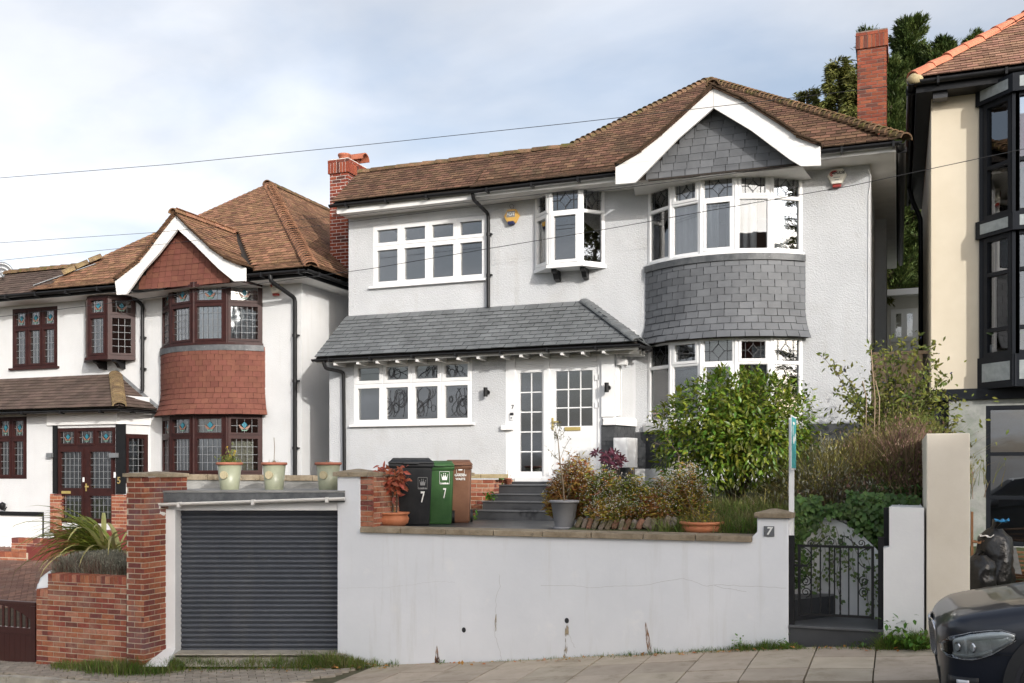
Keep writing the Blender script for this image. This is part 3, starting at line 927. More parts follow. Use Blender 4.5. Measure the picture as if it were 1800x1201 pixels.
# chimney breast on the right flank, rising out of the roof as a brick stack
CHY = 22.0
cx0, cx1 = X(1507, CHY), X(1558, CHY)
mb = MB(); mb.box(XR - 0.02, cx1, CHY, CHY + 1.6, GB, Zz(1540, 326, CHY)); mb.build('chimney_breast', MATS['roughcast_grey'], house)

# --- dark painted plinth bricks at the porch corner and under the bay
mb = MB()
PB = GB
pl = [(X(1057, Y1), Y1 - 0.006)] + [(a + 0.004, b - 0.02) for a, b in cp]
for (a, b) in zip(pl, pl[1:]):
 mb.poly([V((a[0], a[1], PB)), V((b[0], b[1], PB)), V((b[0], b[1], PLZ)), V((a[0], a[1], PLZ))])
pp, _ = arc_pts(BXC, BC + 0.03, Y2, BSAG, 12, 0.03)
mb.strip([V((t.x, t.y, PB)) for t in pp], [V((t.x, t.y, gz1 - 0.16)) for t in pp])
mb.box(X(1117, Y2), BXC - BC, Y2 - 0.02, Y2, PB, gz1 - 0.16)
mb.box(BXC + BC, XR, Y2 - 0.02, Y2, PB, Zz(1450, 745, Y2))
plinth = mb.build('plinth', MATS['brick_painted_dark'], house)
lst = []
for (a, b) in zip(pl, pl[1:]):
 A, B = V((a[0], a[1], PB)), V((b[0], b[1], PB)); U = (B - A).normalized()
 lst += brick_face((A, U, V((U.y, -U.x, 0))), (B - A).length, PLZ - PB, depth=0.04, proud=0.006)
for a, b in zip(pp, pp[1:]):
 A, B = V((a.x, a.y, PB)), V((b.x, b.y, PB)); U = (B - A).normalized()
 lst += brick_face((A, U, V((U.y, -U.x, 0))), (B - A).length, gz1 - 0.16 - PB, depth=0.04, proud=0.006)
lst += brick_face((V((X(1117, Y2), Y2 - 0.02, PB)), EX, FRONT), BXC - BC - X(1117, Y2), gz1 - 0.16 - PB, depth=0.04, proud=0.006)
pieces('brick', lst, brick_mesh('brick_painted_dark'), plinth, 200)
PZ0 = Zz(1150, 824, 17.4)
mb = MB(); bow_slab(mb, BXC, BC + 0.03, Y2, BSAG, 0.055, PB, PZ0, n=14, inner=0.0); mb.build('plinth_base', MATS['wall_white'], house)
mb = MB(); mb.box(X(1117, Y2), BXC - BC, Y2 - 0.045, Y2, PB, PZ0); mb.build('plinth_base', MATS['wall_white'], house)
mb = MB()
# ledge above the plinth round the porch corner, and a short one left of the door
ll = [V((X(1062, Y1), Y1 - 0.07, 0))] + [V((a + 0.05, b - 0.07, 0)) for a, b in cp]
mb.strip([V((q.x, q.y, PLZ)) for q in ll], [V((q.x, q.y, PLZ + 0.10)) for q in ll])
mb.strip([V((q.x, q.y, PLZ + 0.10)) for q in ll], [V((q.x - 0.05, q.y + 0.09, PLZ + 0.15)) for q in ll])
mb.strip([V((q.x - 0.05, q.y + 0.09, PLZ)) for q in ll], [V((q.x, q.y, PLZ)) for q in ll])
mb.build('ledge', MATS['white_board'], house)
mb = MB()
lz = Zz(892, 756, Y1)
mb.box(X(883, Y1), X(903, Y1), Y1 - 0.07, Y1, lz, lz + 0.09)
mb.build('ledge', MATS['white_board'], house)

# --- windows
def sill(parent, x0, x1, Y, z, d=0.07, t=0.045, mat='upvc'):
 m_ = MB(); m_.box(x0, x1, Y - d, Y + 0.02, z - t, z); return m_.build('sill', MATS[mat], parent, bevel=0.006)
w = window(house, (V((wl_[0], Y1 + 0.03, wl_[2])), EX, FRONT), wl_[1] - wl_[0], wl_[3] - wl_[2], [1, 1, 1, 1], 0.66, 'upvc', outer=0.03, sash=0.062, mid=0.028)
sill(w, wl_[0] - 0.07, wl_[1] + 0.06, Y1, wl_[2])
def swirls(win, x0, x1, z0, z1, Y, n_ring, n_arc):  # dark curls laid on the panes as drawn-in reflections
 m2 = MB()
 def clipb(pts):
  for a, b in zip(pts, pts[1:]):
   if all(x0 < q[0] < x1 and z0 < q[1] < z1 for q in (a, b)):
    m2.beam(V((a[0], Y, a[1])), V((b[0], Y, b[1])), random.uniform(0.006, 0.016), 0.004, FRONT)
 for k in range(n_ring):
  cx_, cz_ = random.uniform(x0, x1), z0 + (z1 - z0) * random.uniform(0.3, 0.7); r_ = random.uniform(0.05, 0.17)
  for rr in (r_, r_ * 0.8, r_ * 0.65)[:random.choice((1, 2, 3))]:
   p0 = random.random() * 6
   clipb([(cx_ + math.cos(t) * rr * 0.8 * (1 + 0.08 * math.sin(3 * t + p0)), cz_ + math.sin(t) * rr * 1.25 * (1 + 0.08 * math.sin(2 * t + p0))) for t in [R(15 * i) for i in range(25)]])
 for k in range(n_arc):
  a0, b0 = (random.uniform(x0, x1), z0), (random.uniform(x0, x1), z1); w0 = random.uniform(-0.15, 0.15)
  clipb([(a0[0] + (b0[0] - a0[0]) * t + w0 * math.sin(t * 6), a0[1] + (b0[1] - a0[1]) * t) for t in [i / 16 for i in range(17)]])
 if m2.v:
  m2.build('reflection_swirls', MATS['lead_came'], win)  # painted reflections, the came material only lends its dark colour
cw4 = (wl_[1] - wl_[0]) / 4; hh4 = wl_[3] - wl_[2]
for k in (1, 2, 3):
 swirls(w, wl_[0] + cw4 * k + 0.085, wl_[0] + cw4 * (k + 1) - 0.085, wl_[2] + 0.1, wl_[2] + hh4 * 0.58, Y1 + 0.047, 4, 5)
 swirls(w, wl_[0] + cw4 * k + 0.085, wl_[0] + cw4 * (k + 1) - 0.085, wl_[2] + hh4 * 0.73, wl_[3] - 0.1, Y1 + 0.047, 2, 3)
w = window(house, (V((uw[0], Y2 + 0.03, uw[2])), EX, FRONT), uw[1] - uw[0], uw[3] - uw[2], [1, 1, 1, 1], 0.66, 'upvc', outer=0.03, sash=0.062, mid=0.028)
sill(w, uw[0] - 0.07, uw[1] + 0.01, Y2, uw[2])
bow_window(house, BXC, BC, Y2, BSAG, bz1, bz2, 'upvc', lead=diamond_lead)
bow_window(house, BXC, BC, Y2, BSAG, gz1, gz2, 'upvc', lead=diamond_lead)
mb = MB(); bow_slab(mb, BXC, BC, Y2, BSAG, 0.07, bz1 - 0.035, bz1 + 0.004, inner=-0.1)
mb.build('sill', MATS['upvc'], house)
mb = MB(); bow_slab(mb, BXC, BC, Y2, BSAG, 0.08, gz1 - 0.035, gz1 + 0.004, inner=-0.1); mb.build('sill', MATS['upvc'], house)
mb = MB(); bow_slab(mb, BXC, BC + 0.02, Y2, BSAG, 0.075, bz1 - 0.15, bz1 - 0.036, n=24, inner=0.0); mb.build('flashing', MATS['lead_flashing'], house)
mb = MB(); bow_slab(mb, BXC, BC + 0.02, Y2, BSAG, 0.10, gz1 - 0.16, gz1 - 0.036, n=24, inner=0.0); mb.build('ledge', MATS['white_board'], house)
# slates hung round the bay
sl = hung_rows(BXC, BC, Y2, BSAG, gz2 - 0.03, bz1 - 0.2, 0.125, 0.235, 0.13, 0.006)
bay = MB(); bow_slab(bay, BXC, BC, Y2, BSAG, 0.012, gz2 - 0.02, bz1 - 0.15, n=16, inner=-0.02)
bow_slab(bay, BXC, BC + 0.06, Y2, BSAG, 0.13, gz2 - 0.03, gz2 - 0.012, n=16, inner=-0.02)
bayo = bay.build('bay_skirt', MATS['roof_under'], house)
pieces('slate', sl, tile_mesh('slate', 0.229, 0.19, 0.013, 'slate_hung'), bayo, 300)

# oriel window on two brackets
o0 = [V((ow[0], Y2, 0)), V((X(966, 17.7), 17.7, 0)), V((X(1021, 17.7), 17.7, 0)), V((ow[1] + 0.0, Y2, 0))]
oz0, oz1 = ow[2] + 0.02, ow[3] + 0.03
for z, t in ((oz0 - 0.05, 0.06), (oz1 - 0.005, 0.08)):
 e = 0.05 if t < 0.07 else 0.0
 oriel = MB()
 q = [V((o0[0].x - e, Y2, z)), V((o0[1].x - e, 17.7 - e, z)), V((o0[2].x + e, 17.7 - e, z)), V((o0[3].x + e, Y2, z))]
 oriel.prism(list(reversed(q)), (0, 0, t))
 if e:
  orl = oriel.build('oriel_base', MATS['upvc'], house, fix=True)
 else:
  oriel.build('oriel_head', MATS['upvc'], house, fix=True)
for i in range(3):
 a, b = V(o0[i]), V(o0[i + 1]); a.z = b.z = oz0
 U = (b - a).normalized()
 window(house, (a, U, V((U.y, -U.x, 0))), (b - a).length, oz1 - oz0, [1], 0.69, 'upvc', lead=diamond_lead, outer=0.045, sash=0.05, fixed={(0, 0), (1, 0)} if i == 2 else ({(1, 0)} if i == 1 else set()))
mb = MB()
for x in (X(972, 17.85), X(1022, 17.85)):
 prof = [V((x, Y2, oz0 - 0.05)), V((x, Y2 - 0.30, oz0 - 0.05)), V((x, Y2 - 0.30, oz0 - 0.11)), V((x, Y2 - 0.22, oz0 - 0.13)), V((x, Y2 - 0.15, oz0 - 0.22)), V((x, Y2 - 0.05, oz0 - 0.24)), V((x, Y2, oz0 - 0.24))]
 m_ = MB(); m_.prism(prof, (0.09, 0, 0)); m_.build('bracket', MATS['gutter_black'], orl, fix=True)

# --- entrance: side light and door in a white surround
ent = MB()
ex0, ex1, ez0, ez1 = dr_
fr = (V((ex0, Y1 + 0.06, ez0)), EX, FRONT)
ew, eh = ex1 - ex0, ez1 - ez0
xa, xb, xc_, xd = [X(q, Y1) - ex0 for q in (905, 955, 965, 1050)]
top = Zz(930, 645, Y1) - ez0
ent.obox(fr, 0, xa - 0.0, 0, eh, -0.06, 0.05)                 # left pilaster
ent.obox(fr, xd, ew, 0, eh, -0.06, 0.045)
ent.obox(fr, xa, xd, top, eh, -0.06, 0.03)
ent.obox(fr, xa + 0.02, xb, top + 0.05, eh - 0.05, 0.03, 0.045); ent.obox(fr, xc_, xd - 0.02, top + 0.05, eh - 0.05, 0.03, 0.045)
ent.obox(fr, xb, xc_, 0, eh, -0.06, 0.055)
ent.obox(fr, xa, xd, -0.05, 0.03, -0.08, 0.07)
ento = ent.build('door_surround', MATS['upvc'], house, bevel=0.004)
def glazed(name, u0, u1, v0, v1, cols, rows, rail, label=None):
 m_ = MB(); a, b, c, d = rail   # frame margins left, right, bottom, top
 gu0, gu1, gv0, gv1 = u0 + a, u1 - b, v0 + c, v1 - d
 m_.obox(fr, u0, gu0, v0, v1, -0.05, 0.025); m_.obox(fr, gu1, u1, v0, v1, -0.05, 0.025)
 m_.obox(fr, gu0, gu1, v0, gv0, -0.05, 0.025); m_.obox(fr, gu0, gu1, gv1, v1, -0.05, 0.025)
 o_ = m_.build(name, MATS['upvc'], house)
 if label:
  o_['label'] = label
 cw, ch = (gu1 - gu0) / cols, (gv1 - gv0) / rows
 for i in range(cols):
  for j in range(rows):
   p_ = MB(); p_.obox(fr, gu0 + i * cw - 0.004, gu0 + (i + 1) * cw + 0.003, gv0 + j * ch - 0.004, gv0 + (j + 1) * ch + 0.003, -0.018, -0.012); p_.build('pane', MATS['glass'], o_)
 for i in range(1, cols):
  p_ = MB(); p_.obox(fr, gu0 + i * cw - 0.011, gu0 + i * cw + 0.011, gv0, gv1, -0.024, -0.004); p_.build('glazing_bar', MATS['upvc'], o_)
 for j in range(1, rows):
  p_ = MB(); p_.obox(fr, gu0, gu1, gv0 + j * ch - 0.011, gv0 + j * ch + 0.011, -0.024, -0.002); p_.build('glazing_bar', MATS['upvc'], o_)
 return o_
glazed('side_light', xa, xb, 0.03, top, 2, 5, (0.09, 0.035, Zz(930, 829, Y1) - ez0 - 0.03, 0.10))
door = glazed('door', xc_, xd, 0.03, top, 3, 3, (0.12, 0.10, Zz(1000, 749, Y1) - ez0 - 0.03, 0.10), 'white front door with nine small panes and brass letter plate')
m_ = MB(); m_.obox(fr, xc_ + 0.11, xd - 0.11, 0.18, Zz(1000, 762, Y1) - ez0, 0.025, 0.034); m_.build('door_panel', MATS['upvc'], door, bevel=0.004)
lu = X(992, Y1) - ex0; lv = Zz(1005, 757, Y1) - ez0
m_ = MB(); m_.obox(fr, lu, lu + 0.30, lv, lv + 0.065, 0.026, 0.045); m_.build('letter_plate', MATS['brass'], door, bevel=0.004)
hu = X(969, Y1) - ex0; hv = Zz(970, 745, Y1) - ez0
m_ = MB(); m_.obox(fr, hu, hu + 0.035, hv - 0.11, hv + 0.11, 0.025, 0.04); m_.obox(fr, hu + 0.005, hu + 0.14, hv + 0.02, hv + 0.045, 0.06, 0.075); m_.obox(fr, hu + 0.008, hu + 0.026, hv + 0.022, hv + 0.043, 0.04, 0.065)
m_.build('handle', MATS['brass'], door)
for vv_ in (0.62, 0.86):
 m_ = MB(); m_.obox(fr, xd - 0.05, xd + 0.02, top * vv_, top * vv_ + 0.10, 0.026, 0.045); m_.build('hinge', MATS['upvc'], door)
# porch corner post with narrow side window
U = V((cp[1][0] - cp[0][0], cp[1][1] - cp[0][1], 0)); Lc = U.length; U.normalize()
window(house, (V((cp[0][0], cp[0][1], PLZ + 0.16)) + U * 0.06 + V((0.012, -0.012, 0)), U, V((U.y, -U.x, 0))), Lc - 0.1, 1.12, [1], None, 'upvc', outer=0.02, sash=0.03)
m_ = MB(); m_.box(X(1058, Y1), PX1, Y1 - 0.03, Y1 - 0.003, PLZ + 0.15, LEAN_E - 0.05); m_.build('corner_board', MATS['upvc'], house)
m_ = MB(); p_ = V((PX1 + 0.09, Y1 + 0.02, LEAN_E - 0.32)); m_.box(p_.x - 0.03, p_.x + 0.13, p_.y - 0.05, p_.y + 0.1, p_.z, p_.z + 0.10); m_.build('corbel', MATS['white_board'], house, bevel=0.01)

# --- lean-to slate roof over the porch
LE_Y = 16.88
lx1 = X(1121, LE_Y)
hx_t = X(1030, Y2)
lx0 = XL - 0.05
mb = MB()
mb.poly([V((lx0, LE_Y, LEAN_E)), V((lx1, LE_Y, LEAN_E)), V((hx_t, Y2, LEAN_T)), V((lx0, Y2, LEAN_T))])
mb.poly([V((lx1, LE_Y, LEAN_E)), V((lx1 - 0.05, Y2, LEAN_E)), V((hx_t, Y2, LEAN_T))])
mb.poly([V((lx0, LE_Y, LEAN_E - 0.03)), V((lx0, Y2, LEAN_E - 0.03)), V((lx1 - 0.05, Y2, LEAN_E - 0.03)), V((lx1, LE_Y, LEAN_E - 0.03))])
mb.poly([V((lx0, LE_Y, LEAN_E)), V((lx0, Y2, LEAN_T)), V((lx0, Y2, LEAN_E - 0.03)), V((lx0, LE_Y, LEAN_E - 0.03))])
lean = mb.build('porch_roof', MATS['roof_under'], house)
k = (LEAN_T - LEAN_E) / (Y2 - LE_Y)
def in_lean(c):
 f = (c.y - LE_Y) / (Y2 - LE_Y)
 return lx0 < c.x < lx1 + (hx_t - lx1) * f and f < 0.985
prof = [V((0, 0, 0)), V((0, Y2 - LE_Y, LEAN_T - LEAN_E))]
lst = tile_slope((lx0, LE_Y - 0.03, LEAN_E + 0.002), EX, prof, 0, lx1 - lx0, 0.135, 0.25, in_lean, 0.08, 0.8)
kk = (LEAN_T - LEAN_E) / (lx1 - hx_t)
prof2 = [V((0, 0, 0)), V((-(lx1 - hx_t), 0, LEAN_T - LEAN_E))]
lst += tile_slope((lx1 + 0.03, LE_Y, LEAN_E + 0.002), EY, prof2, 0, Y2 - LE_Y, 0.135, 0.25, lambda c: LE_Y + (lx1 - c.x) / (lx1 - hx_t) * (Y2 - LE_Y) < c.y < Y2, 0.05, 0.6)
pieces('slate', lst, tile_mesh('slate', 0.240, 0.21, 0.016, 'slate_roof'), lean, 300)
pieces('hip_slate', ridge_line((lx1 + 0.01, LE_Y - 0.02, LEAN_E + 0.015), (hx_t, Y2 - 0.02, LEAN_T + 0.01), 0.145, 0.0, 0.03), ridge_mesh('hip_slate', 0.13, 0.2, 'slate_roof', 0.5), lean)
m_ = MB(); m_.box(lx0, lx1, LE_Y + 0.02, LE_Y + 0.045, LEAN_E - 0.10, LEAN_E - 0.035)
m_.build('fascia', MATS['white_board'], house)
gutter(house, [(lx0 - 0.06, LE_Y - 0.03, LEAN_E - 0.02), (lx1 + 0.05, LE_Y - 0.03, LEAN_E - 0.02), (lx1 + 0.04, LE_Y + 0.75, LEAN_E - 0.02)], r=0.052)
x = X(580, Y1)
rafts = [X(q, LE_Y + 0.1) for q in (592, 632, 666, 701, 736, 771, 808, 843, 885, 918, 954, 990, 1026, 1063)]
for x in rafts:
 m_ = MB(); m_.box(x - 0.025, x + 0.025, LE_Y + 0.015, Y1 + 0.02, LEAN_E - 0.145, LEAN_E - 0.05); m_.build('rafter_end', MATS['white_board'], house)
for i in range(3):
 y = Y1 - 0.1 + i * 0.24
 m_ = MB(); m_.box(PX1 - 0.1, lx1 - 0.07, y - 0.022, y + 0.022, LEAN_E - 0.135, LEAN_E - 0.05); m_.build('rafter_end', MATS['white_board'], house)
downpipe(house, [(X(570, LE_Y), LE_Y - 0.03, LEAN_E - 0.07), (X(570, LE_Y) + 0.02, LE_Y, LEAN_E - 0.2), (X(604, Y1 - 0.06), Y1 - 0.06, Zz(604, 655, Y1)), (X(606, Y1 - 0.06), Y1 - 0.06, GB + 0.1)], 0.036, (ZE + 1.6, ZE + 0.4))

# --- main tiled roof
mb = MB()
AP = V((-3.72, 21.0, 8.2 + ZE))          # apex
EY0 = 17.6; LX = XL - 0.12
ridge_z = 6.36 + ZE; ridge_y = EY0 + (ridge_z - EAVE) / PITCH
RXT = 0.0
def roof_z(y):
 return EAVE + PITCH * (y - EY0)
hl = V((AP.x - (AP.y - ridge_y), ridge_y, ridge_z))      # where the left hip meets the lower ridge
mb.poly([V((LX, EY0, EAVE)), V((RXT, EY0, EAVE)), AP, hl, V((LX, ridge_y, ridge_z))])
mb.poly([V((RXT, EY0, EAVE)), V((RXT, 27.6, EAVE)), V((AP.x, 24.0, AP.z)), AP])
mb.poly([V((LX, ridge_y, ridge_z)), hl, AP, V((AP.x, 24.0, AP.z)), V((AP.x - 3.6, 27.6, EAVE)), V((LX, 27.6, EAVE))])
mb.poly([V((RXT, 27.6, EAVE)), V((AP.x - 3.6, 27.6, EAVE)), V((AP.x, 24.0, AP.z))])
mb.poly([V((LX, EY0, EAVE)), V((LX, ridge_y, ridge_z)), V((LX, 27.6, EAVE))])
roof = mb.build('roof', MATS['roof_under'], house)
def in_roof(c):
 if not (LX - 0.02 < c.x < RXT + 0.02):
  return False
 f = c.y - EY0
 if c.x > RXT - f * (RXT - AP.x) / (AP.y - EY0):
  return False
 zt = ridge_y if c.x < hl.x else ridge_y + (c.x - hl.x) / (AP.x - hl.x) * (AP.y - ridge_y)
 return c.y < zt + 0.02
# the lower left part has straight eaves, the older part on the right kicks out at the eaves
SX = X(830, 17.55)
p_s = [V((0, 0, 0)), V((0, AP.y - EY0, (AP.y - EY0) * PITCH))]
p_k = [V((0, -0.14, -0.06)), V((0, 0.22, 0.13)), V((0, 0.6, 0.6 * PITCH)), V((0, AP.y - EY0, (AP.y - EY0) * PITCH))]
GXC, GY = -2.95, 17.2
def under_gable(c):
 return abs(c.x - GXC) < 1.72 - max(0, c.z - 5.28 - ZE) * 1.30 and c.z < 6.5 + ZE and c.y < 19.3
lst = tile_slope((LX, EY0 - 0.02, EAVE + 0.02), EX, p_s, 0, SX - LX, 0.112, 0.17, lambda c: in_roof(c) or (c.x < SX and LX < c.x and c.y < EY0 + 0.2))
lst += tile_slope((SX, EY0 - 0.02, EAVE + 0.02), EX, p_k, 0.0, RXT - SX, 0.112, 0.17, lambda c: not under_gable(c) and (in_roof(c) or (c.y < EY0 + 0.2 and c.x < RXT + (EY0 - c.y))))
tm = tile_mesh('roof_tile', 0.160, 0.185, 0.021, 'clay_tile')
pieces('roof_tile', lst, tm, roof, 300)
rid = ridge_line((LX, ridge_y, ridge_z + 0.0), (hl.x + 0.1, ridge_y, ridge_z + 0.0), 0.30, 0.0, 0.02)
pieces('ridge_tile', rid, ridge_mesh('ridge_tile', 0.13, 0.31, 'ridge_mossy', 0.85), roof)
hp = ridge_line(hl + V((-0.1, 0, 0)), AP, 0.13, 0.0, 0.26) + ridge_line((RXT + 0.12, EY0 - 0.12, EAVE - 0.03), AP, 0.13, 0.0, 0.30)
pieces('hip_tile', hp, ridge_mesh('hip_tile', 0.14, 0.20, 'ridge_mossy', 0.75), roof)
m_ = MB()
m_.box(LX + 0.10, SX, EY0 + 0.02, EY0 + 0.05, EAVE - 0.19, EAVE - 0.03)
m_.build('fascia', MATS['white_board'], house)
m_ = MB()
e0 = EY0 - 0.10
m_.box(SX, GXC - 1.66, e0, e0 + 0.025, EAVE - 0.19, EAVE - 0.06); m_.box(GXC + 1.68, RXT - 0.06, e0, e0 + 0.025, EAVE - 0.19, EAVE - 0.06)
m_.box(RXT - 0.06, RXT - 0.035, e0, 27.5, EAVE - 0.19, EAVE - 0.06)
m_.build('fascia', MATS['white_board'], house)
m_ = MB()
m_.box(SX, RXT - 0.06, e0 + 0.026, Y2 + 0.02, EAVE - 0.20, EAVE - 0.17); m_.box(XR - 0.02, RXT - 0.061, Y2 + 0.021, 27.5, EAVE - 0.20, EAVE - 0.17)
m_.box(LX + 0.1, SX - 0.002, EY0 + 0.051, Y2 + 0.02, EAVE - 0.18, EAVE - 0.16)
m_.box(SX - 0.012, SX, e0 + 0.026, EY0 + 0.05, EAVE - 0.19, EAVE - 0.06)
m_.build('soffit', MATS['soffit'], house)
gutter(house, [(LX - 0.03, EY0 - 0.05, EAVE - 0.02), (SX, EY0 - 0.05, EAVE - 0.04)])
gutter(house, [(SX - 0.02, EY0 - 0.20, EAVE - 0.09), (GXC - 1.66, EY0 - 0.20, EAVE - 0.07)])
gutter(house, [(GXC + 1.68, EY0 - 0.20, EAVE - 0.07), (RXT + 0.06, EY0 - 0.20, EAVE - 0.07)], brackets=0.8, r=0.06)
gutter(house, [(RXT + 0.06, EY0 - 0.26, EAVE - 0.07), (RXT + 0.06, 27.6, EAVE - 0.07)], brackets=99, r=0.06)
xs = X(858, Y2 - 0.07)
downpipe(house, [(SX + 0.06, EY0 - 0.17, EAVE - 0.12), (SX + 0.06, EY0 - 0.13, EAVE - 0.24), (xs, Y2 - 0.06, EAVE - 0.40), (xs, Y2 - 0.06, Zz(858, 541, Y2))], 0.036, (EAVE - 0.8, EAVE - 1.6))
xs = RXT + 0.03
# front gable over the bay
def bargeboards(parent, L_, R_, Y, mat='white_board', t=0.05):
 for pts in (L_, R_):
  m2 = MB(); m2.prism([W(a, b, Y) for a, b in pts], (0, t, 0)); m2.build('bargeboard', MATS[mat], parent, fix=True)
BL = [(1254, 155), (1192, 212), (1156, 244), (1120, 272), (1082, 294), (1082, 324), (1116, 321), (1140, 297), (1192, 244), (1254, 190)]
BR = [(1254.5, 155), (1308, 180), (1368, 218), (1408, 245), (1442, 258), (1443, 291), (1408, 292), (1388, 280), (1320, 229), (1254.5, 190)]
bargeboards(house, BL, BR, GY)
gt = [W(a, b, GY) for a, b in reversed(BL[:5])] + [W(a, b, GY) for a, b in BR[1:5]]
gb = [V((q.x, min(EY0 + (q.z - EAVE) / PITCH + 0.25, 21) if q.z > EAVE else Y2, q.z)) for q in gt]
m_ = MB()
UPO = V((0, 0, 0.012))
m_.strip([q + UPO - V((0, 0.06, 0)) for q in gt], [q + UPO for q in gb])
gro = m_.build('gable_roof', MATS['roof_under'], house)
def gable_tiles(gt_, yend, flip, Yg):
 """Tiles on one flank of a small gable roof; gt_ runs foot to apex."""
 prof_ = [q - gt_[0] for q in gt_]
 return tile_slope(gt_[0] + V((0, -0.08, 0.015)), EY, prof_, 0, 2.6, 0.10, 0.165, yend)
lstg = gable_tiles(gt[:5], lambda c: c.y < EY0 + (c.z - EAVE) / PITCH + 0.35, False, GY)
lstg += gable_tiles(list(reversed(gt[4:])), lambda c: c.y < EY0 + (c.z - EAVE) / PITCH + 0.35, True, GY)
pieces('roof_tile', lstg, tm, gro, 60)
pieces('ridge_tile', ridge_line(gt[4] + V((0, -0.1, 0.0)), V((gt[4].x, 19.4, gt[4].z)), 0.3, 0.0, 0.01), ridge_mesh('ridge_tile', 0.12, 0.31, 'ridge_mossy', 0.9), gro)
# verge tiles peeping over the boards
vt = []
for pts in (gt[:5], list(reversed(gt[4:]))):
 for a, b in zip(pts, pts[1:]):
  n = int((b - a).length / 0.1)
  for i in range(n):
   q = a + (b - a) * ((i + 0.5) / n); T = (b - a).normalized()
   S_ = EY
   Nn = T.cross(S_); Nn = Nn if Nn.z > 0 else -Nn
   T2 = (T * math.cos(0.12) - Nn * math.sin(0.12)); N2 = (Nn * math.cos(0.12) + T * math.sin(0.12))
   vt.append(frame_matrix(q + Nn * 0.015 + V((0, 0.02, 0)), S_, T2, N2, 1.0, 0.8, 1.3))
pieces('verge_tile', vt, tm, gro, 120)
GW = 17.47
sof = MB()
sof.poly([W(1112, 321, GY) + V((0, 0.05, 0)), W(1410, 292, GY) + V((0, 0.05, 0)), V((GXC + 1.55, Y2, Zz(1408, 292, GY))), V((GXC - 1.6, Y2, Zz(1112, 321, GY)))])
sof.build('soffit', MATS['soffit'], house)
def half_main(z):
 zt = Zz(1254, 196, GW)
 zb = Zz(1254, 300, GW)
 f = (z - zb) / (zt - zb)
 xl = X(1136, GW) + (X(1254, GW) - X(1136, GW)) * f
 xr = X(1404, GW) + (X(1254, GW) - X(1404, GW)) * f
 return xl, xr
zg0 = Zz(1270, 302, GW)
m_ = MB(); zt = Zz(1254, 160, GW); m_.poly([V((X(1100, GW), GW + 0.01, zg0)), V((X(1430, GW), GW + 0.01, zg0)), V((X(1254, GW), GW + 0.01, zt))])
m_.box(X(1140, GW), X(1404, GW), GW - 0.03, GW + 0.02, zg0 - 0.03, zg0)
gwall = m_.build('gable_wall', MATS['roof_under'], house)
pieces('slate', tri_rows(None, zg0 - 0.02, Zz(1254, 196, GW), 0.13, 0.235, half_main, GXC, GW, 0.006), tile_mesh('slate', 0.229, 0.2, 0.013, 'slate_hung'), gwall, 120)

# --- brick stack on the right flank
def chimney(parent, x0, x1, y0, y1, z0, z1, mat, mort, corb=0.035, corbh=0.30, pots=(), soldier=True):
 m2 = MB(); m2.box(x0 + 0.006, x1 - 0.006, y0 + 0.006, y1 - 0.006, z0, z1 - corbh)
 m2.box(x0 - corb + 0.006, x1 + corb - 0.006, y0 - corb + 0.006, y1 + corb - 0.006, z1 - corbh, z1 - 0.004)
 c = m2.build('chimney', MATS[mort], parent)
 ls = []
 for (O_, U_, N_, w_) in ((V((x0, y0, z0)), EX, FRONT, x1 - x0), (V((x1, y0, z0)), EY, EX, y1 - y0), (V((x0, y1, z0)), -EY, -EX, y1 - y0)):
  ls += brick_face((O_ - N_ * 0.006, U_, N_), w_, z1 - corbh - z0, depth=0.05, shift=0.05)
 for (O_, U_, N_, w_) in ((V((x0 - corb, y0 - corb, z1 - corbh)), EX, FRONT, x1 - x0 + 2 * corb), (V((x1 + corb, y0 - corb, z1 - corbh)), EY, EX, y1 - y0 + 2 * corb), (V((x0 - corb, y1 + corb, z1 - corbh)), -EY, -EX, y1 - y0 + 2 * corb)):
  if soldier:
   ls += soldier_face((O_ - N_ * 0.006, U_, N_), w_, corbh * 0.72, depth=0.05)
   ls += brick_face((O_ - N_ * 0.006 + UP * corbh * 0.74, U_, N_), w_, corbh * 0.26, depth=0.05)
  else:
   ls += brick_face((O_ - N_ * 0.006, U_, N_), w_, corbh, depth=0.05)
 pieces('brick', ls, brick_mesh(mat), c, 300)
 return c
chimney(house, cx0, cx1, CHY, CHY + 0.95, EAVE - 0.1, Zz(1535, 53, CHY), 'brick_chimney_far', 'mortar_grey', 0.03, 0.36)

# --- things fixed to the house front
def number_curve(txt, size, loc, mat, parent, name='number', rot=(R(90), 0, 0), ext=0.004, align='CENTER', shear=0.0, font=None, bold=0.0, sx=1.0):
 cu = bpy.data.curves.new(name, 'FONT'); cu.body = txt; cu.size = size; cu.extrude = ext; cu.align_x = align; cu.align_y = 'CENTER'
 cu.shear = shear; cu.offset = bold
 tmp = bpy.data.objects.new('tmp', cu); COL.objects.link(tmp)
 dg = bpy.context.evaluated_depsgraph_get()
 me = bpy.data.meshes.new_from_object(tmp.evaluated_get(dg))
 bpy.data.objects.remove(tmp)
 me.materials.clear(); me.materials.append(MATS[mat])
 me.transform(M.Diagonal((sx, 1, 1, 1)))
 me.transform(M.Translation(V(loc)) @ __import__('mathutils').Euler(rot).to_matrix().to_4x4())
 o = bpy.data.objects.new(name, me); COL.objects.link(o)
 adopt(o, parent)
 return o
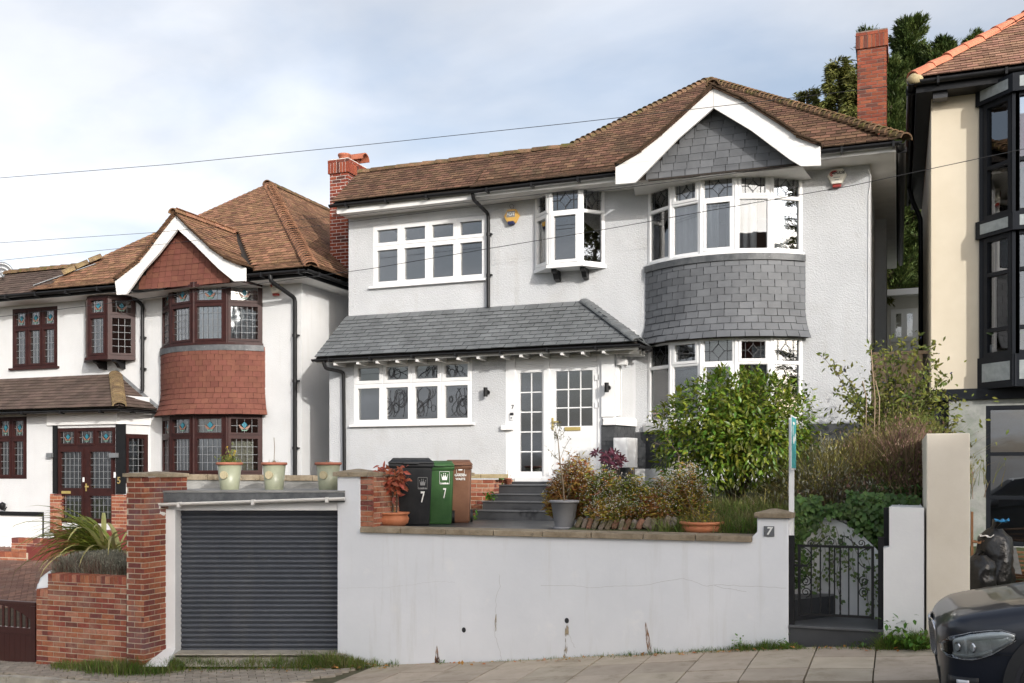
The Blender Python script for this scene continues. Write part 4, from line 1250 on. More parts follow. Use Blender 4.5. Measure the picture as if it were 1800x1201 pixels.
def alarm_hex(name, label, c, r, mat, Yw, low=None, flat=1.0, band=None):
 t_ = thing(name, label, 'alarm', (c.x, Yw, c.z - r))
 pts = [V((c.x + math.cos(R(60 * k)) * r, Yw - 0.0, c.z + math.sin(R(60 * k)) * r * 0.98)) for k in range(6)]
 m2 = MB()
 q = [V(((p.x - c.x) * 0.86 + c.x, Yw - 0.075, (p.z - c.z) * 0.86 + c.z)) for p in pts]
 m2.add(pts + q, [(6, 7, 8, 9, 10, 11)] + [(i, (i + 1) % 6, 6 + (i + 1) % 6, 6 + i) for i in range(6)])
 m2.build('cover', MATS[mat], t_, fix=True)
 return t_, Yw - 0.075
c = W(899, 380, Y2 - 0.04)
al, yf = alarm_hex('alarm_box', 'yellow hexagonal alarm box beside the small oriel window', c, 0.165, 'alarm_yellow', Y2)
m_ = MB(); m_.box(c.x - 0.085, c.x + 0.085, yf - 0.004, yf, c.z - 0.03, c.z + 0.085); m_.build('badge', MATS['print_grey'], al)
number_curve('ADT', 0.085, (c.x, yf - 0.006, c.z + 0.027), 'print_white', al, 'lettering', bold=0.002)
m_ = MB(); m_.box(c.x - 0.062, c.x + 0.062, yf - 0.012, Y2, c.z - 0.165, c.z - 0.105); m_.build('strobe', MATS['alarm_blue'], al, bevel=0.01)
m_ = MB(); m_.tube([V((c.x, Y2 - 0.02, c.z + 0.13)), V((c.x - 0.05, Y2 - 0.03, c.z + 0.21)), V((c.x + 0.0, Y2 - 0.03, c.z + 0.235)), V((c.x + 0.05, Y2 - 0.03, c.z + 0.2)), V((c.x + 0.02, Y2 - 0.02, c.z + 0.14))], 0.004, 5); m_.build('wire', MATS['gutter_black'], al)
def bell_box(name, label, c, Yw, s=1.0):
 t_ = thing(name, label, 'alarm', (c.x, Yw, c.z - 0.17))
 P = [(-0.10, 0.16), (0.10, 0.16), (0.165, 0.05), (0.085, -0.115), (-0.085, -0.115), (-0.165, 0.05)]
 a = [V((c.x + x * s, Yw, c.z + z * s)) for x, z in P]; b = [V((c.x + x * s * 0.9, Yw - 0.08, c.z + z * s * 0.9)) for x, z in P]
 m2 = MB(); m2.add(a + b, [(6, 7, 8, 9, 10, 11)] + [(i, (i + 1) % 6, 6 + (i + 1) % 6, 6 + i) for i in range(6)]); m2.build('cover', MATS['alarm_white'], t_, fix=True)
 m2 = MB(); m2.box(c.x - 0.07 * s, c.x + 0.07 * s, Yw - 0.075, Yw, c.z - 0.165 * s, c.z - 0.118 * s); m2.build('strobe', MATS['lens_red'], t_, bevel=0.008)
 yf_ = Yw - 0.082
 for k in range(2):
  m2 = MB()
  arc = [V((c.x + s * (-0.035 + math.cos(t) * (0.075 - 0.02 * k)), yf_, c.z + s * (0.065 + math.sin(t) * (0.05 - 0.014 * k)))) for t in [R(60 + 12 * i) for i in range(16)]]
  m2.tube(arc, 0.007 * s, 5); m2.build('emblem', MATS['print_red'], t_)
 number_curve('IMPULSE', 0.062 * s, (c.x + 0.015 * s, yf_, c.z + 0.075 * s), 'print_dark', t_, 'lettering', shear=0.2, bold=0.001)
 for k, ww2 in ((0.0, 0.055), (-0.04, 0.035)):
  m2 = MB(); m2.box(c.x - ww2 * s, c.x + ww2 * s, yf_ - 0.001, yf_, c.z + (k - 0.006) * s, c.z + (k + 0.006) * s); m2.build('small_print', MATS['print_grey'], t_)
 return t_
bell_box('alarm_box', 'cream bell shaped alarm box under the eaves right of the white bow window', W(1471, 313, Y2 - 0.04), Y2)
# cable down the corner of the wall
m_ = MB(); m_.tube([W(1526, 298, Y2 - 0.02), W(1531, 310, Y2 - 0.02), W(1530, 325, Y2 - 0.015), W(1527, 345, Y2 - 0.01), W(1526.5, 600, Y2 - 0.01)], 0.006, 5); m_.build('cable', MATS['white_board'], house)
def wall_light(px, py, Y, label):
 c_ = W(px, py, Y)
 t_ = thing('wall_light', label, 'wall light', (c_.x, Y, c_.z - 0.09), 'black wall lights by the front door')
 m2 = MB(); m2.tube([V((c_.x, Y - 0.10, c_.z - 0.085)), V((c_.x, Y - 0.10, c_.z + 0.085))], 0.04, 14); m2.build('lamp_body', MATS['black_paint'], t_)
 m2 = MB(); m2.tube([V((c_.x + 0.01, Y - 0.005, c_.z)), V((c_.x + 0.01, Y - 0.06, c_.z))], 0.045, 14); m2.build('mount', MATS['black_paint'], t_)
 return t_
wall_light(857, 690, Y1, 'black cylinder wall light between the four-pane window and the door')
wall_light(1069, 682, Y1 - 0.03, 'black cylinder wall light on the white post right of the door')
c_ = W(900, 732, Y1 + 0.01)
db = thing('doorbell', 'small black and white video doorbell left of the door panels', 'doorbell', (c_.x, Y1, c_.z - 0.07))
m_ = MB(); m_.box(c_.x - 0.033, c_.x + 0.033, Y1 - 0.02, Y1 + 0.01, c_.z - 0.07, c_.z + 0.012); m_.build('faceplate', MATS['upvc'], db, bevel=0.006)
m_ = MB(); m_.box(c_.x - 0.033, c_.x + 0.033, Y1 - 0.021, Y1 + 0.01, c_.z + 0.014, c_.z + 0.066); m_.build('camera_window', MATS['print_dark'], db, bevel=0.006)
m_ = MB(); m_.tube([V((c_.x, Y1 - 0.019, c_.z - 0.03)), V((c_.x, Y1 - 0.025, c_.z - 0.03))], 0.018, 12); m_.build('button', MATS['grey_metal'], db)
q_ = W(901, 716, Y1 + 0.005)
n7 = number_curve('7', 0.11, (q_.x, Y1 + 0.004, q_.z), 'print_dark', None, 'house_number'); tag(n7, 'small black figure 7 above the doorbell', 'house number')
# round sensor light under the porch eaves
c_ = W(1068, 619, Y1 - 0.06)
so = thing('sensor_light', 'small round lamp under the porch eaves above the wall light', 'lamp', (c_.x, Y1, c_.z))
m_ = MB(); m_.tube([V((c_.x, Y1 - 0.01, c_.z)), V((c_.x, Y1 - 0.06, c_.z))], 0.055, 16); m_.build('housing', MATS['plastic_grey'], so)
m_ = MB(); m_.tube([V((c_.x, Y1 - 0.058, c_.z)), V((c_.x, Y1 - 0.068, c_.z))], 0.042, 16); m_.build('lens', MATS['alarm_white'], so)
# white meter box against the dark plinth
a_ = W(1083, 822, 17.35); b_ = W(1114, 770, 17.35)
mbx = thing('meter_box', 'white utility meter box against the dark painted plinth', 'meter box', (a_.x, 17.3, a_.z))
m_ = MB(); m_.prism([V((a_.x, 17.16, a_.z)), V((b_.x - 0.06, 17.16, a_.z)), V((b_.x + 0.02, 17.4, a_.z)), V((b_.x + 0.02, 17.55, a_.z)), V((a_.x, 17.4, a_.z))], (0, 0, b_.z - a_.z)); m_.build('cabinet', MATS['upvc'], mbx, fix=True, bevel=0.008)
m_ = MB(); m_.box(a_.x + 0.02, b_.x - 0.08, 17.148, 17.16, a_.z + 0.03, b_.z - 0.04); m_.build('door', MATS['upvc'], mbx, bevel=0.004)
# curtains in the upstairs bow window
def curtain(label, xs_, Y, z0, z1, mat='curtain', amp=0.03, wl2=0.12, group=None):
 m2 = MB(); n = int((xs_[1] - xs_[0]) / 0.02); a = []; b = []
 ph = random.random() * 6
 for i in range(n + 1):
  x = xs_[0] + (xs_[1] - xs_[0]) * i / n
  y = Y(x) if callable(Y) else Y
  y += math.sin(x / wl2 * 6.28 + ph) * amp + math.sin(x * 21 + ph) * amp * 0.5
  a.append(V((x, y, z0))); b.append(V((x, y, z1)))
 m2.strip(a, b, True)
 o = m2.build('curtain', MATS[mat]); tag(o, label, 'curtain', group)
 md = o.modifiers.new('s', 'SOLIDIFY'); md.thickness = 0.004
 return o
_, (bx0, byc, bRr, ba0) = arc_pts(BXC, BC, Y2, BSAG, 8)
def bowy(x):
 return byc - math.sqrt(max(0.01, (bRr - 0.16) ** 2 - (x - bx0) ** 2))
for (a, b, lb) in ((-1.22, -0.92, 'white curtain at the left end of the upstairs bow window'), (-0.85, -0.02, 'pale blue-white curtain left of centre in the upstairs bow window'),
                   (0.12, 0.62, 'white curtain right of centre in the upstairs bow window'), (0.78, 1.12, 'white curtain at the right end of the upstairs bow window')):
 curtain(lb, (BXC + a, BXC + b), bowy, bz1 + 0.03, bz2 - 0.05)
curtain('pale curtain at the left end of the downstairs bow window', (BXC - 1.2, BXC - 0.95), bowy, gz1 + 0.03, gz2 - 0.4, 'curtain_cream')
# ================================================================== FRONT WALL, GARAGE, TERRACE
CR = V((CT, ST, 0)); CF = V((-ST, CT, 0))
def G(px, py, Zd):
 """Point at distance Zd along the garage's own axis (its door faces square to the opposite kerb)."""
 return CF * Zd + CR * ((px - 900) / F * Zd) + UP * ((HZ - py) / F * Zd + ZE)
def gbox(mb, px0, px1, py0, py1, z0, z1):
 """Box whose front face at depth z0 covers the given pixels; straight back to depth z1."""
 a, b, c, d = G(px0, py1, z0), G(px1, py1, z0), G(px1, py0, z0), G(px0, py0, z0)
 e = CF * (z1 - z0)
 mb.hexa([a, b, b + e, a + e, d, c, c + e, d + e])
garage = thing('garage', 'flat roofed garage with dark grey ribbed roller shutter and white pier', 'garage', G(430, 1150, 14.6))
GF, GD, GBK = 14.25, 14.49, 15.9
mb = MB(); gbox(mb, 274, 308, 895, 1160, GF, 15.8); mb.build('pier', MATS['wall_white'], garage, bevel=0.01)
# splayed foot of the pier
mb = MB()
a = [G(274, 1140, GF), G(308, 1140, GF), G(318, 1142, GD), G(318, 1170, GD), G(308, 1172, GF), G(274, 1172, GF)]
mb.add([G(274, 1140, GF), G(309, 1140, GF), G(318, 1143, GD), G(250, 1172, GF - 0.45), G(292, 1172, GF - 0.45), G(316, 1158, GD - 0.05), G(274, 1172, GF), G(309, 1172, GF)],
       [(0, 3, 4, 1), (1, 4, 5, 2), (0, 6, 3), (1, 7, 4), (3, 6, 7, 4)])
mb.build('pier_foot', MATS['wall_white'], garage, fix=True)
mb = MB(); gbox(mb, 284, 606, 878, 897.5, GF + 0.05, 14.7); mb.build('lintel', MATS['wall_white'], garage, bevel=0.006)
mb = MB(); gbox(mb, 270, 606, 862.5, 866, GF - 0.06, GBK); mb.build('flat_roof', MATS['concrete_grey'], garage)
mb = MB(); gbox(mb, 271, 606, 866.4, 883, GF - 0.05, GF + 0.04); mb.build('roof_fascia', MATS['lead_flashing'], garage, bevel=0.012)
mb = MB(); gbox(mb, 272, 640, 843, 880, GBK, GBK + 0.2); mb.build('parapet', MATS['concrete_grey'], garage)
cop = []
for i in range(8):
 a, b = 273 + i * 46, 273 + i * 46 + 45.4
 mm_ = MB(); gbox(mm_, a, b, 833.5 + i * 0.4, 843.5 + i * 0.4, GBK - 0.03, GBK + 0.24); mm_.build('coping', MATS['coping_stone'], garage, bevel=0.008)
# white gutter with outlet
q0, q1 = G(266, 885, GF - 0.10), G(606, 874, GF - 0.10)
gutter(garage, [q0, q1], brackets=1.05, r=0.05, mat='soffit')
mb = MB(); mb.tube([G(277, 888, GF - 0.1), G(277, 898, GF - 0.1), G(279, 902, GF - 0.09), G(287, 904, GF - 0.02)], 0.038, 10)
mb.tube([G(277, 886, GF - 0.1), G(277, 893, GF - 0.1)], 0.046, 10)
mb.build('outlet', MATS['soffit'], garage)
# roller shutter slats
top_, bot_ = 897, 1140
ns = 28
pitch = (bot_ - top_) / ns
for i in range(ns):
 y0 = top_ + i * pitch
 mm_ = MB(); a = []; b = []
 for k in range(9):
  t = k / 8
  bul = [0.0, 0.020, 0.029, 0.031, 0.028, 0.021, 0.010, 0.0, -0.004][k]
  a.append(G(316.5, y0 + t * pitch, GD + 0.03 - bul)); b.append(G(607, y0 + t * pitch, GD + 0.03 - bul))
 mm_.strip(a, b, True)
 ab = [p + CF * 0.02 for p in a]; bb = [p + CF * 0.02 for p in b]
 mm_.strip(bb, ab)
 mm_.build('shutter_slat', MATS['shutter_grey'], garage)
mb = MB(); gbox(mb, 316.5, 607, 1140.3, 1150.5, GD, GD + 0.06); mb.build('bottom_bar', MATS['shutter_grey'], garage, bevel=0.006)
mb = MB(); gbox(mb, 300, 607, 1150, 1152, GD - 0.32, GD + 0.3)
a = G(305, 1151, GD - 0.3); b = G(608, 1151, GD - 0.3)
mb.hexa([G(302, 1172, GD - 0.55), G(612, 1172, GD - 0.55), G(608, 1172, GD + 0.2), G(305, 1172, GD + 0.2), G(305, 1153, GD - 0.2), G(608, 1151, GD - 0.2), G(608, 1149.5, GD + 0.2), G(305, 1151, GD + 0.2)])
mb.build('threshold', MATS['concrete'], garage)
# green glazed pots on the garage roof
def lathe_pot(name, label, base, prof, mat, n=28, cat='plant pot', group=None, solid_in=0.02):
 t_ = thing(name, label, cat, base, group)
 m2 = MB(); rt, zt_ = prof[-1]
 m2.lathe(base, [(0.001, prof[0][1])] + list(prof) + [(rt - solid_in, zt_), (rt - solid_in * 1.4, zt_ - 0.05), (0.001, zt_ - 0.06)], n)
 m2.build('body', MATS[mat], t_)
 return t_
GPOT = []
for (px, w_, lb) in ((403.5, 44, 'sage green glazed pot with yellow flowering plant, first from the brick pillar'), (482, 43, 'sage green glazed pot with one bare stem, middle of the three'), (577, 45, 'sage green glazed pot nearest the grey wall pillar')):
 Zp = 14.9
 base = G(px, 864.5, Zp)
 r_ = 0.5 * w_ / F * Zp * 0.98
 t_ = lathe_pot('green_pot', lb, base, [(r_ * 0.72, 0.015), (r_ * 0.75, 0.03), (r_ * 0.95, 0.40)], 'glaze_green', group='sage green pots on the garage roof')
 m2 = MB(); m2.lathe(base, [(r_ * 0.95, 0.398), (r_ * 1.06, 0.402), (r_ * 1.09, 0.42), (r_ * 1.06, 0.438), (r_ * 0.95, 0.44), (r_ * 0.93, 0.39)], 28); m2.build('rim', MATS['terracotta_pot'], t_)
 m2 = MB(); m2.lathe(base, [(0.001, 0), (r_ * 0.71, 0), (r_ * 0.735, 0.02)], 28); m2.build('foot', MATS['terracotta_pot'], t_)
 m2 = MB(); m2.lathe(base, [(r_ * 0.9, 0.385), (r_ * 0.4, 0.40), (0.001, 0.41)], 20); m2.build('compost', MATS['soil'], t_)
 d_ = -CF * 0.95 + CR * -0.25; d_.normalize()
 cc_ = base + d_ * (r_ * 0.87) + UP * 0.25
 U_ = UP.cross(d_).normalized(); V_ = UP
 m2 = MB()
 ring = lambda rr, dd: [cc_ + d_ * dd + (U_ * math.cos(2 * math.pi * k / 16) + V_ * math.sin(2 * math.pi * k / 16)) * rr for k in range(16)]
 m2.strip(ring(0.062, -0.02) + ring(0.062, -0.02)[:1], ring(0.06, 0.018) + ring(0.06, 0.018)[:1]); m2.poly(ring(0.06, 0.018)); m2.build('seal', MATS['glaze_seal'], t_, fix=True)
 GPOT.append(base + UP * 0.41)

# ---- grey rendered retaining wall
CZ = ZE - 0.77                # top of the coping
WT = 0.24
wall = thing('retaining_wall', 'pale grey rendered retaining wall with stone coping along the pavement', 'wall', (X(980, YW), YW, gz(-4)))
x0, x1, x2, x3 = X(593, YW), X(632.5, YW), X(1322, YW), X(1386, YW)
zp0 = Zz(612, 838, YW); zp1 = Zz(1352, 911, YW)
mb = MB()
pts = [V((x0, YW, gz(x0) - 0.2)), V((x3, YW, gz(x3) - 0.2)), V((x3, YW, zp1)), V((x2 + 0.06, YW, zp1)), V((x2 + 0.06, YW, CZ + 0.04)), V((x2, YW, CZ - 0.02)), V((x2, YW, CZ - 0.07)), V((x1, YW, CZ - 0.07)), V((x1, YW, zp0)), V((x0, YW, zp0))]
mb.prism(pts, (0, WT, 0)); wb = mb.build('rendered_face', MATS['wall_render'], wall, fix=True, bevel=0.012)
js = [632.5, 704, 784, 867, 953, 1039, 1130, 1222, 1322]
for a, b in zip(js, js[1:]):
 xa_, xb_ = X(a, YW - 0.04) + 0.006, X(b, YW - 0.04) - 0.006
 mm_ = MB(); mm_.hexa([(xa_, YW - 0.05, CZ - 0.085), (xb_, YW - 0.05, CZ - 0.085), (xb_, YW + WT + 0.03, CZ - 0.085), (xa_, YW + WT + 0.03, CZ - 0.085), (xa_, YW - 0.045, CZ - 0.012), (xb_, YW - 0.045, CZ - 0.012), (xb_, YW + WT + 0.03, CZ), (xa_, YW + WT + 0.03, CZ)])
 mm_.build('coping_stone', MATS['coping_stone'], wall, bevel=0.008)
def cap(parent, xa, xb, ya, yb, z, h=0.06, peak=0.05, mat='coping_stone'):
 mm2 = MB(); mx_, my_ = (xa + xb) / 2, (ya + yb) / 2
 mm2.add([(xa, ya, z), (xb, ya, z), (xb, yb, z), (xa, yb, z), (xa, ya, z + h), (xb, ya, z + h), (xb, yb, z + h), (xa, yb, z + h), (mx_ - 0.03, my_, z + h + peak), (mx_ + 0.03, my_, z + h + peak)],
   [(0, 3, 2, 1), (0, 1, 5, 4), (1, 2, 6, 5), (2, 3, 7, 6), (3, 0, 4, 7), (4, 5, 9, 8), (5, 6, 9), (6, 7, 8, 9), (7, 4, 8)])
 return mm2.build('cap', MATS[mat], parent, bevel=0.006)
cap(wall, x0 - 0.05, x1 + 0.16, YW - 0.05, YW + 0.42, zp0 + 0.004)
cap(wall, x2 + 0.03, x3 + 0.05, YW - 0.05, YW + 0.34, zp1 + 0.004)
# weep holes, cracks and rust
def streak_mat(name, col, dens, scl=(40, 40, 9)):
 m = bpy.data.materials.new(name); m.use_nodes = True; t = m.node_tree; N = t.nodes; L = t.links.new
 b = N['Principled BSDF']; b.inputs['Base Color'].default_value = (*col, 1); b.inputs['Roughness'].default_value = 0.9
 g = N.new('ShaderNodeNewGeometry'); mp_ = N.new('ShaderNodeMapping'); mp_.inputs['Scale'].default_value = scl; L(g.outputs['Position'], mp_.inputs[0])
 nz = N.new('ShaderNodeTexNoise'); nz.inputs['Scale'].default_value = 1.0; nz.inputs['Detail'].default_value = 4; L(mp_.outputs[0], nz.inputs['Vector'])
 r_ = N.new('ShaderNodeMapRange'); r_.inputs[1].default_value = 0.62 - dens * 0.4; r_.inputs[2].default_value = 0.72 - dens * 0.2; L(nz.outputs['Fac'], r_.inputs[0])
 tr = N.new('ShaderNodeBsdfTransparent'); ms = N.new('ShaderNodeMixShader')
 L(r_.outputs[0], ms.inputs[0]); L(tr.outputs[0], ms.inputs[1]); L(b.outputs[0], ms.inputs[2]); L(ms.outputs[0], N['Material Output'].inputs[0])
 MATS[name] = m
streak_mat('rust', (0.28, 0.13, 0.045), 0.55); streak_mat('damp', (0.36, 0.29, 0.19), 0.4); streak_mat('grime', (0.56, 0.545, 0.50), 0.22, (9, 9, 5)); streak_mat('dark_rust', (0.10, 0.045, 0.02), 0.6)
def streak(pts, mat, Y=YW, parent=None, name='stain'):
 mm2 = MB(); n = len(pts)
 mm2.strip([W(a, y, Y - 0.003) for (a, b, y) in pts], [W(b, y, Y - 0.003) for (a, b, y) in pts]); mm2.build(name, MATS[mat], parent or wall)
streak([(767.6, 768.4, 1134), (766, 770, 1145), (765, 772, 1154), (763, 773, 1166)], 'rust')
streak([(767, 769, 1148), (765, 773, 1160), (763, 775, 1167)], 'dark_rust', YW - 0.002)
streak([(1133.5, 1135, 1093), (1134, 1139, 1108), (1135, 1142, 1122), (1137, 1145, 1135), (1139, 1145, 1147)], 'rust')
streak([(994, 999, 1094), (993, 1000, 1110), (992.5, 998, 1130), (990, 998, 1156)], 'damp')
streak([(871.5, 872.5, 1080), (869.5, 873, 1095), (868.5, 872, 1110)], 'damp')
for (px, py) in ((815.5, 1107.5), (996.5, 1091)):
 c_ = W(px, py, YW)
 mm_ = MB()
 ring = [V((c_.x + math.cos(R(20 * k)) * 0.03, YW - 0.004, c_.z + math.sin(R(20 * k)) * 0.036)) for k in range(18)]
 ring2 = [V((c_.x + math.cos(R(20 * k)) * 0.023, YW - 0.004, c_.z + math.sin(R(20 * k)) * 0.029)) for k in range(18)]
 ring3 = [V((p.x, YW + 0.1, p.z)) for p in ring2]
 mm_.strip(ring2 + ring2[:1], ring + ring[:1]); mm_.build('weep_pipe', MATS['dark_metal'], wall)
 mm_ = MB(); mm_.poly([V((c_.x + math.cos(R(20 * k)) * 0.0235, YW - 0.0035, c_.z + math.sin(R(20 * k)) * 0.0295)) for k in range(18)]); mm_.build('weep_hole', MATS['print_dark'], wall)
def crack(pts, w_=0.004, mat='grey_metal'):
 mm2 = MB(); q = []
 for (a, b) in zip(pts, pts[1:]):
  for i in range(6):
   t = i / 6
   q.append((a[0] + (b[0] - a[0]) * t + random.uniform(-1.2, 1.2), a[1] + (b[1] - a[1]) * t + random.uniform(-1, 1)))
 q.append(pts[-1])
 for a, b in zip(q, q[1:]):
  mm2.beam(W(a[0], a[1], YW - 0.0015), W(b[0], b[1], YW - 0.0015), w_, 0.002, FRONT)
 mm2.build('crack', MATS['crack'], wall)
pm('crack', (0.44, 0.44, 0.43), (0.58, 0.58, 0.57), 20, 0.9)
crack([(877, 1010), (879, 1030), (872, 1052), (871, 1080), (869, 1112), (876, 1135), (881, 1160)])
crack([(950, 1030), (1000, 1029), (1040, 1033), (1080, 1030), (1130, 1030), (1200, 1017), (1242, 1030), (1260, 1028), (1320, 1031), (1382, 1034)])
crack([(1255, 1030), (1290, 1037), (1312, 1040)]); crack([(1000, 1115), (1005, 1128), (1011, 1139)]); crack([(595, 1034), (680, 1033), (770, 1022), (800, 1024)], 0.002)
# slate number plaque
c_ = W(1352, 934, YW)
pq = thing('number_plaque', 'square dark slate plaque with a white 7 on the gate pier', 'house number', (c_.x, YW, c_.z - 0.06))
mm_ = MB(); mm_.box(c_.x - 0.062, c_.x + 0.062, YW - 0.018, YW - 0.001, c_.z - 0.062, c_.z + 0.062); mm_.build('plate', MATS['slate_hung'], pq, bevel=0.004)
number_curve('7', 0.13, (c_.x, YW - 0.019, c_.z), 'print_white', pq, 'figure', shear=0.15, bold=0.004, ext=0.002)
for s_ in (-1, 1):
 mm_ = MB(); mm_.tube([V((c_.x + s_ * 0.05, YW - 0.018, c_.z)), V((c_.x + s_ * 0.05, YW - 0.022, c_.z))], 0.005, 8); mm_.build('screw', MATS['chrome'], pq)
# brick wall running back from the wall's left pillar
sx0, sx1 = X(632.5, YW) - 0.02, X(655, YW + 0.02)
sw_ = thing('garden_wall', 'low red brick side wall behind the pillar, next to the red leaved plant', 'wall', (sx1, YW + 1.5, CZ - 0.1))
mm_ = MB(); mm_.box(x0 + 0.02, sx1 - 0.006, YW + WT + 0.002, 15.9, CZ - 0.3, zp0 - 0.002); mm_.box(sx0, sx1 - 0.006, YW + 0.03, YW + WT, CZ - 0.08, zp0 - 0.002); mm_.build('core', MATS['mortar'], sw_)
lst = brick_face((V((x1 + 0.004, YW + 0.024, CZ)), EX, FRONT), sx1 - x1, zp0 - CZ, depth=0.03) + brick_face((V((sx1 - 0.006, YW + 0.03, CZ - 0.03)), EY, EX), 3.2, zp0 - CZ + 0.02, depth=0.03)
pieces('brick', lst, brick_mesh('brick_orange'), sw_, 200)
for i in range(6):
 cap(sw_, x0 - 0.02, sx1 + 0.06, YW + 0.43 + i * 0.52, YW + 0.43 + i * 0.52 + 0.50, zp0 + 0.002, 0.05, 0.03)

# ---- terrace, steps and low brick wall beside the steps
PZ = ZE - 0.80
mb = MB(); mb.poly([V((sx1 - 0.1, YW + WT, PZ)), V((X(1030, YW), YW + WT, PZ)), V((X(1030, 16), 16.4, PZ)), V((sx1 - 0.1, 16.9, PZ))])
ter = struct(mb.build('terrace', MATS['patio_tile']))
stp = thing('front_steps', 'dark grey tiled steps leading up to the white front door', 'steps', (X(930, 16), 16, PZ))
SZ = [-0.645, -0.50, -0.38, -0.224]
SL = [834, 847, 863, 869]
for k in range(4):
 ya = 15.55 + k * 0.32
 mm_ = MB(); zt_ = ZE + SZ[k]; zb_ = PZ if k == 0 else ZE + SZ[k - 1]
 xl_ = X(SL[k], ya); xr_ = X(1075, ya)
 mm_.box(xl_ + 0.01, xr_, ya + 0.012, 17.28, zb_ - 0.004, zt_ - 0.025); mm_.build('riser', MATS['patio_tile'], stp)
 mm_ = MB(); mm_.box(xl_, xr_ + 0.02, ya - 0.012, ya + 0.40 if k < 3 else 17.29, zt_ - 0.024, zt_); mm_.build('tread', MATS['tread'] if 'tread' in MATS else pm('tread', (0.075, 0.078, 0.082), (0.10, 0.103, 0.108), 3, 0.5), stp, bevel=0.008)
mm_ = MB(); mm_.box(X(905, Y1), X(1058, Y1), Y1 - 0.16, Y1 + 0.0, ZE + SZ[3] + 0.001, dr_[2] - 0.05); mm_.build('threshold', MATS['patio_tile'], stp)
lw = thing('garden_wall', 'low red brick wall with pale coping between the bins and the steps', 'wall', (X(820, 16.3), 16.3, PZ))
lx_a, lx_b, ly = X(690, 16.3), X(869, 16.3), 16.3
lz_ = Zz(850, 841, 16.3)
mm_ = MB(); mm_.box(lx_a, lx_b - 0.006, ly + 0.006, 17.28, PZ - 0.05, lz_ - 0.03); mm_.build('core', MATS['mortar'], lw)
lst = brick_face((V((lx_a, ly + 0.006, PZ)), EX, FRONT), lx_b - lx_a, lz_ - PZ, depth=0.03) + brick_face((V((lx_b - 0.006, ly, PZ)), EY, EX), 0.9, lz_ - PZ, depth=0.03)
pieces('brick', lst, brick_mesh('brick_orange'), lw, 200)
for i in range(4):
 a = X(884, 16.27) - (i + 1) * 0.42; mm_ = MB(); mm_.box(a, a + 0.412, ly - 0.05, ly + 0.24, lz_ + 0.002, lz_ + 0.075); mm_.build('coping_stone', MATS['coping_pale'] if 'coping_pale' in MATS else pm('coping_pale', (0.36, 0.28, 0.15), (0.46, 0.38, 0.23), 8, 0.9, 0.4, 40, 0.01), lw, bevel=0.008)

# ---- wheelie bins
def wheelie(label, mat, cx, cy, rz, w_=0.58, d_=0.72, h_=1.07, zb=PZ):
 t_ = thing('wheelie_bin', label, 'wheelie bin', (cx, cy, zb), 'wheelie bins on the terrace')
 Rm = M.Translation(V((cx, cy, zb))) @ M.Rotation(rz, 4, 'Z')
 P = lambda x, y, z: Rm @ V((x, y, z))
 def loft(secs, name, m_, bev=0.012, parent=t_):
  m2 = MB(); n = 4; vv = []
  for (x0_, x1_, y0_, y1_, z_) in secs:
   vv += [P(x0_, y0_, z_), P(x1_, y0_, z_), P(x1_, y1_, z_), P(x0_, y1_, z_)]
  fs = [(3, 2, 1, 0)] + [(i * 4 + k, i * 4 + (k + 1) % 4, i * 4 + 4 + (k + 1) % 4, i * 4 + 4 + k) for i in range(len(secs) - 1) for k in range(4)] + [tuple(len(secs) * 4 - 4 + k for k in range(4))]
  m2.add(vv, fs); return m2.build(name, MATS[m_], parent, bevel=bev)
 W2, D2 = w_ / 2, d_ / 2
 loft([(-W2 * 0.80, W2 * 0.80, -D2 * 0.62, D2 * 0.70, 0.0), (-W2 * 0.82, W2 * 0.82, -D2 * 0.66, D2 * 0.72, 0.10), (-W2 * 0.92, W2 * 0.92, -D2 * 0.90, D2 * 0.80, h_ * 0.86)], 'body', mat, 0.03)
 loft([(-W2 * 0.96, W2 * 0.96, -D2 * 0.95, D2 * 0.84, h_ * 0.845), (-W2 * 0.99, W2 * 0.99, -D2 * 0.99, D2 * 0.86, h_ * 0.875), (-W2 * 0.99, W2 * 0.99, -D2 * 0.99, D2 * 0.86, h_ * 0.90)], 'rim', mat, 0.008)
 lid = loft([(-W2, W2, -D2 * 1.04, D2 * 0.86, h_ * 0.903), (-W2, W2, -D2 * 1.05, D2 * 0.86, h_ * 0.93), (-W2 * 0.86, W2 * 0.86, -D2 * 0.85, D2 * 0.80, h_ * 0.965), (-W2 * 0.80, W2 * 0.80, -D2 * 0.3, D2 * 0.78, h_ * 0.995)], 'lid', mat, 0.012)
 loft([(-W2 * 0.34, W2 * 0.34, -D2 * 1.14, -D2 * 1.0, h_ * 0.905), (-W2 * 0.34, W2 * 0.34, -D2 * 1.12, -D2 * 1.0, h_ * 0.93)], 'lid_grip', mat, 0.004, lid)
 m2 = MB(); m2.tube([P(-W2 * 0.9, D2 * 0.98, h_ * 0.93), P(W2 * 0.9, D2 * 0.98, h_ * 0.93)], 0.016, 8); m2.tube([P(-W2 * 0.5, D2 * 0.80, h_ * 0.90), P(-W2 * 0.5, D2 * 0.98, h_ * 0.93)], 0.02, 8); m2.tube([P(W2 * 0.5, D2 * 0.80, h_ * 0.90), P(W2 * 0.5, D2 * 0.98, h_ * 0.93)], 0.02, 8); m2.build('handle', MATS[mat], t_)
 for s_ in (-1, 1):
  m2 = MB(); m2.tube([P(s_ * W2 * 0.83, D2 * 0.74, 0.10), P(s_ * W2 * 1.0, D2 * 0.74, 0.10)], 0.10, 16); m2.build('wheel', MATS['bin_black'], t_)
 def face(x, z):    # point on the sloping front, metres
  f = z / (h_ * 0.86)
  return P(x, -D2 * (0.64 + 0.27 * f) - 0.006, z)
 return t_, face, rz, Rm
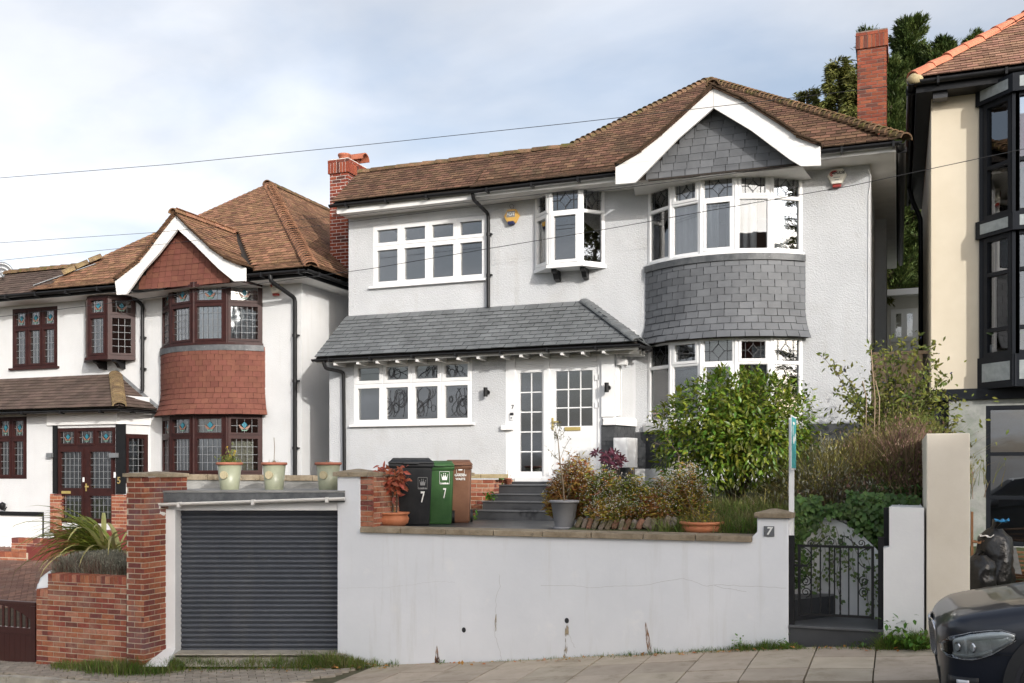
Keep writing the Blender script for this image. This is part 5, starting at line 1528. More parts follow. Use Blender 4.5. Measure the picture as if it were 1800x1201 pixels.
def bin_mark(t_, face, rz, txt, size, x, z, mat, name='lettering', bold=0.003, sx=1.0):
 p = face(x, z)
 lean_ = 0.10
 number_curve(txt, size, (p.x, p.y, p.z), mat, t_, name, rot=(R(90) + lean_, 0, rz), ext=0.001, bold=bold, sx=sx)
def bin_crown(t_, face, rz, x, z, s, mat):
 m2 = MB()
 P_ = lambda a, b: face(x + a * s, z + b * s)
 m2.poly([P_(-0.30, -0.35), P_(0.30, -0.35), P_(0.40, 0.25), P_(0.2, 0.0), P_(0.12, 0.42), P_(0, 0.05), P_(-0.12, 0.42), P_(-0.2, 0.0), P_(-0.40, 0.25)])
 for a, b in ((-0.40, 0.3), (-0.12, 0.48), (0.12, 0.48), (0.40, 0.3)):
  m2.poly([P_(a + math.cos(R(60 * k)) * 0.06, b + math.sin(R(60 * k)) * 0.06) for k in range(6)])
 m2.build('emblem', MATS[mat], t_)
 m2 = MB()
 for a, b in (((-0.62, -0.85), (0.62, -0.85)), ((0.62, -0.85), (0.62, 0.72)), ((0.62, 0.72), (-0.62, 0.72)), ((-0.62, 0.72), (-0.62, -0.85))):
  m2.beam(P_(*a), P_(*b), 0.005, 0.002, FRONT)
 m2.build('label_border', MATS[mat], t_)
def bin_at(px, py, Y):
 return X(px, Y), Y
bx_, by_ = bin_at(722, 0, 13.55)
t_, fc, rz, _ = wheelie('tall black wheelie bin with a white 7 behind the terracotta pot', 'bin_black', bx_, by_, R(28), 0.68, 0.78, 1.02)
bin_mark(t_, fc, rz, '7', 0.23, 0.17, 0.42, 'print_white', 'number', 0.004, 0.55); bin_crown(t_, fc, rz, 0.17, 0.64, 0.11, 'print_grey'); bin_mark(t_, fc, rz, 'Lewisham', 0.03, 0.17, 0.56, 'print_grey')
bx_, by_ = bin_at(774, 0, 13.95)
t_, fc, rz, _ = wheelie('dark green wheelie bin with white crown emblem and 7, between two others', 'bin_green', bx_, by_, R(24), 0.44, 0.60, 0.98)
bin_mark(t_, fc, rz, '7', 0.22, 0.07, 0.47, 'print_white', 'number', 0.002, 0.45); bin_crown(t_, fc, rz, 0.07, 0.72, 0.12, 'print_white'); bin_mark(t_, fc, rz, 'Lewisham', 0.03, 0.07, 0.63, 'print_white')
bx_, by_ = bin_at(806, 0, 14.45)
t_, fc, rz, _ = wheelie('brown garden waste wheelie bin nearest the brick wall and steps', 'bin_brown', bx_, by_, R(22), 0.44, 0.60, 1.0)
for txt, s_, z_ in (('GARDEN', 0.046, 0.75), ('WASTE', 0.046, 0.69)):
 bin_mark(t_, fc, rz, txt, s_, 0.04, z_, 'print_white', bold=0.0015)
bin_crown(t_, fc, rz, 0.04, 0.86, 0.10, 'print_white')

# ---- gate, gate posts, steps behind, white side walls and cream pillar
gate = thing('garden_gate', 'black wrought iron garden gate with scrolls between white walls', 'gate', W(1470, 1090, YW + 0.05))
YG = YW + 0.06
mb = MB()
zt_, zb_ = Zz(1470, 963, YG), Zz(1470, 1086, YG)
gxa, gxb = X(1405, YG), X(1534, YG)
def rod(name, pts, r_, n=6):
 m2 = MB(); m2.tube(pts, r_, n); return m2.build(name, MATS['black_paint'], gate)
def bar(name, x_, z0_, z1_, s_=0.02):
 m2 = MB(); m2.box(x_ - s_ / 2, x_ + s_ / 2, YG - s_ / 2, YG + s_ / 2, z0_, z1_); return m2.build(name, MATS['black_paint'], gate)
bar('stile', gxa, zb_, zt_, 0.032); bar('stile', gxb, zb_, zt_, 0.032)
m2 = MB(); m2.box(gxa - 0.02, gxb + 0.016, YG - 0.016, YG + 0.016, zt_, zt_ + 0.028); m2.build('rail', MATS['black_paint'], gate)
m2 = MB(); m2.box(gxa, gxb, YG - 0.012, YG + 0.012, zb_ + 0.01, zb_ + 0.04); m2.build('rail', MATS['black_paint'], gate)
for px in (1426, 1442, 1467, 1492, 1508.5):
 bar('bar', X(px, YG), zb_ + 0.03, zt_, 0.016)
for px in (1458, 1477):
 m2 = MB(); x_ = X(px, YG); n_ = 40; ang = 0
 for i in range(n_):
  za, zc = zb_ + 0.03 + (zt_ - zb_ - 0.03) * i / n_, zb_ + 0.03 + (zt_ - zb_ - 0.03) * (i + 1) / n_
  a0, a1 = i * 0.35, (i + 1) * 0.35
  q = [V((x_ + math.cos(a + k * math.pi / 2) * 0.011, YG + math.sin(a + k * math.pi / 2) * 0.011, z_)) for a, z_ in ((a0, za), (a1, zc)) for k in range(4)]
  m2.add(q, [(k, (k + 1) % 4, 4 + (k + 1) % 4, 4 + k) for k in range(4)])
 m2.build('twisted_bar', MATS['black_paint'], gate)
def spiral(cx, cz, r_, a0, turns, sgn):
 n_ = 26
 return [V((cx + math.cos(a0 + sgn * turns * 6.283 * i / n_) * r_ * (1 - 0.8 * i / n_), YG, cz + math.sin(a0 + sgn * turns * 6.283 * i / n_) * r_ * (1 - 0.8 * i / n_))) for i in range(n_ + 1)]
def gpt(px, py):
 return W(px, py, YG)
# side scrolls
for sgn, px in ((1, 1416.5), (-1, 1519)):
 for py, a0, d_ in ((1022, R(90), 1), (1041, R(-90), -1)):
  c_ = gpt(px, py); rod('scroll', spiral(c_.x, c_.z, 0.062, a0, 1.6, -sgn * d_), 0.006, 5)
 c_ = gpt(px - sgn * 9, 963)
 rod('scroll', [V((gpt(px - sgn * 11, 963).x + sgn * 0.14 * math.sin(t), YG, zt_ - 0.12 * (1 - math.cos(t)))) for t in [R(i * 12) for i in range(16)]], 0.006, 5)
# crest scrolls above the top rail
for sgn in (1, -1):
 cxp = 1470
 c1_ = gpt(cxp - sgn * 44, 955)
 P0 = spiral(c1_.x, c1_.z, 0.045, R(-90), 1.4, -sgn)
 path = list(reversed(P0))
 a_ = P0[0]
 e_ = gpt(cxp - sgn * 12, 945); e_.z += 0.02
 for i in range(1, 11):
  t = i / 10
  x_ = a_.x + (e_.x - a_.x) * t; z_ = a_.z + (e_.z - a_.z) * (t * t * (3 - 2 * t)) + 0.03 * math.sin(t * 3.14) * 0
  path.append(V((x_, YG, z_)))
 c2_ = gpt(cxp - sgn * 9, 953)
 path += spiral(c2_.x, c2_.z, 0.04, R(110) if sgn > 0 else R(70), 1.2, -sgn)
 rod('crest_scroll', path, 0.006, 5)
m2 = MB(); m2.box(gxa - 0.09, gxa + 0.10, YG - 0.02, YG + 0.02, Zz(1400, 996, YG), Zz(1400, 992, YG)); m2.build('latch', MATS['black_paint'], gate)
for px, a, b, s_ in ((1391, 943, 1100, 0.075), (1548.5, 946, 1106, 0.065)):
 m2 = MB(); x_ = X(px, YG); m2.box(x_ - s_ / 2, x_ + s_ / 2, YG - s_ / 2, YG + s_ / 2, Zz(px, b, YG), Zz(px, a, YG)); m2.box(x_ - s_ / 2 - 0.006, x_ + s_ / 2 + 0.006, YG - s_ / 2 - 0.006, YG + s_ / 2 + 0.006, Zz(px, a, YG), Zz(px, a, YG) + 0.012)
 o_ = m2.build('gate_post', MATS['black_paint'], gate, bevel=0.004)
gs = thing('gate_steps', 'dark slate steps behind the iron gate', 'steps', (X(1470, YW), YW, gz(-0.7)))
sz_ = Zz(1470, 1103, YW)
m2 = MB(); m2.box(X(1387, YW), X(1553, YW), YW + 0.01, 14.6, sz_ - 0.8, sz_ - 0.03); m2.build('riser', MATS['patio_tile'], gs)
m2 = MB(); m2.box(X(1387, YW), X(1553.5, YW), YW - 0.02, 14.6, sz_ - 0.029, sz_); m2.build('landing', MATS['tread'], gs, bevel=0.006)
s2 = Zz(1430, 1048, 13.2)
m2 = MB(); m2.prism([V((X(1390, YW + 0.3), YW + 0.28, sz_)), V((X(1467, 13.4), 13.35, sz_)), V((X(1467, 13.4) - 0.02, 14.2, sz_)), V((X(1390, YW + 0.3) - 0.2, 14.2, sz_))], (0, 0, s2 - sz_)); m2.build('step', MATS['patio_tile'], gs, fix=True, bevel=0.006)
# curved white wall behind the gate
cw = thing('curved_wall', 'curved white rendered wall behind the gate, overgrown with ivy', 'wall', (X(1480, 14.2), 14.2, sz_))
m2 = MB(); top_l = []; bot_l = []
prof_t = [(1396, 990), (1410, 960), (1425, 925), (1440, 912), (1460, 910), (1480, 918), (1500, 930), (1520, 945), (1540, 965), (1556, 985)]
cur = []
for i, (px, py) in enumerate(prof_t):
 t = i / (len(prof_t) - 1)
 yy = 13.35 + 0.2 * math.sin(t * 3.14) - 0.3 * max(0, t - 0.6)
 cur.append((px, py, yy))
a = [W(px, py, yy) for px, py, yy in cur]; b = [V((p.x, p.y, sz_ - 0.05)) for p in a]
m2.strip(b, a, True); m2.strip(a, [p + V((0, 0.2, 0)) for p in a], False)
m2.build('rendered_face', MATS['wall_white'], cw)
# white wall right of the gate
ww = thing('boundary_wall', 'stepped white rendered wall between the gate and the cream pillar', 'wall', (X(1590, YW), YW, gz(0)))
m2 = MB()
pts = [V((X(1553, YW), YW, gz(-0.2) - 0.3)), V((X(1624.5, YW), YW, gz(0.2) - 0.3)), V((X(1624.5, YW), YW, Zz(1620, 893, YW))), V((X(1563, YW), YW, Zz(1563, 892, YW))), V((X(1563, YW), YW, Zz(1560, 962, YW))), V((X(1553, YW), YW, Zz(1555, 963, YW)))]
m2.prism(pts, (0, 0.25, 0)); m2.box(X(1563, YW) + 0.01, X(1624, YW), YW + 0.251, 15.5, gz(-0.2) - 0.3, Zz(1600, 893, YW) - 0.01); m2.build('rendered_face', MATS['wall_white'], ww, fix=True)
m2 = MB(); m2.box(X(1553.5, YW + 0.3), X(1562.5, YW + 0.3) + 0.02, YW + 0.26, YW + 0.36, Zz(1556, 1080, YW), Zz(1556, 894, YW)); m2.build('black_post', MATS['black_paint'], ww)
cpil = thing('boundary_pillar', 'tall smooth cream rendered pillar behind the parked car', 'pillar', (X(1665, YW), YW, gz(0.5)))
m2 = MB(); m2.box(X(1628.5, YW - 0.02), X(1705, YW - 0.02), YW - 0.02, YW + 2.6, gz(0.4) - 0.4, Zz(1665, 762, YW)); m2.build('rendered_shaft', MATS['wall_cream'], cpil, bevel=0.012)
# ---- agent's board
sb = thing('sale_board', 'teal estate agent board on a white post, seen nearly edge on', 'sign', (X(1391, 12.75), 12.75, gz(-1.2)))
YS = 12.62
px_ = X(1391.5, YS)
m2 = MB(); m2.box(px_ - 0.03, px_ + 0.03, YS - 0.03, YS + 0.03, Zz(1391, 1092, YS), Zz(1391, 735, YS)); m2.build('post', MATS['upvc'], sb)
bz0_, bz1_ = Zz(1391, 826, YS), Zz(1391, 733, YS)
m2 = MB(); m2.box(px_ + 0.034, px_ + 0.042, YS - 0.46, YS + 0.10, bz0_, bz1_); bo = m2.build('board', MATS['upvc'], sb)
m2 = MB(); m2.box(px_ + 0.0425, px_ + 0.045, YS - 0.44, YS + 0.08, bz0_ + 0.02, bz1_ - 0.02); m2.build('printed_face', MATS['sale_teal'], bo)
for (y_, z_, w_, h_) in ((-0.20, bz0_ + 0.36, 0.20, 0.10), (-0.30, bz0_ + 0.47, 0.08, 0.13), (-0.02, bz0_ + 0.40, 0.10, 0.10), (-0.20, bz1_ - 0.09, 0.30, 0.035)):
 m2 = MB(); m2.poly([V((px_ + 0.0455, YS + y_ + math.cos(R(30 * k)) * w_ / 2, z_ + math.sin(R(30 * k)) * h_ / 2)) for k in range(12)]); m2.build('printed_mark', MATS['print_white'], bo)
# ================================================================== WHITE HOUSE ON THE LEFT (number 5)
YL, YP = 17.8, 17.05
EAL, EYL = 4.15 + ZE, 17.35
LRX, LLX = -11.62, -24.0
LB = ZE - 2.2
lh = thing('detached_house', 'white rendered house with red tile hung bow bay and brown leaded windows', 'house', (-15, YL, LB))
KX, KC, KS = -13.9, 1.31, 0.60
kz1, kz2 = 2.72 + ZE, 4.02 + ZE
hz1, hz2 = -0.06 + ZE, 1.22 + ZE
mb = MB()
# main front
lwn = (X(22, YL), X(101, YL), Zz(60, 646, YL), Zz(60, 541, YL))
lor = (-17.38, -15.98, Zz(200, 633, YL), EAL - 0.22)
O = V((LLX, YL, LB))
wall_holes(mb, (O, EX, FRONT), LRX - LLX, EAL - 0.02 - LB,
           [(lwn[0] - LLX, lwn[1] - LLX, lwn[2] - LB, lwn[3] - LB), (lor[0] - LLX, lor[1] - LLX, lor[2] - LB, lor[3] - LB),
   (KX - KC - LLX, KX + KC - LLX, kz1 - LB, kz2 - LB), (KX - KC - LLX, KX + KC - LLX, hz1 - LB, hz2 - LB), (4.0, 8.2, 1.2, 3.2)], 0.10)
for (x, y, x2, y2) in ((LRX, YL, LRX, 27.0), (LRX, 27.0, LLX, 27.0), (LLX, 27.0, LLX, YL)):
 mb.poly([V((x, y, LB)), V((x2, y2, LB)), V((x2, y2, EAL)), V((x, y, EAL))])
p, _ = arc_pts(KX, KC, YL, KS, 16)
for (a, b) in ((LB, hz1), (hz2, kz1)):
 mb.strip([V((t.x, t.y, a)) for t in p], [V((t.x, t.y, b)) for t in p])
# porch front, with door and window openings
PE, PT = 1.37 + ZE, 2.17 + ZE
pxr = -15.79
pw = (X(-30, YP), X(47, YP), Zz(20, 842, YP), Zz(20, 733, YP))
pdr = (X(100, YP), X(203, YP), Zz(150, 920, YP), Zz(150, 752, YP))
pgr = (X(-60, YP), X(76, YP), Zz(30, 975, YP), Zz(30, 906, YP))
O = V((LLX, YP, LB))
wall_holes(mb, (O, EX, FRONT), pxr - LLX, PE + 0.05 - LB,
           [(pw[0] - LLX, pw[1] - LLX, pw[2] - LB, pw[3] - LB), (pdr[0] - LLX, pdr[1] - LLX, pdr[2] - LB, pdr[3] - LB), (pgr[0] - LLX, pgr[1] - LLX, 0.03, pgr[3] - LB)], 0.14)
rp = V((-15.57, YL, 0)); ra = V((pxr, YP, 0)); Ur = (rp - ra).normalized(); Lr = (rp - ra).length
rw = (0.16, Lr - 0.05, Zz(240, 850, 17.4) - LB, Zz(240, 763, 17.4) - LB)
wall_holes(mb, (V((pxr, YP, LB)), Ur, V((Ur.y, -Ur.x, 0))), Lr, PE + 0.3 - LB, [rw], 0.08)
mb.build('wall', MATS['roughcast_white'], lh)
mb = MB(); mb.poly([V((LLX, 21.5, LB)), V((LRX, 21.5, LB)), V((LRX, 21.5, EAL)), V((LLX, 21.5, EAL))])
for z in (ZE - 1.1, ZE + 1.6):
 mb.poly([V((LLX + 0.05, YL + 0.05, z)), V((LRX - 0.05, YL + 0.05, z)), V((LRX - 0.05, 21.5, z)), V((LLX + 0.05, 21.5, z))])
mb.build('room', MATS['interior'], lh)
# leaded lights
pm('stain_blue', (0.05, 0.26, 0.36), (0.07, 0.32, 0.42), 20, 0.3, trans=0.4)
pm('stain_brown', (0.20, 0.10, 0.07), (0.26, 0.14, 0.10), 20, 0.4)
pm('stain_green', (0.10, 0.20, 0.15), (0.12, 0.24, 0.18), 20, 0.4)
STAINED = []
def left_lead(mb_, fr, a, b, c, d, ri, ci, n):
 w_, h_ = b - a, d - c
 if ri == 0:
  nx = max(3, round(w_ / 0.115)); ny = max(4, round(h_ / 0.15))
  for i in range(1, nx):
   lline(mb_, fr, (a + w_ * i / nx, c), (a + w_ * i / nx, d), n, 0.008)
  for j in range(1, ny):
   lline(mb_, fr, (a, c + h_ * j / ny), (b, c + h_ * j / ny), n, 0.008)
 else:
  mu, mv = (a + b) / 2, (c + d) / 2
  for f in (0.22, 0.78):
   lline(mb_, fr, (a + w_ * f, c), (a + w_ * f, d), n, 0.008)
  lline(mb_, fr, (mu, c), (mu, c + h_ * 0.25), n, 0.008); lline(mb_, fr, (mu, d - h_ * 0.15), (mu, d), n, 0.008)
  lline(mb_, fr, (a, mv), (mu - w_ * 0.2, mv), n, 0.008); lline(mb_, fr, (mu + w_ * 0.2, mv), (b, mv), n, 0.008)
  STAINED.append((fr, mu, mv, min(w_, h_ * 1.3), h_, n))
def stained(parent):
 for fr, mu, mv, w_, h_, n in STAINED:
  O_, U_, N_ = fr
  g = lambda u, v: O_ + U_ * (mu + u) + UP * (mv + v) + N_ * n
  m2 = MB(); q = [g(0, h_ * 0.30), g(w_ * 0.16, h_ * 0.06), g(0, -h_ * 0.18), g(-w_ * 0.16, h_ * 0.06)]
  m2.poly(q); m2.build('stained_diamond', MATS['stain_blue'], parent)
  for s_ in (-1, 1):
   m2 = MB(); m2.poly([g(0, -h_ * 0.20), g(s_ * w_ * 0.16, -h_ * 0.06), g(s_ * w_ * 0.30, h_ * 0.10), g(s_ * w_ * 0.27, -h_ * 0.12), g(s_ * w_ * 0.14, -h_ * 0.28)]); m2.build('stained_petal', MATS['stain_brown'], parent)
   m2 = MB(); m2.poly([g(0, -h_ * 0.29), g(s_ * w_ * 0.14, -h_ * 0.29), g(s_ * w_ * 0.24, -h_ * 0.20), g(s_ * w_ * 0.12, -h_ * 0.38), g(0, -h_ * 0.36)]); m2.build('stained_leaf', MATS['stain_green'], parent)
 STAINED.clear()
def lwin(fr, w_, h_, cols, trans, **k):
 o_ = window(lh, fr, w_, h_, cols, trans, 'timber_brown', gm='glass_lead', lead=left_lead, lead_mat='lead_pale', outer=0.05, sash=0.045, mid=0.04, **k)
 stained(o_); return o_
lwin((V((lwn[0], YL + 0.02, lwn[2])), EX, FRONT), lwn[1] - lwn[0], lwn[3] - lwn[2], [1, 1, 1], 0.68)
m_ = MB(); m_.box(lwn[0] - 0.07, lwn[1] + 0.06, YL - 0.06, YL + 0.02, lwn[2] - 0.05, lwn[2]); m_.build('sill', MATS['timber_brown'], lh)
for (za, zb) in ((kz1, kz2), (hz1, hz2)):
 for o_ in bow_window(lh, KX, KC, YL, KS, za, zb, 'timber_brown', 'glass_lead', left_lead, 'lead_pale', 0.66, n=4, fixed_alt=False):
  pass
 stained(lh)
m_ = MB(); bow_slab(m_, KX, KC, YL, KS, 0.07, kz1 - 0.04, kz1 + 0.004, inner=-0.1); m_.build('sill', MATS['timber_brown'], lh)
m_ = MB(); bow_slab(m_, KX, KC + 0.02, YL, KS, 0.06, kz1 - 0.16, kz1 - 0.041, n=24, inner=0.0); m_.build('flashing', MATS['lead_flashing'], lh)
m_ = MB(); bow_slab(m_, KX, KC, YL, KS, 0.012, hz2 - 0.0, kz1 - 0.15, n=16, inner=-0.02); bow_slab(m_, KX, KC + 0.06, YL, KS, 0.13, hz2 - 0.01, hz2 + 0.006, n=16, inner=-0.02)
by = m_.build('bay_skirt', MATS['roof_under'], lh)
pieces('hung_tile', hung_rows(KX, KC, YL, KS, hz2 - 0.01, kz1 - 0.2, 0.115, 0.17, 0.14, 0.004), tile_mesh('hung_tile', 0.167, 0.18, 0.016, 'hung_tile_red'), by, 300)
m_ = MB(); bow_slab(m_, KX, KC, YL, KS, 0.07, hz1 - 0.05, hz1, inner=-0.1); m_.build('sill', MATS['timber_brown'], lh)
# cream curtain downstairs and pale blinds upstairs
_, (kx0, kyc, kRr, ka0) = arc_pts(KX, KC, YL, KS, 8)
kbow = lambda x: kyc - math.sqrt(max(0.01, (kRr - 0.15) ** 2 - (x - kx0) ** 2))
curtain('cream curtain at the right end of the white house\'s downstairs bow window', (KX + 0.62, KX + 1.1), kbow, hz1, hz2 - 0.45, 'curtain_cream', wl2=0.09)
curtain('white curtain at the right end of the white house\'s upstairs bow window', (KX + 0.62, KX + 1.12), kbow, kz1 + 0.02, kz2 - 0.05, 'curtain')
# oriel
P4 = [V((-17.38, YL, 0)), V((-16.96, 17.4, 0)), V((-16.40, 17.4, 0)), V((-15.98, YL, 0))]
z0_, z1_ = lor[2] + 0.02, lor[3]
q = [V((t.x + (e2), t.y - 0.05 if t.y < YL else t.y, z0_ - 0.055)) for t, e2 in zip(P4, (-0.05, -0.05, 0.05, 0.05))]
m_ = MB(); m_.prism(list(reversed(q)), (0, 0, 0.055)); ob = m_.build('oriel_base', MATS['timber_brown'], lh, fix=True)
for i in range(3):
 a, b = V(P4[i]), V(P4[i + 1]); a.z = b.z = z0_; U = (b - a).normalized()
 lwin((a, U, V((U.y, -U.x, 0))), (b - a).length, z1_ - z0_, [1], 0.70)
for x in (-16.88, -16.35):
 prof = [V((x, YL, z0_ - 0.055)), V((x, YL - 0.34, z0_ - 0.055)), V((x, YL - 0.34, z0_ - 0.10)), V((x, YL - 0.24, z0_ - 0.13)), V((x, YL - 0.16, z0_ - 0.22)), V((x, YL, z0_ - 0.24))]
 m_ = MB(); m_.prism(prof, (0.09, 0, 0)); m_.build('bracket', MATS['black_paint'], ob, fix=True)
# porch window, doors, posts
lwin((V((pw[0], YP + 0.02, pw[2])), EX, FRONT), pw[1] - pw[0], pw[3] - pw[2], [1, 1, 1], 0.66)
fr = (V((pdr[0], YP + 0.02, pdr[2])), EX, FRONT); dw, dh = pdr[1] - pdr[0], pdr[3] - pdr[2]
tl = dh * 0.80
o_ = window(lh, (V((pdr[0], YP + 0.02, pdr[2] + tl)), EX, FRONT), dw, dh - tl, [1, 1, 1], None, 'timber_brown', name='top_light', gm='glass_lead', lead=lambda m2, f2, a, b, c, d, ri, ci, n: left_lead(m2, f2, a, b, c, d, 1, ci, n), lead_mat='lead_pale', outer=0.04, sash=0.04)
stained(o_)
for k in range(2):
 u0 = k * dw / 2; f2 = (V((pdr[0] + u0, YP + 0.02, pdr[2])), EX, FRONT)
 o_ = window(lh, f2, dw / 2 - 0.004, tl, [1], None, 'timber_brown', name='door', gm='glass_lead', outer=0.05, sash=0.06,
    lead=lambda m2, ff, a, b, c, d, ri, ci, n: left_lead(m2, ff, a, b, c, d, 0, ci, n), lead_mat='lead_pale')
 m_ = MB(); m_.obox(f2, 0.06, dw / 2 - 0.06, tl * 0.36, tl * 0.46, -0.03, 0.036); m_.build('lock_rail', MATS['timber_brown'], o_)
 if k == 0:
  m_ = MB(); m_.obox(f2, 0.16, 0.42, tl * 0.385, tl * 0.42, 0.037, 0.05); m_.build('letter_plate', MATS['brass'], o_, bevel=0.003)
  m_ = MB(); m_.obox(f2, dw / 2 - 0.055, dw / 2 - 0.02, tl * 0.54, tl * 0.60, 0.035, 0.06); m_.build('handle', MATS['upvc'], o_, bevel=0.004)
 else:
  m_ = MB(); m_.obox(f2, 0.02, 0.045, tl * 0.42, tl * 0.52, 0.035, 0.05); m_.obox(f2, 0.02, 0.12, tl * 0.47, tl * 0.49, 0.06, 0.07); m_.build('handle', MATS['brass'], o_)
for (a, b, nm) in ((93, 100, 'post'), (204, 220, 'post')):
 m_ = MB(); m_.box(X(a, YP - 0.03), X(b, YP - 0.03), YP - 0.04, YP - 0.003, Zz(150, 868, YP), PE - 0.33); m_.build(nm, MATS['black_paint'], lh)
for (a, b) in ((87, 96), (197, 211)):
 m_ = MB(); zz_ = Zz(150, 800 if a < 100 else 801, YP); m_.box(X(a, YP), X(b, YP), YP - 0.10, YP - 0.042, zz_ - 0.05, zz_ + 0.05); m_.build('lantern_bracket', MATS['grey_metal'], lh)
n5 = number_curve('5', 0.20, (X(208.5, YP - 0.05), YP - 0.044, Zz(208, 845, YP)), 'gold_letter', None, 'house_number', bold=0.003); tag(n5, 'gold figure 5 on the black porch post', 'house number')
m_ = MB(); m_.box(X(203, YP), X(206, YP), YP - 0.055, YP - 0.041, Zz(200, 840, YP), Zz(200, 830, YP)); o_ = m_.build('doorbell', MATS['upvc'], None, bevel=0.003); tag(o_, 'small white bell push on the black porch post above the 5', 'doorbell')
m_ = MB(); m_.box(X(85, YP), pxr + 0.03, YP - 0.05, YP - 0.002, PE - 0.33, PE - 0.02); m_.build('cornice', MATS['white_board'], lh, bevel=0.008)
Nr = V((Ur.y, -Ur.x, 0))
m_ = MB(); m_.obox((V((pxr, YP, PE - 0.33)), Ur, Nr), 0.0, Lr, 0, 0.31, 0.003, 0.05); m_.build('cornice', MATS['white_board'], lh, bevel=0.008)
lwin((V((pxr, YP, LB)) + Ur * rw[0] + UP * rw[2] - Nr * 0.02, Ur, Nr), rw[1] - rw[0], rw[3] - rw[2], [1], None)
# brick bases either side of the doors
for (a, b) in ((88, 106), (196, 221)):
 A = V((X(a, YP - 0.05), YP - 0.05, ZE - 1.35)); w_ = X(b, YP - 0.05) - A.x; h_ = Zz(150, 869, YP) - A.z
 m_ = MB(); m_.box(A.x, A.x + w_ - 0.006, YP - 0.044, YP - 0.003, A.z, A.z + h_); cor = m_.build('porch_base', MATS['mortar'], lh)
 pieces('brick', brick_face((V((A.x, YP - 0.045, A.z)), EX, FRONT), w_, h_, depth=0.03) + brick_face((V((A.x + w_ - 0.006, YP - 0.044, A.z)), EY, EX), 0.4, h_, depth=0.02), brick_mesh('brick_orange'), cor)
# garage door under the porch window
m_ = MB(); m_.box(pgr[0], pgr[1] - 0.02, YP + 0.03, YP + 0.07, LB + 0.04, pgr[3]); gd = m_.build('garage_door', MATS['upvc'], lh)
gw_ = pgr[1] - pgr[0]
for i in range(4):
 for j in range(3):
  xa_ = pgr[1] - 0.1 - i * 0.44
  m_ = MB(); z_ = pgr[3] - 0.12 - j * 0.5; m_.box(xa_ - 0.36, xa_, YP + 0.018, YP + 0.031, z_ - 0.38, z_); m_.build('panel', MATS['upvc'], gd, bevel=0.008)
m_ = MB(); m_.box(pgr[0], pgr[1] + 0.02, YP - 0.012, YP + 0.05, pgr[3] - 0.005, pgr[3] + 0.085); m_.build('garage_lintel', MATS['black_paint'], lh)
m_ = MB(); m_.box(pgr[1] - 0.015, pgr[1] + 0.02, YP - 0.012, YP + 0.05, LB, pgr[3] - 0.006); m_.build('garage_jamb', MATS['black_paint'], lh)
# lantern on the wall
c_ = W(4, 890, YP - 0.12)
ln = thing('wall_lantern', 'small black lantern above the white garage door', 'wall light', (c_.x, YP, c_.z))
m_ = MB(); m_.lathe(c_, [(0.001, 0.10), (0.07, 0.06), (0.075, 0.05), (0.055, -0.06), (0.02, -0.09), (0.001, -0.09)], 8); m_.build('lantern_head', MATS['black_paint'], ln)
m_ = MB(); m_.tube([V((c_.x, YP, c_.z - 0.02)), V((c_.x, YP - 0.06, c_.z - 0.10)), V((c_.x, YP - 0.12, c_.z - 0.08))], 0.012, 6); m_.build('arm', MATS['black_paint'], ln)

# ---- porch roof
LEY = 16.7; lxc = -15.42; lht = -16.52
m_ = MB(); m_.poly([V((LLX, LEY, PE)), V((lxc, LEY, PE)), V((lht, YL, PT)), V((LLX, YL, PT))]); m_.poly([V((lxc, LEY, PE)), V((lxc + 0.06, YL, PE)), V((lht, YL, PT))])
m_.poly([V((LLX, LEY, PE - 0.03)), V((LLX, YL, PE - 0.03)), V((lxc, YL, PE - 0.03)), V((lxc, LEY, PE - 0.03))])
pr = m_.build('porch_roof', MATS['roof_under'], lh)
lst = tile_slope((LLX, LEY - 0.03, PE + 0.002), EX, [V((0, 0, 0)), V((0, YL - LEY, PT - PE))], 2.4, lxc - LLX, 0.125, 0.20, lambda c: c.x < lxc + (lht - lxc) * (c.y - LEY) / (YL - LEY) and c.y < YL - 0.01, 0.09, 0.5)
lst += tile_slope((lxc + 0.03, LEY, PE + 0.002), EY, [V((0, 0, 0)), V((lht - lxc, 0, PT - PE))], 0, YL - LEY, 0.125, 0.20, lambda c: LEY + (lxc - c.x) / (lxc - lht) * (YL - LEY) < c.y < YL, 0.09, 0.5)
pieces('porch_tile', lst, tile_mesh('porch_tile', 0.197, 0.2, 0.014, 'clay_tile_dark'), pr, 250)
pieces('hip_tile', ridge_line((lxc + 0.02, LEY - 0.02, PE + 0.01), (lht, YL - 0.03, PT + 0.02), 0.115, 0.0, 0.10), ridge_mesh('hip_tile', 0.15, 0.18, 'ridge_lichen' if 'ridge_lichen' in MATS else pm('ridge_lichen', (0.13, 0.085, 0.05), (0.25, 0.18, 0.085), 5, 0.95, 0.6, 50, 0.01, rnd=0.2).name, 0.65), pr)
m_ = MB(); m_.prism([V((lht - 0.02, YL - 0.01, PT + 0.05)), V((lxc + 0.10, YL - 0.01, PE + 0.02)), V((lxc + 0.10, YL - 0.01, PE + 0.10)), V((lht + 0.04, YL - 0.01, PT + 0.13))], (0, 0.008, 0)); m_.build('flashing', MATS['lead_pale'], lh)
gutter(lh, [(LLX, LEY - 0.02, PE - 0.03), (lxc + 0.05, LEY - 0.02, PE - 0.03)], r=0.055, brackets=1.1)
gutter(lh, [(lxc + 0.05, LEY - 0.07, PE - 0.03), (lxc + 0.07, YL, PE - 0.03)], r=0.055, brackets=9)

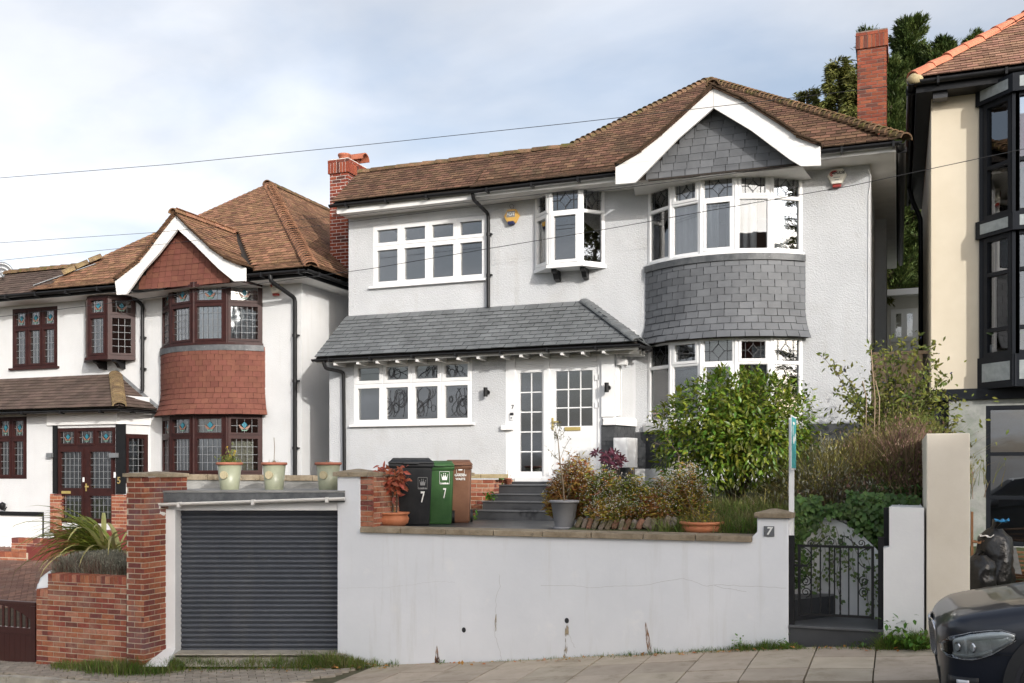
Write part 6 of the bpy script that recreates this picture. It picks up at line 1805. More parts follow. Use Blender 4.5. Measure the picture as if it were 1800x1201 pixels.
# ---- main roof with left extension
LAP = V((-14.73, 21.1, 7.18 + ZE))
LXR_ = -11.13; LXE = LAP.x - (LAP.y - EYL)      # right eave, left hip foot
def lroof_z(y):
 return EAL + PITCH * (y - EYL)
ext_z = 4.78 + ZE; ext_y = EYL + (ext_z - EAL) / PITCH
m_ = MB()
m_.poly([V((LLX, EYL, EAL)), V((LXR_, EYL, EAL)), LAP, V((LAP.x - (LAP.y - ext_y), ext_y, ext_z)), V((LLX, ext_y, ext_z))])
m_.poly([V((LXR_, EYL, EAL)), V((LXR_, 27.4, EAL)), V((LAP.x, 24.0, LAP.z)), LAP])
m_.poly([V((LLX, ext_y, ext_z)), V((LAP.x - (LAP.y - ext_y), ext_y, ext_z)), LAP, V((LAP.x, 24.0, LAP.z)), V((LAP.x - 3.6, 27.4, EAL)), V((LLX, 27.4, EAL))])
m_.poly([V((LXR_, 27.4, EAL)), V((LAP.x - 3.6, 27.4, EAL)), V((LAP.x, 24.0, LAP.z))])
lr = m_.build('roof', MATS['roof_under'], lh)
LGX, LGY = -14.12, 17.0
BLL = [(309.6, 378), (278, 418), (259, 444), (241, 465), (202, 495), (205, 518.5), (221.6, 517.6), (251, 476.5), (278, 447), (312, 403)]
BRL = [(310.4, 378), (336, 405), (375, 441), (400, 458), (430.6, 471), (430.6, 494), (411, 494.8), (383, 471.6), (339, 427.6), (312, 403)]
bargeboards(lh, BLL, BRL, LGY)
lg = [W(a, b, LGY) for a, b in reversed(BLL[:5])] + [W(a, b, LGY) for a, b in BRL[1:5]]
def lunder(c):
 k = 1.66 - (c.z - 4.2 - ZE) * 1.32
 return abs(c.x - LGX) < k + 0.04 and c.z < lg[4].z
def in_lr(c):
 f = c.y - EYL
 if lunder(c):
  return False
 return LXE + f * (LAP.x - LXE) / (LAP.y - EYL) - 0.02 < c.x < LXR_ + f * (LAP.x - LXR_) / (LAP.y - EYL) + 0.02
p_k = [V((0, -0.14, -0.06)), V((0, 0.22, 0.13)), V((0, 0.6, 0.6 * PITCH)), V((0, LAP.y - EYL, (LAP.y - EYL) * PITCH))]
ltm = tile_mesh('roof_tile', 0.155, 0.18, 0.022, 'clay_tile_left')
lst = tile_slope((LXE, EYL - 0.02, EAL + 0.02), EX, p_k, 0, LXR_ - LXE + 0.2, 0.108, 0.165, lambda c: in_lr(c) or (c.y < EYL + 0.15 and not lunder(c) and c.x < LXR_ + EYL - c.y))
# right flank
p_r = [V((0.14, 0, -0.06)), V((-0.22, 0, 0.13)), V((-0.6, 0, 0.6 * PITCH)), V((-(LXR_ - LAP.x), 0, (LAP.z - EAL)))]
lst += tile_slope((LXR_ + 0.02, EYL, EAL + 0.02), EY, p_r, -0.2, 8.5, 0.108, 0.165, lambda c: c.y > EYL + (LXR_ - c.x) * (LAP.y - EYL) / (LXR_ - LAP.x) and c.y < 25.5)
# small gable flanks
def below_main(c):
 return c.y < EYL + (c.z - EAL) / PITCH + 0.05
prof_ = [q - lg[8] for q in reversed(lg[4:])]
lst2 = tile_slope(lg[8] + V((0, -0.08, 0.02)), EY, prof_, 0, 2.9, 0.108, 0.165, below_main)
prof_ = [q - lg[0] for q in lg[:5]]
lst2 += tile_slope(lg[0] + V((0, -0.08, 0.02)), EY, prof_, 0, 2.9, 0.108, 0.165, below_main)
pieces('roof_tile', lst, ltm, lr, 300)
m_ = MB(); m_.strip([q + UPO - V((0, 0.06, 0)) for q in lg], [V((q.x, max(17.6, EYL + (q.z - EAL) / PITCH + 0.1), q.z)) + UPO for q in lg]); lgr = m_.build('gable_roof', MATS['roof_under'], lh)
pieces('roof_tile', lst2, ltm, lgr, 200)
# extension tiles, darker
dx0 = LAP.x - (LAP.y - ext_y)
lst = tile_slope((LLX, EYL - 0.10, EAL - 0.07), EX, [V((0, 0, 0)), V((0, ext_y - EYL + 0.08, ext_z - EAL + 0.07))], 2.0, LXE - LLX + 0.35, 0.108, 0.165, lambda c: c.x < LXE + 0.12 + (c.y - EYL) * 0.98)
pieces('extension_tile', lst, tile_mesh('extension_tile', 0.160, 0.18, 0.016, 'clay_tile_dark'), lr, 150)
pieces('ridge_tile', ridge_line((LLX + 2, ext_y, ext_z), (dx0 - 0.1, ext_y, ext_z), 0.30, 0.0, 0.02) + ridge_line(LAP + V((0, -0.1, 0)), V((LAP.x, 24, LAP.z)), 0.30, 0.0, 0.01), ridge_mesh('ridge_tile', 0.13, 0.31, 'ridge_mossy', 0.9), lr)
pieces('hip_tile', ridge_line((LXR_ + 0.1, EYL - 0.1, EAL - 0.02), LAP, 0.14, 0.0, 0.24), ridge_mesh('hip_tile', 0.16, 0.21, 'ridge_brown' if 'ridge_brown' in MATS else pm('ridge_brown', (0.15, 0.075, 0.045), (0.26, 0.13, 0.075), 5, 0.95, 0.6, 50, 0.01, rnd=0.25, stain=((0.09, 0.085, 0.03), 4, 0.58, 0.7)).name, 0.7), lr)
pieces('left_hip_tile', ridge_line((dx0 - 0.3, ext_y - 0.35, ext_z - 0.28), (dx0 + 0.35, ext_y + 0.2, ext_z + 0.2), 0.3, 0.03, 0.0), ridge_mesh('left_hip_tile', 0.16, 0.3, 'ridge_lichen', 0.9), lr)
pieces('ridge_tile', ridge_line(lg[4] + V((0, -0.12, 0)), V((lg[4].x, 19.15, lg[4].z)), 0.3, 0.0, 0.0), ridge_mesh('gable_ridge_tile', 0.115, 0.31, 'clay_tile_left', 0.9), lgr)
m_ = MB(); a_ = V((LXE - 0.15, EYL + 0.12, lroof_z(EYL + 0.12) + 0.06)); b_ = V((dx0 + 0.3, ext_y - 0.02, ext_z + 0.06)); m_.beam(a_, b_, 0.14, 0.02); m_.build('valley_flashing', MATS['lead_pale'], lr)
vt = []
for pts in (lg[:5], list(reversed(lg[4:]))):
 for a, b in zip(pts, pts[1:]):
  n = max(1, int((b - a).length / 0.105))
  for i in range(n):
   q = a + (b - a) * ((i + 0.5) / n); T = (b - a).normalized(); Nn = T.cross(EY); Nn = Nn if Nn.z > 0 else -Nn
   T2 = (T * math.cos(0.12) - Nn * math.sin(0.12)); N2 = (Nn * math.cos(0.12) + T * math.sin(0.12))
   vt.append(frame_matrix(q + Nn * 0.015 + V((0, 0.02, 0)), EY, T2, N2, 1.0, 0.8, 1.3))
pieces('verge_tile', vt, ltm, lgr, 120)
LGW = 17.22
zg_b = Zz(330, 502, LGW)
def half_left(z):
 zt_ = Zz(312, 406, LGW); f = (z - zg_b) / (zt_ - zg_b)
 return (X(243, LGW) + (X(312, LGW) - X(243, LGW)) * f, X(408, LGW) + (X(312, LGW) - X(408, LGW)) * f)
m_ = MB(); m_.poly([V((X(215, LGW), LGW + 0.01, zg_b)), V((X(425, LGW), LGW + 0.01, zg_b)), V((X(312, LGW), LGW + 0.01, Zz(312, 385, LGW)))]); lgw = m_.build('gable_wall', MATS['roof_under'], lh)
pieces('hung_tile', tri_rows(None, zg_b - 0.01, Zz(312, 406, LGW), 0.115, 0.17, half_left, LGX, LGW, 0.004), tile_mesh('hung_tile', 0.167, 0.18, 0.016, 'hung_tile_red'), lgw, 150)
m_ = MB(); m_.poly([W(215, 517, LGY) + V((0, 0.05, 0.0)), W(420, 495, LGY) + V((0, 0.05, 0)), V((LGX + 1.6, YL, Zz(420, 495, LGY))), V((LGX - 1.6, YL, Zz(215, 517, LGY)))]); m_.build('soffit', MATS['white_board'], lh)
e0 = EYL - 0.10
m_ = MB(); m_.box(LLX, LGX - 1.62, e0 + 0.026, YL + 0.02, EAL - 0.20, EAL - 0.17); m_.box(LGX + 1.6, LXR_ - 0.06, e0 + 0.026, YL + 0.02, EAL - 0.20, EAL - 0.17); m_.box(LRX - 0.02, LXR_ - 0.061, YL + 0.021, 27, EAL - 0.20, EAL - 0.17); m_.build('soffit', MATS['white_board'], lh)
m_ = MB(); m_.box(LLX, LGX - 1.62, e0, e0 + 0.025, EAL - 0.19, EAL - 0.06); m_.box(LGX + 1.6, LXR_ - 0.05, e0, e0 + 0.025, EAL - 0.19, EAL - 0.06); m_.box(LXR_ - 0.06, LXR_ - 0.035, e0 + 0.03, 27, EAL - 0.19, EAL - 0.06); m_.build('fascia', MATS['gutter_black'], lh)
gutter(lh, [(LLX, EYL - 0.20, EAL - 0.08), (LGX - 1.62, EYL - 0.20, EAL - 0.08)], r=0.065)
gutter(lh, [(LGX + 1.6, EYL - 0.20, EAL - 0.08), (LXR_ + 0.05, EYL - 0.20, EAL - 0.08)], r=0.065)
gutter(lh, [(LXR_ + 0.06, EYL - 0.26, EAL - 0.08), (LXR_ + 0.06, 27, EAL - 0.08)], r=0.065, brackets=99)
x_ = X(518, YL - 0.08)
downpipe(lh, [(X(475, EYL - 0.2), EYL - 0.2, EAL - 0.12), (X(476, EYL - 0.2), EYL - 0.2, EAL - 0.26), (x_, YL - 0.07, EAL - 0.52), (x_, YL - 0.07, ZE - 1.5)], 0.045, (EAL - 1.3, ZE + 1.9, ZE + 0.5))
x_ = X(250, YL - 0.08)
downpipe(lh, [(X(228, EYL), EYL - 0.15, EAL - 0.16), (X(240, YL - 0.1), YL - 0.12, EAL - 0.30), (x_, YL - 0.07, EAL - 0.42), (x_, YL - 0.07, Zz(250, 688, YL))], 0.04, (ZE + 3.0, ZE + 2.3))
m_ = MB(); hx_ = W(204, 497, LGY + 0.02); m_.box(hx_.x - 0.09, hx_.x + 0.02, LGY + 0.10, LGY + 0.24, hx_.z - 0.10, hx_.z + 0.08); m_.build('hopper', MATS['gutter_black'], lh)
bell_box('alarm_box', 'cream bell shaped alarm box beside the downpipe of the white house', W(485, 507, YL - 0.04), YL, 0.95)
# chimney with white pointing between the two houses
ck = chimney(lh, -11.98, -11.52, 19.5, 20.45, EAL - 0.1, Zz(592, 280, 19.5), 'brick_chimney', 'mortar_white', 0.035, 0.32)
m_ = MB(); m_.prism([V((-12.05, 19.47, EAL + 0.62)), V((-11.5, 19.47, EAL + 0.15)), V((-11.5, 19.47, EAL + 0.36)), V((-11.96, 19.47, EAL + 0.74))], (0, 0.02, 0)); m_.build('stepped_flashing', MATS['lead_flashing'], ck)
zt_ = Zz(592, 280, 19.5)
m_ = MB(); m_.lathe((-11.75, 19.75, zt_ - 0.02), [(0.13, 0), (0.13, 0.14), (0.15, 0.15), (0.15, 0.19), (0.10, 0.19), (0.10, 0.02)], 20); m_.build('chimney_pot', MATS['chimney_pot'], ck)
m_ = MB(); m_.lathe((-11.72, 20.15, zt_ - 0.02), [(0.12, 0), (0.12, 0.16), (0.10, 0.16), (0.09, 0.02)], 20); m_.build('chimney_pot', MATS['chimney_pot'], ck)
m_ = MB(); n_ = 10; a = []; b = []; a2 = []; b2 = []
for k in range(n_ + 1):
 t = math.pi * k / n_
 for arr, rr, x in ((a, 0.17, -11.98), (b, 0.17, -11.42), (a2, 0.145, -11.98), (b2, 0.145, -11.42)):
  arr.append(V((x, 20.15 - math.cos(t) * rr, zt_ + 0.12 + math.sin(t) * rr)))
m_.strip(a, b, True); m_.strip(b2, a2, True); m_.strip(b, b2); m_.strip(a2, a); m_.build('chimney_cowl', MATS['chimney_pot'], ck)
# satellite dish on the roof edge
c_ = W(4, 482, 18.0)
ds = thing('satellite_dish', 'grey satellite dish on the left house roof', 'satellite dish', c_)
m_ = MB(); nn = V((0.75, -0.62, 0.22)).normalized(); a1 = nn.cross(UP).normalized(); b1 = a1.cross(nn)
rings = [[c_ + (a1 * math.cos(2 * math.pi * k / 20) * 0.85 + b1 * math.sin(2 * math.pi * k / 20)) * r_ + nn * (r_ * r_ * 0.5) for k in range(20)] for r_ in (0.02, 0.12, 0.22, 0.30)]
for r0_, r1_ in zip(rings, rings[1:]):
 m_.strip(r0_ + r0_[:1], r1_ + r1_[:1], True)
o_ = m_.build('dish', MATS['grey_metal'], ds); md = o_.modifiers.new('s', 'SOLIDIFY'); md.thickness = 0.01
m_ = MB(); m_.tube([c_ - b1 * 0.1, c_ + nn * 0.35 - b1 * 0.22], 0.01, 6); m_.tube([c_ + nn * 0.35 - b1 * 0.22, c_ + nn * 0.38 - b1 * 0.20], 0.03, 8); m_.build('receiver_arm', MATS['grey_metal'], ds)
m_ = MB(); m_.tube([c_, c_ - nn * 0.12, c_ - nn * 0.14 - UP * 0.45], 0.018, 6); m_.build('mast', MATS['grey_metal'], ds)

# ---- brown gate in the passage
pg = thing('side_gate', 'dark brown timber gate between the two houses', 'gate', (X(560, 19.2), 19.2, ZE - 1.2))
ya = 19.2; zt_ = Zz(560, 762, ya)
for i in range(9):
 x_ = LRX + 0.09 + i * 0.105
 m_ = MB(); m_.box(x_, x_ + 0.098, ya, ya + 0.025, ZE - 1.6, zt_); m_.build('board', MATS['gloss_paint_brown'], pg)
m_ = MB(); m_.box(LRX + 0.001, LRX + 0.085, ya - 0.02, ya + 0.06, ZE - 1.6, zt_ + 0.06); m_.build('gate_post', MATS['gloss_paint_brown'], pg)

# ---- forecourt: drive, brick garden wall, pillar, drive gate
drv = sheet('driveway', [-24, -18, -12.6], [11.35, 13, 16.9], lambda x, y: ZE - 2.72 + (y - 11.35) * 0.185 - 0.01, 'soil')
lst = []
def on_drive(x, y, w_, d_, rot):
 c, s = math.cos(rot), math.sin(rot); Uy = V((0, 1, 0.185)).normalized()
 a_ = EX * c + Uy * s; b_ = Uy * c - EX * s; n_ = a_.cross(b_)
 return frame_matrix(V((x, y, ZE - 2.72 + (y - 11.35) * 0.185 - 0.02)), a_, b_, n_, w_, d_, 0.05)
for i in range(-44, 44):
 for j in range(-4, 60):
  lx, ly = i * 0.21 + (j % 2) * 0.105, j * 0.107
  a_ = R(45); x = -16.5 + lx * math.cos(a_) - ly * math.sin(a_); y = 12.0 + lx * math.sin(a_) + ly * math.cos(a_)
  if 11.5 < y < 16.9 and -20.2 < x < -13.2:
   lst.append(on_drive(x, y, 0.2, 0.098, a_))
pieces('block', lst, brick_mesh('block_paving'), drv, 300, 'block_field')
YB = 11.1
bw = thing('brick_wall', 'weathered orange brick garden wall with soldier course below the flax plant', 'wall', (X(145, YB), YB, gz(-11)))
xa_, xm_, xb_ = X(64, YB), X(84, YB), X(222, YB)
zt_ = Zz(180, 1013, YB); zt2 = Zz(75, 1036, YB); zb_ = gz(-11) - 0.15
m_ = MB(); m_.box(xm_, xb_, YB + 0.006, YB + 0.22, zb_, zt_ - 0.006); m_.box(xa_, xm_ - 0.001, YB + 0.006, YB + 0.22, zb_, zt2 - 0.006); m_.build('core', MATS['mortar'], bw)
sh_ = 0.11
lst = brick_face((V((xm_, YB + 0.006, zb_)), EX, FRONT), xb_ - xm_, zt_ - sh_ - zb_ - 0.01, depth=0.05) + brick_face((V((xa_, YB + 0.006, zb_)), EX, FRONT), xm_ - xa_, zt2 - sh_ - zb_ - 0.01, depth=0.05)
lst += brick_face((V((xa_ + 0.0, YB + 0.2, zb_)), -EY, -EX), 0.19, zt2 - sh_ - zb_, depth=0.03)
pieces('brick', lst, brick_mesh('brick_orange'), bw, 300)
lst = soldier_face((V((xm_, YB + 0.006, zt_ - sh_)), EX, FRONT), xb_ - xm_, sh_, 0.066, 0.010, 0.007, 0.215) + soldier_face((V((xa_, YB + 0.006, zt2 - sh_)), EX, FRONT), xm_ - xa_, sh_, 0.066, 0.010, 0.007, 0.215)
pieces('soldier_brick', lst, brick_mesh('brick_orange'), bw, 100)
bp = thing('brick_pillar', 'tall red brick pillar with stone cap left of the garage', 'pillar', (X(238, 11.2), 11.2, gz(-10)))
YQ = 11.05
qa, qb = X(222.5, YQ), X(253, YQ); zt_ = Zz(238, 839, YQ)
m_ = MB(); m_.box(qa, qb - 0.006, YQ + 0.006, YQ + 0.9, zb_, zt_ - 0.004); m_.build('core', MATS['mortar'], bp)
lst = brick_face((V((qa, YQ + 0.006, zb_)), EX, FRONT), qb - qa, zt_ - zb_, depth=0.04, shift=0.08) + brick_face((V((qb - 0.006, YQ, zb_)), EY, EX), 0.9, zt_ - zb_, depth=0.04)
pieces('brick', lst, brick_mesh('brick_pillar'), bp, 300)
cap(bp, qa - 0.04, qb + 0.04, YQ - 0.04, YQ + 0.9, zt_ + 0.003, 0.05, 0.03)
# drive gate
dg = thing('drive_gate', 'dark brown wooden driveway gate with arched row of spindles', 'gate', (X(30, YB + 0.1), YB + 0.1, gz(-13)))
g0, g1 = -15.2, X(62, YB + 0.1); gzt, gzb = Zz(30, 1057, YB + 0.1), Zz(40, 1172, YB + 0.1)
Yg2 = YB + 0.1
mid_ = Zz(30, 1103, Yg2)
m_ = MB(); m_.box(g0, g1, Yg2, Yg2 + 0.05, gzt - 0.06, gzt); m_.build('top_rail', MATS['gloss_paint_brown'], dg, bevel=0.006)
m_ = MB(); m_.box(g0, g1, Yg2, Yg2 + 0.05, mid_ - 0.10, mid_); m_.build('middle_rail', MATS['gloss_paint_brown'], dg, bevel=0.004)
m_ = MB(); m_.box(g1 - 0.10, g1, Yg2 - 0.003, Yg2 + 0.053, gzb, gzt - 0.061); m_.build('stile', MATS['gloss_paint_brown'], dg, bevel=0.004)
m_ = MB(); nA = 14; arch = []
ga, gb2 = g1 - 1.5, g1 - 0.10
top_pts = [V((ga + (gb2 - ga) * k / nA, Yg2 + 0.005, gzt - 0.06)) for k in range(nA + 1)]
low_pts = [V((ga + (gb2 - ga) * k / nA, Yg2 + 0.005, gzt - 0.07 - 0.20 * abs(2 * k / nA - 1) ** 2.2)) for k in range(nA + 1)]
m_.strip(low_pts, top_pts); m_.strip([p + V((0, 0.03, 0)) for p in top_pts], [p + V((0, 0.03, 0)) for p in low_pts]); m_.strip([p + V((0, 0.03, 0)) for p in low_pts], low_pts); m_.build('arched_panel', MATS['gloss_paint_brown'], dg)
for i in range(12):
 x_ = g1 - 0.19 - i * 0.118
 m_ = MB(); m_.tube([V((x_, Yg2 + 0.025, mid_)), V((x_, Yg2 + 0.025, gzt - 0.08))], 0.022, 8); m_.build('spindle', MATS['gloss_paint_brown'], dg)
for i in range(14):
 x_ = g1 - 0.10 - (i + 1) * 0.105
 m_ = MB(); m_.box(x_ + 0.002, x_ + 0.103, Yg2 + 0.012, Yg2 + 0.04, gzb + 0.02, mid_ - 0.101); m_.build('board', MATS['gloss_paint_brown'], dg)
# low brick walls and red steps by the porch
lw2 = thing('brick_wall', 'low curved brick wall edging the block paved driveway', 'wall', (X(40, 16.2), 16.2, ZE - 2.0))
A_ = W(-40, 985, 15.9); B_ = W(46, 972, 15.9); C_ = W(20, 952, 16.4); D_ = W(96, 948, 16.4)
for (p0, p1, zlo) in ((A_, B_, ZE - 2.2), (C_, D_, ZE - 2.2)):
 m_ = MB(); m_.box(p0.x, p1.x, p0.y + 0.006, p0.y + 0.22, zlo, p1.z - 0.004); m_.build('core', MATS['mortar'], lw2)
 ls = soldier_face((V((p0.x, p0.y + 0.006, p1.z - 0.11)), EX, FRONT), p1.x - p0.x, 0.11, 0.2, 0.01, 0.007, 0.215) + brick_face((V((p0.x, p0.y + 0.006, zlo)), EX, FRONT), p1.x - p0.x, p1.z - 0.12 - zlo, depth=0.04)
 pieces('brick', ls, brick_mesh('brick_orange'), lw2, 120)
st5 = thing('porch_steps', 'dark red painted steps up to the brown porch doors', 'steps', (X(150, 16.3), 16.3, ZE - 2.0))
for (pa, pb, yt_, yb_, yy) in ((46, 200, 966, 980, 15.95), (75, 200, 951, 964, 16.25), (95, 205, 935, 949, 16.55)):
 a_, b_ = W(pa, yb_, yy), W(pb, yt_, yy); m_ = MB(); m_.box(a_.x, b_.x, yy, 17.04, a_.z - 0.3, b_.z); m_.build('step', MATS['step_red'], st5, bevel=0.01)
# planting bed behind the brick wall, ground between the houses
m_ = MB(); m_.box(xm_ + 0.02, qb - 0.01, YB + 0.22, 15.5, zb_, Zz(180, 1018, YB)); struct(m_.build('planting_bed_ground', MATS['soil']))
m_ = MB(); m_.box(-13.0, X(272, 12.2), 12.9, 24, ZE - 3, ZE - 1.5); m_.box(-12.9, XL, 15.5, 26, ZE - 3, ZE - 1.3); struct(m_.build('passage_ground', MATS['concrete']))
# ================================================================== CREAM HOUSE ON THE RIGHT
YR = 18.10
rx0 = X(1637, YR); rx1 = 8.0
RE, REY = 6.45 + ZE, 17.70
rb = ZE - 1.9
rh = thing('three_storey_house', 'cream rendered three storey house with black framed canted bay', 'house', (3, YR, rb))
base_z = Zz(1700, 690, YR)
c0 = V((X(1727, YR), YR, 0)); c1 = V((X(1785, 17.60), 17.60, 0)); c2 = V((c1.x + 2.3, 17.60, 0)); c3 = V((c2.x + 0.42, YR, 0))
cz1, cz2 = Zz(1750, 683, 17.90), RE - 0.15
m_ = MB()
wall_holes(m_, (V((rx0, YR, base_z)), EX, FRONT), rx1 - rx0, RE - base_z, [(c0.x - rx0, c3.x - rx0, cz1 - base_z, cz2 - base_z)], 0.1)
m_.poly([V((rx0, 26, rb)), V((rx0, YR, rb)), V((rx0, YR, RE)), V((rx0, 26, RE))])
m_.poly([V((rx1, YR, rb)), V((rx1, 26, rb)), V((rx1, 26, RE)), V((rx1, YR, RE))]); m_.poly([V((rx1, 26, rb)), V((rx0, 26, rb)), V((rx0, 26, RE)), V((rx1, 26, RE))])
m_.build('wall', MATS['render_cream'], rh)
m_ = MB(); m_.poly([V((rx0, 21, rb)), V((rx1, 21, rb)), V((rx1, 21, RE)), V((rx0, 21, RE))])
for z in (ZE + 1.3, ZE + 3.7):
 m_.poly([V((rx0 + 0.1, YR, z)), V((rx1 - 0.1, YR, z)), V((rx1 - 0.1, 21, z)), V((rx0 + 0.1, 21, z))])
m_.build('room', MATS['interior'], rh)
# ground storey: stone cladding with a tall dark window, black band above
gy = 18.00
gx0 = X(1668, gy)
gw = (X(1733, gy), X(1733, gy) + 1.8, Zz(1760, 960, gy), Zz(1760, 713, gy))
m_ = MB(); gtop = Zz(1700, 703, gy)
wall_holes(m_, (V((gx0, gy, rb)), EX, FRONT), rx1 - gx0, gtop - rb, [(gw[0] - gx0, gw[1] - gx0, gw[2] - rb, gw[3] - rb)], 0.12)
m_.poly([V((gx0, YR + 1, rb)), V((gx0, gy, rb)), V((gx0, gy, gtop)), V((gx0, YR + 1, gtop))])
m_.build('stone_cladding', MATS['stone_cladding'], rh)
m_ = MB(); m_.box(rx0 + 0.02, rx1, gy - 0.05, YR + 0.01, gtop + 0.002, base_z + 0.05); m_.build('black_band', MATS['alu_dark'], rh)
m_ = MB(); m_.box(rx0 + 0.01, gx0 + 0.01, YR - 0.002, YR + 0.02, rb, gtop); m_.build('wall_base', MATS['alu_dark'], rh)
def rwin(fr, w_, h_, rows, outer=0.06):
 """Dark frame with stacked panes; rows = fractions from the bottom."""
 m2 = MB(); m2.obox(fr, 0, w_, 0, outer, -0.06, 0.03); m2.obox(fr, 0, w_, h_ - outer, h_, -0.06, 0.03); m2.obox(fr, 0, outer, outer, h_ - outer, -0.06, 0.03); m2.obox(fr, w_ - outer, w_, outer, h_ - outer, -0.06, 0.03)
 cuts = [0] + list(rows) + [1]
 ps = []
 for i in range(len(cuts) - 1):
  a_, b_ = outer + (h_ - 2 * outer) * cuts[i], outer + (h_ - 2 * outer) * cuts[i + 1]
  if i:
   m2.obox(fr, outer, w_ - outer, a_ - 0.03, a_ + 0.03, -0.06, 0.03); a_ += 0.03
  if i < len(cuts) - 2:
   b_ -= 0.03
  ps.append((a_, b_))
 o_ = m2.build('window', MATS['alu_dark'], rh)
 for a_, b_ in ps:
  m2 = MB(); m2.obox(fr, outer - 0.004, w_ - outer + 0.004, a_ - 0.004, b_ + 0.004, -0.028, -0.020); m2.build('pane', MATS['glass'], o_)
 return o_
rwin((V((gw[0], gy + 0.03, gw[2])), EX, FRONT), gw[1] - gw[0], gw[3] - gw[2], [0.335, 0.665], 0.07)
segs = [(c0, c1), (c1, c2), (c2, c3)]
zA, zB = Zz(1755, 627, 17.90), Zz(1755, 415, 17.90)
zC, zD = Zz(1755, 384, 17.90), Zz(1755, 178, 17.90)
for i, (a, b) in enumerate(segs):
 U = (b - a).normalized(); N_ = V((U.y, -U.x, 0)); L_ = (b - a).length
 for (za, zb, rows) in ((zA, zB, [0.20, 0.70]), (zC, zD, [0.44])):
  if i == 1:
   for k in range(3):
    rwin((V((a.x + k * L_ / 3, a.y, za)), U, N_), L_ / 3, zb - za, rows)
  else:
   rwin((V((a.x, a.y, za)) + U * 0.05, U, N_), L_ - 0.10, zb - za, rows, 0.075)
 for (za, zb, e) in ((cz1, zA, 0.06), (zB, zC, 0.10), (zD, cz2, 0.10)):
  m_ = MB(); m_.obox((V((a.x, a.y, za)), U, N_), -0.05, L_ + 0.05, 0, zb - za, -0.10, e); bd = m_.build('bay_band', MATS['alu_dark'], rh)
  ph = zb - za
  if ph > 0.15:
   m_ = MB(); m_.obox((V((a.x, a.y, za)), U, N_), 0.05, L_ - 0.05 if i == 0 else L_ / 3 - 0.03, ph * 0.22, ph * 0.80, e - 0.002, e + 0.004); m_.build('zinc_panel', MATS['zinc_panel'], bd)
for p in (c0, c1, c2, c3):
 m_ = MB(); m_.box(p.x - 0.05, p.x + 0.05, p.y - 0.03, p.y + 0.07, cz1, cz2); m_.build('corner_post', MATS['alu_dark'], rh)
# roof
xe = X(1608, REY)
d = 4.5
m_ = MB()
m_.poly([V((xe, REY, RE)), V((rx1 + 0.3, REY, RE)), V((rx1 - 3.0, REY + d, RE + d * PITCH)), V((xe + d, REY + d, RE + d * PITCH))])
m_.poly([V((xe, 25.6, RE)), V((xe, REY, RE)), V((xe + d, REY + d, RE + d * PITCH)), V((xe + d, 21.6, RE + d * PITCH))])
rr_ = m_.build('roof', MATS['roof_under'], rh)
lst = tile_slope((xe, REY - 0.03, RE + 0.01), EX, [V((0, 0, 0)), V((0, d, d * PITCH))], 0, 4.6, 0.118, 0.175, lambda c: c.x > xe + (c.y - REY), 0.11)
pieces('roof_tile', lst, tile_mesh('roof_tile', 0.170, 0.19, 0.017, 'clay_tile_right'), rr_, 300)
pieces('hip_tile', ridge_line((xe - 0.02, REY - 0.02, RE + 0.02), (xe + d, REY + d, RE + d * PITCH + 0.02), 0.42, 0.0, 0.03), ridge_mesh('hip_tile', 0.125, 0.44, 'ridge_terracotta', 0.95), rr_)
m_ = MB(); m_.lathe(V((xe + 0.0, REY - 0.02, RE - 0.03)), [(0.001, -0.06), (0.12, -0.04), (0.13, 0.06), (0.08, 0.12), (0.001, 0.14)], 12); m_.build('hip_end', MATS['coping_pale'], rr_)
m_ = MB(); m_.box(xe + 0.02, rx1, REY + 0.02, YR + 0.02, RE - 0.20, RE - 0.02); m_.box(xe + 0.02, rx0 - 0.001, YR + 0.021, 25.6, RE - 0.20, RE - 0.02); m_.build('soffit', MATS['gutter_black'], rh)
m_ = MB(); m_.box(xe + 0.28, xe + 0.5, REY + 0.1, REY + 0.3, RE - 0.30, RE - 0.201); m_.build('soffit_box', MATS['dark_metal'], rh)
gutter(rh, [(xe - 0.05, REY - 0.05, RE - 0.03), (rx1, REY - 0.05, RE - 0.03)], r=0.07, brackets=1.0)
gutter(rh, [(xe - 0.05, REY - 0.11, RE - 0.03), (xe - 0.05, 25.6, RE - 0.03)], r=0.07, brackets=99)
downpipe(rh, [(xe - 0.02, 24.0, RE - 0.1), (xe + 0.05, 24.0, RE - 0.4), (rx0 - 0.05, 24.0, RE - 0.8), (rx0 - 0.05, 24.0, rb)], 0.05)
# plant pot and tin on the bay window board, pink curtain
pz = zA + 0.07
t_ = lathe_pot('flower_pot', 'terracotta pot of spiky leaves on the inside sill of the black bay', (X(1768, 18.05), 18.05, pz), [(0.10, 0), (0.14, 0.2), (0.145, 0.22)], 'terracotta_pot')
m_ = MB()
for k in range(14):
 a_ = k * 0.9; q0 = V((X(1768, 18.05), 18.05, pz + 0.18)); dd = V((math.cos(a_), math.sin(a_) * 0.6, 0)); m_.add([q0 + V((0.012, 0, 0)), q0 - V((0.012, 0, 0)), q0 + dd * 0.12 + UP * 0.18, q0 + dd * (0.24 + 0.05 * (k % 3)) + UP * 0.15], [(0, 1, 2), (0, 2, 3)])
pm('spiky', (0.10, 0.16, 0.06), (0.16, 0.22, 0.10), 6, 0.6); m_.build('leaves', MATS['spiky'], t_)
m_ = MB(); m_.lathe((X(1748, 18.05), 18.05, pz), [(0.001, 0), (0.08, 0), (0.08, 0.14), (0.07, 0.14), (0.07, 0.02)], 16); o_ = m_.build('tin_pot', MATS['grey_metal']); tag(o_, 'small grey tin pot beside the terracotta pot on the bay sill', 'pot')
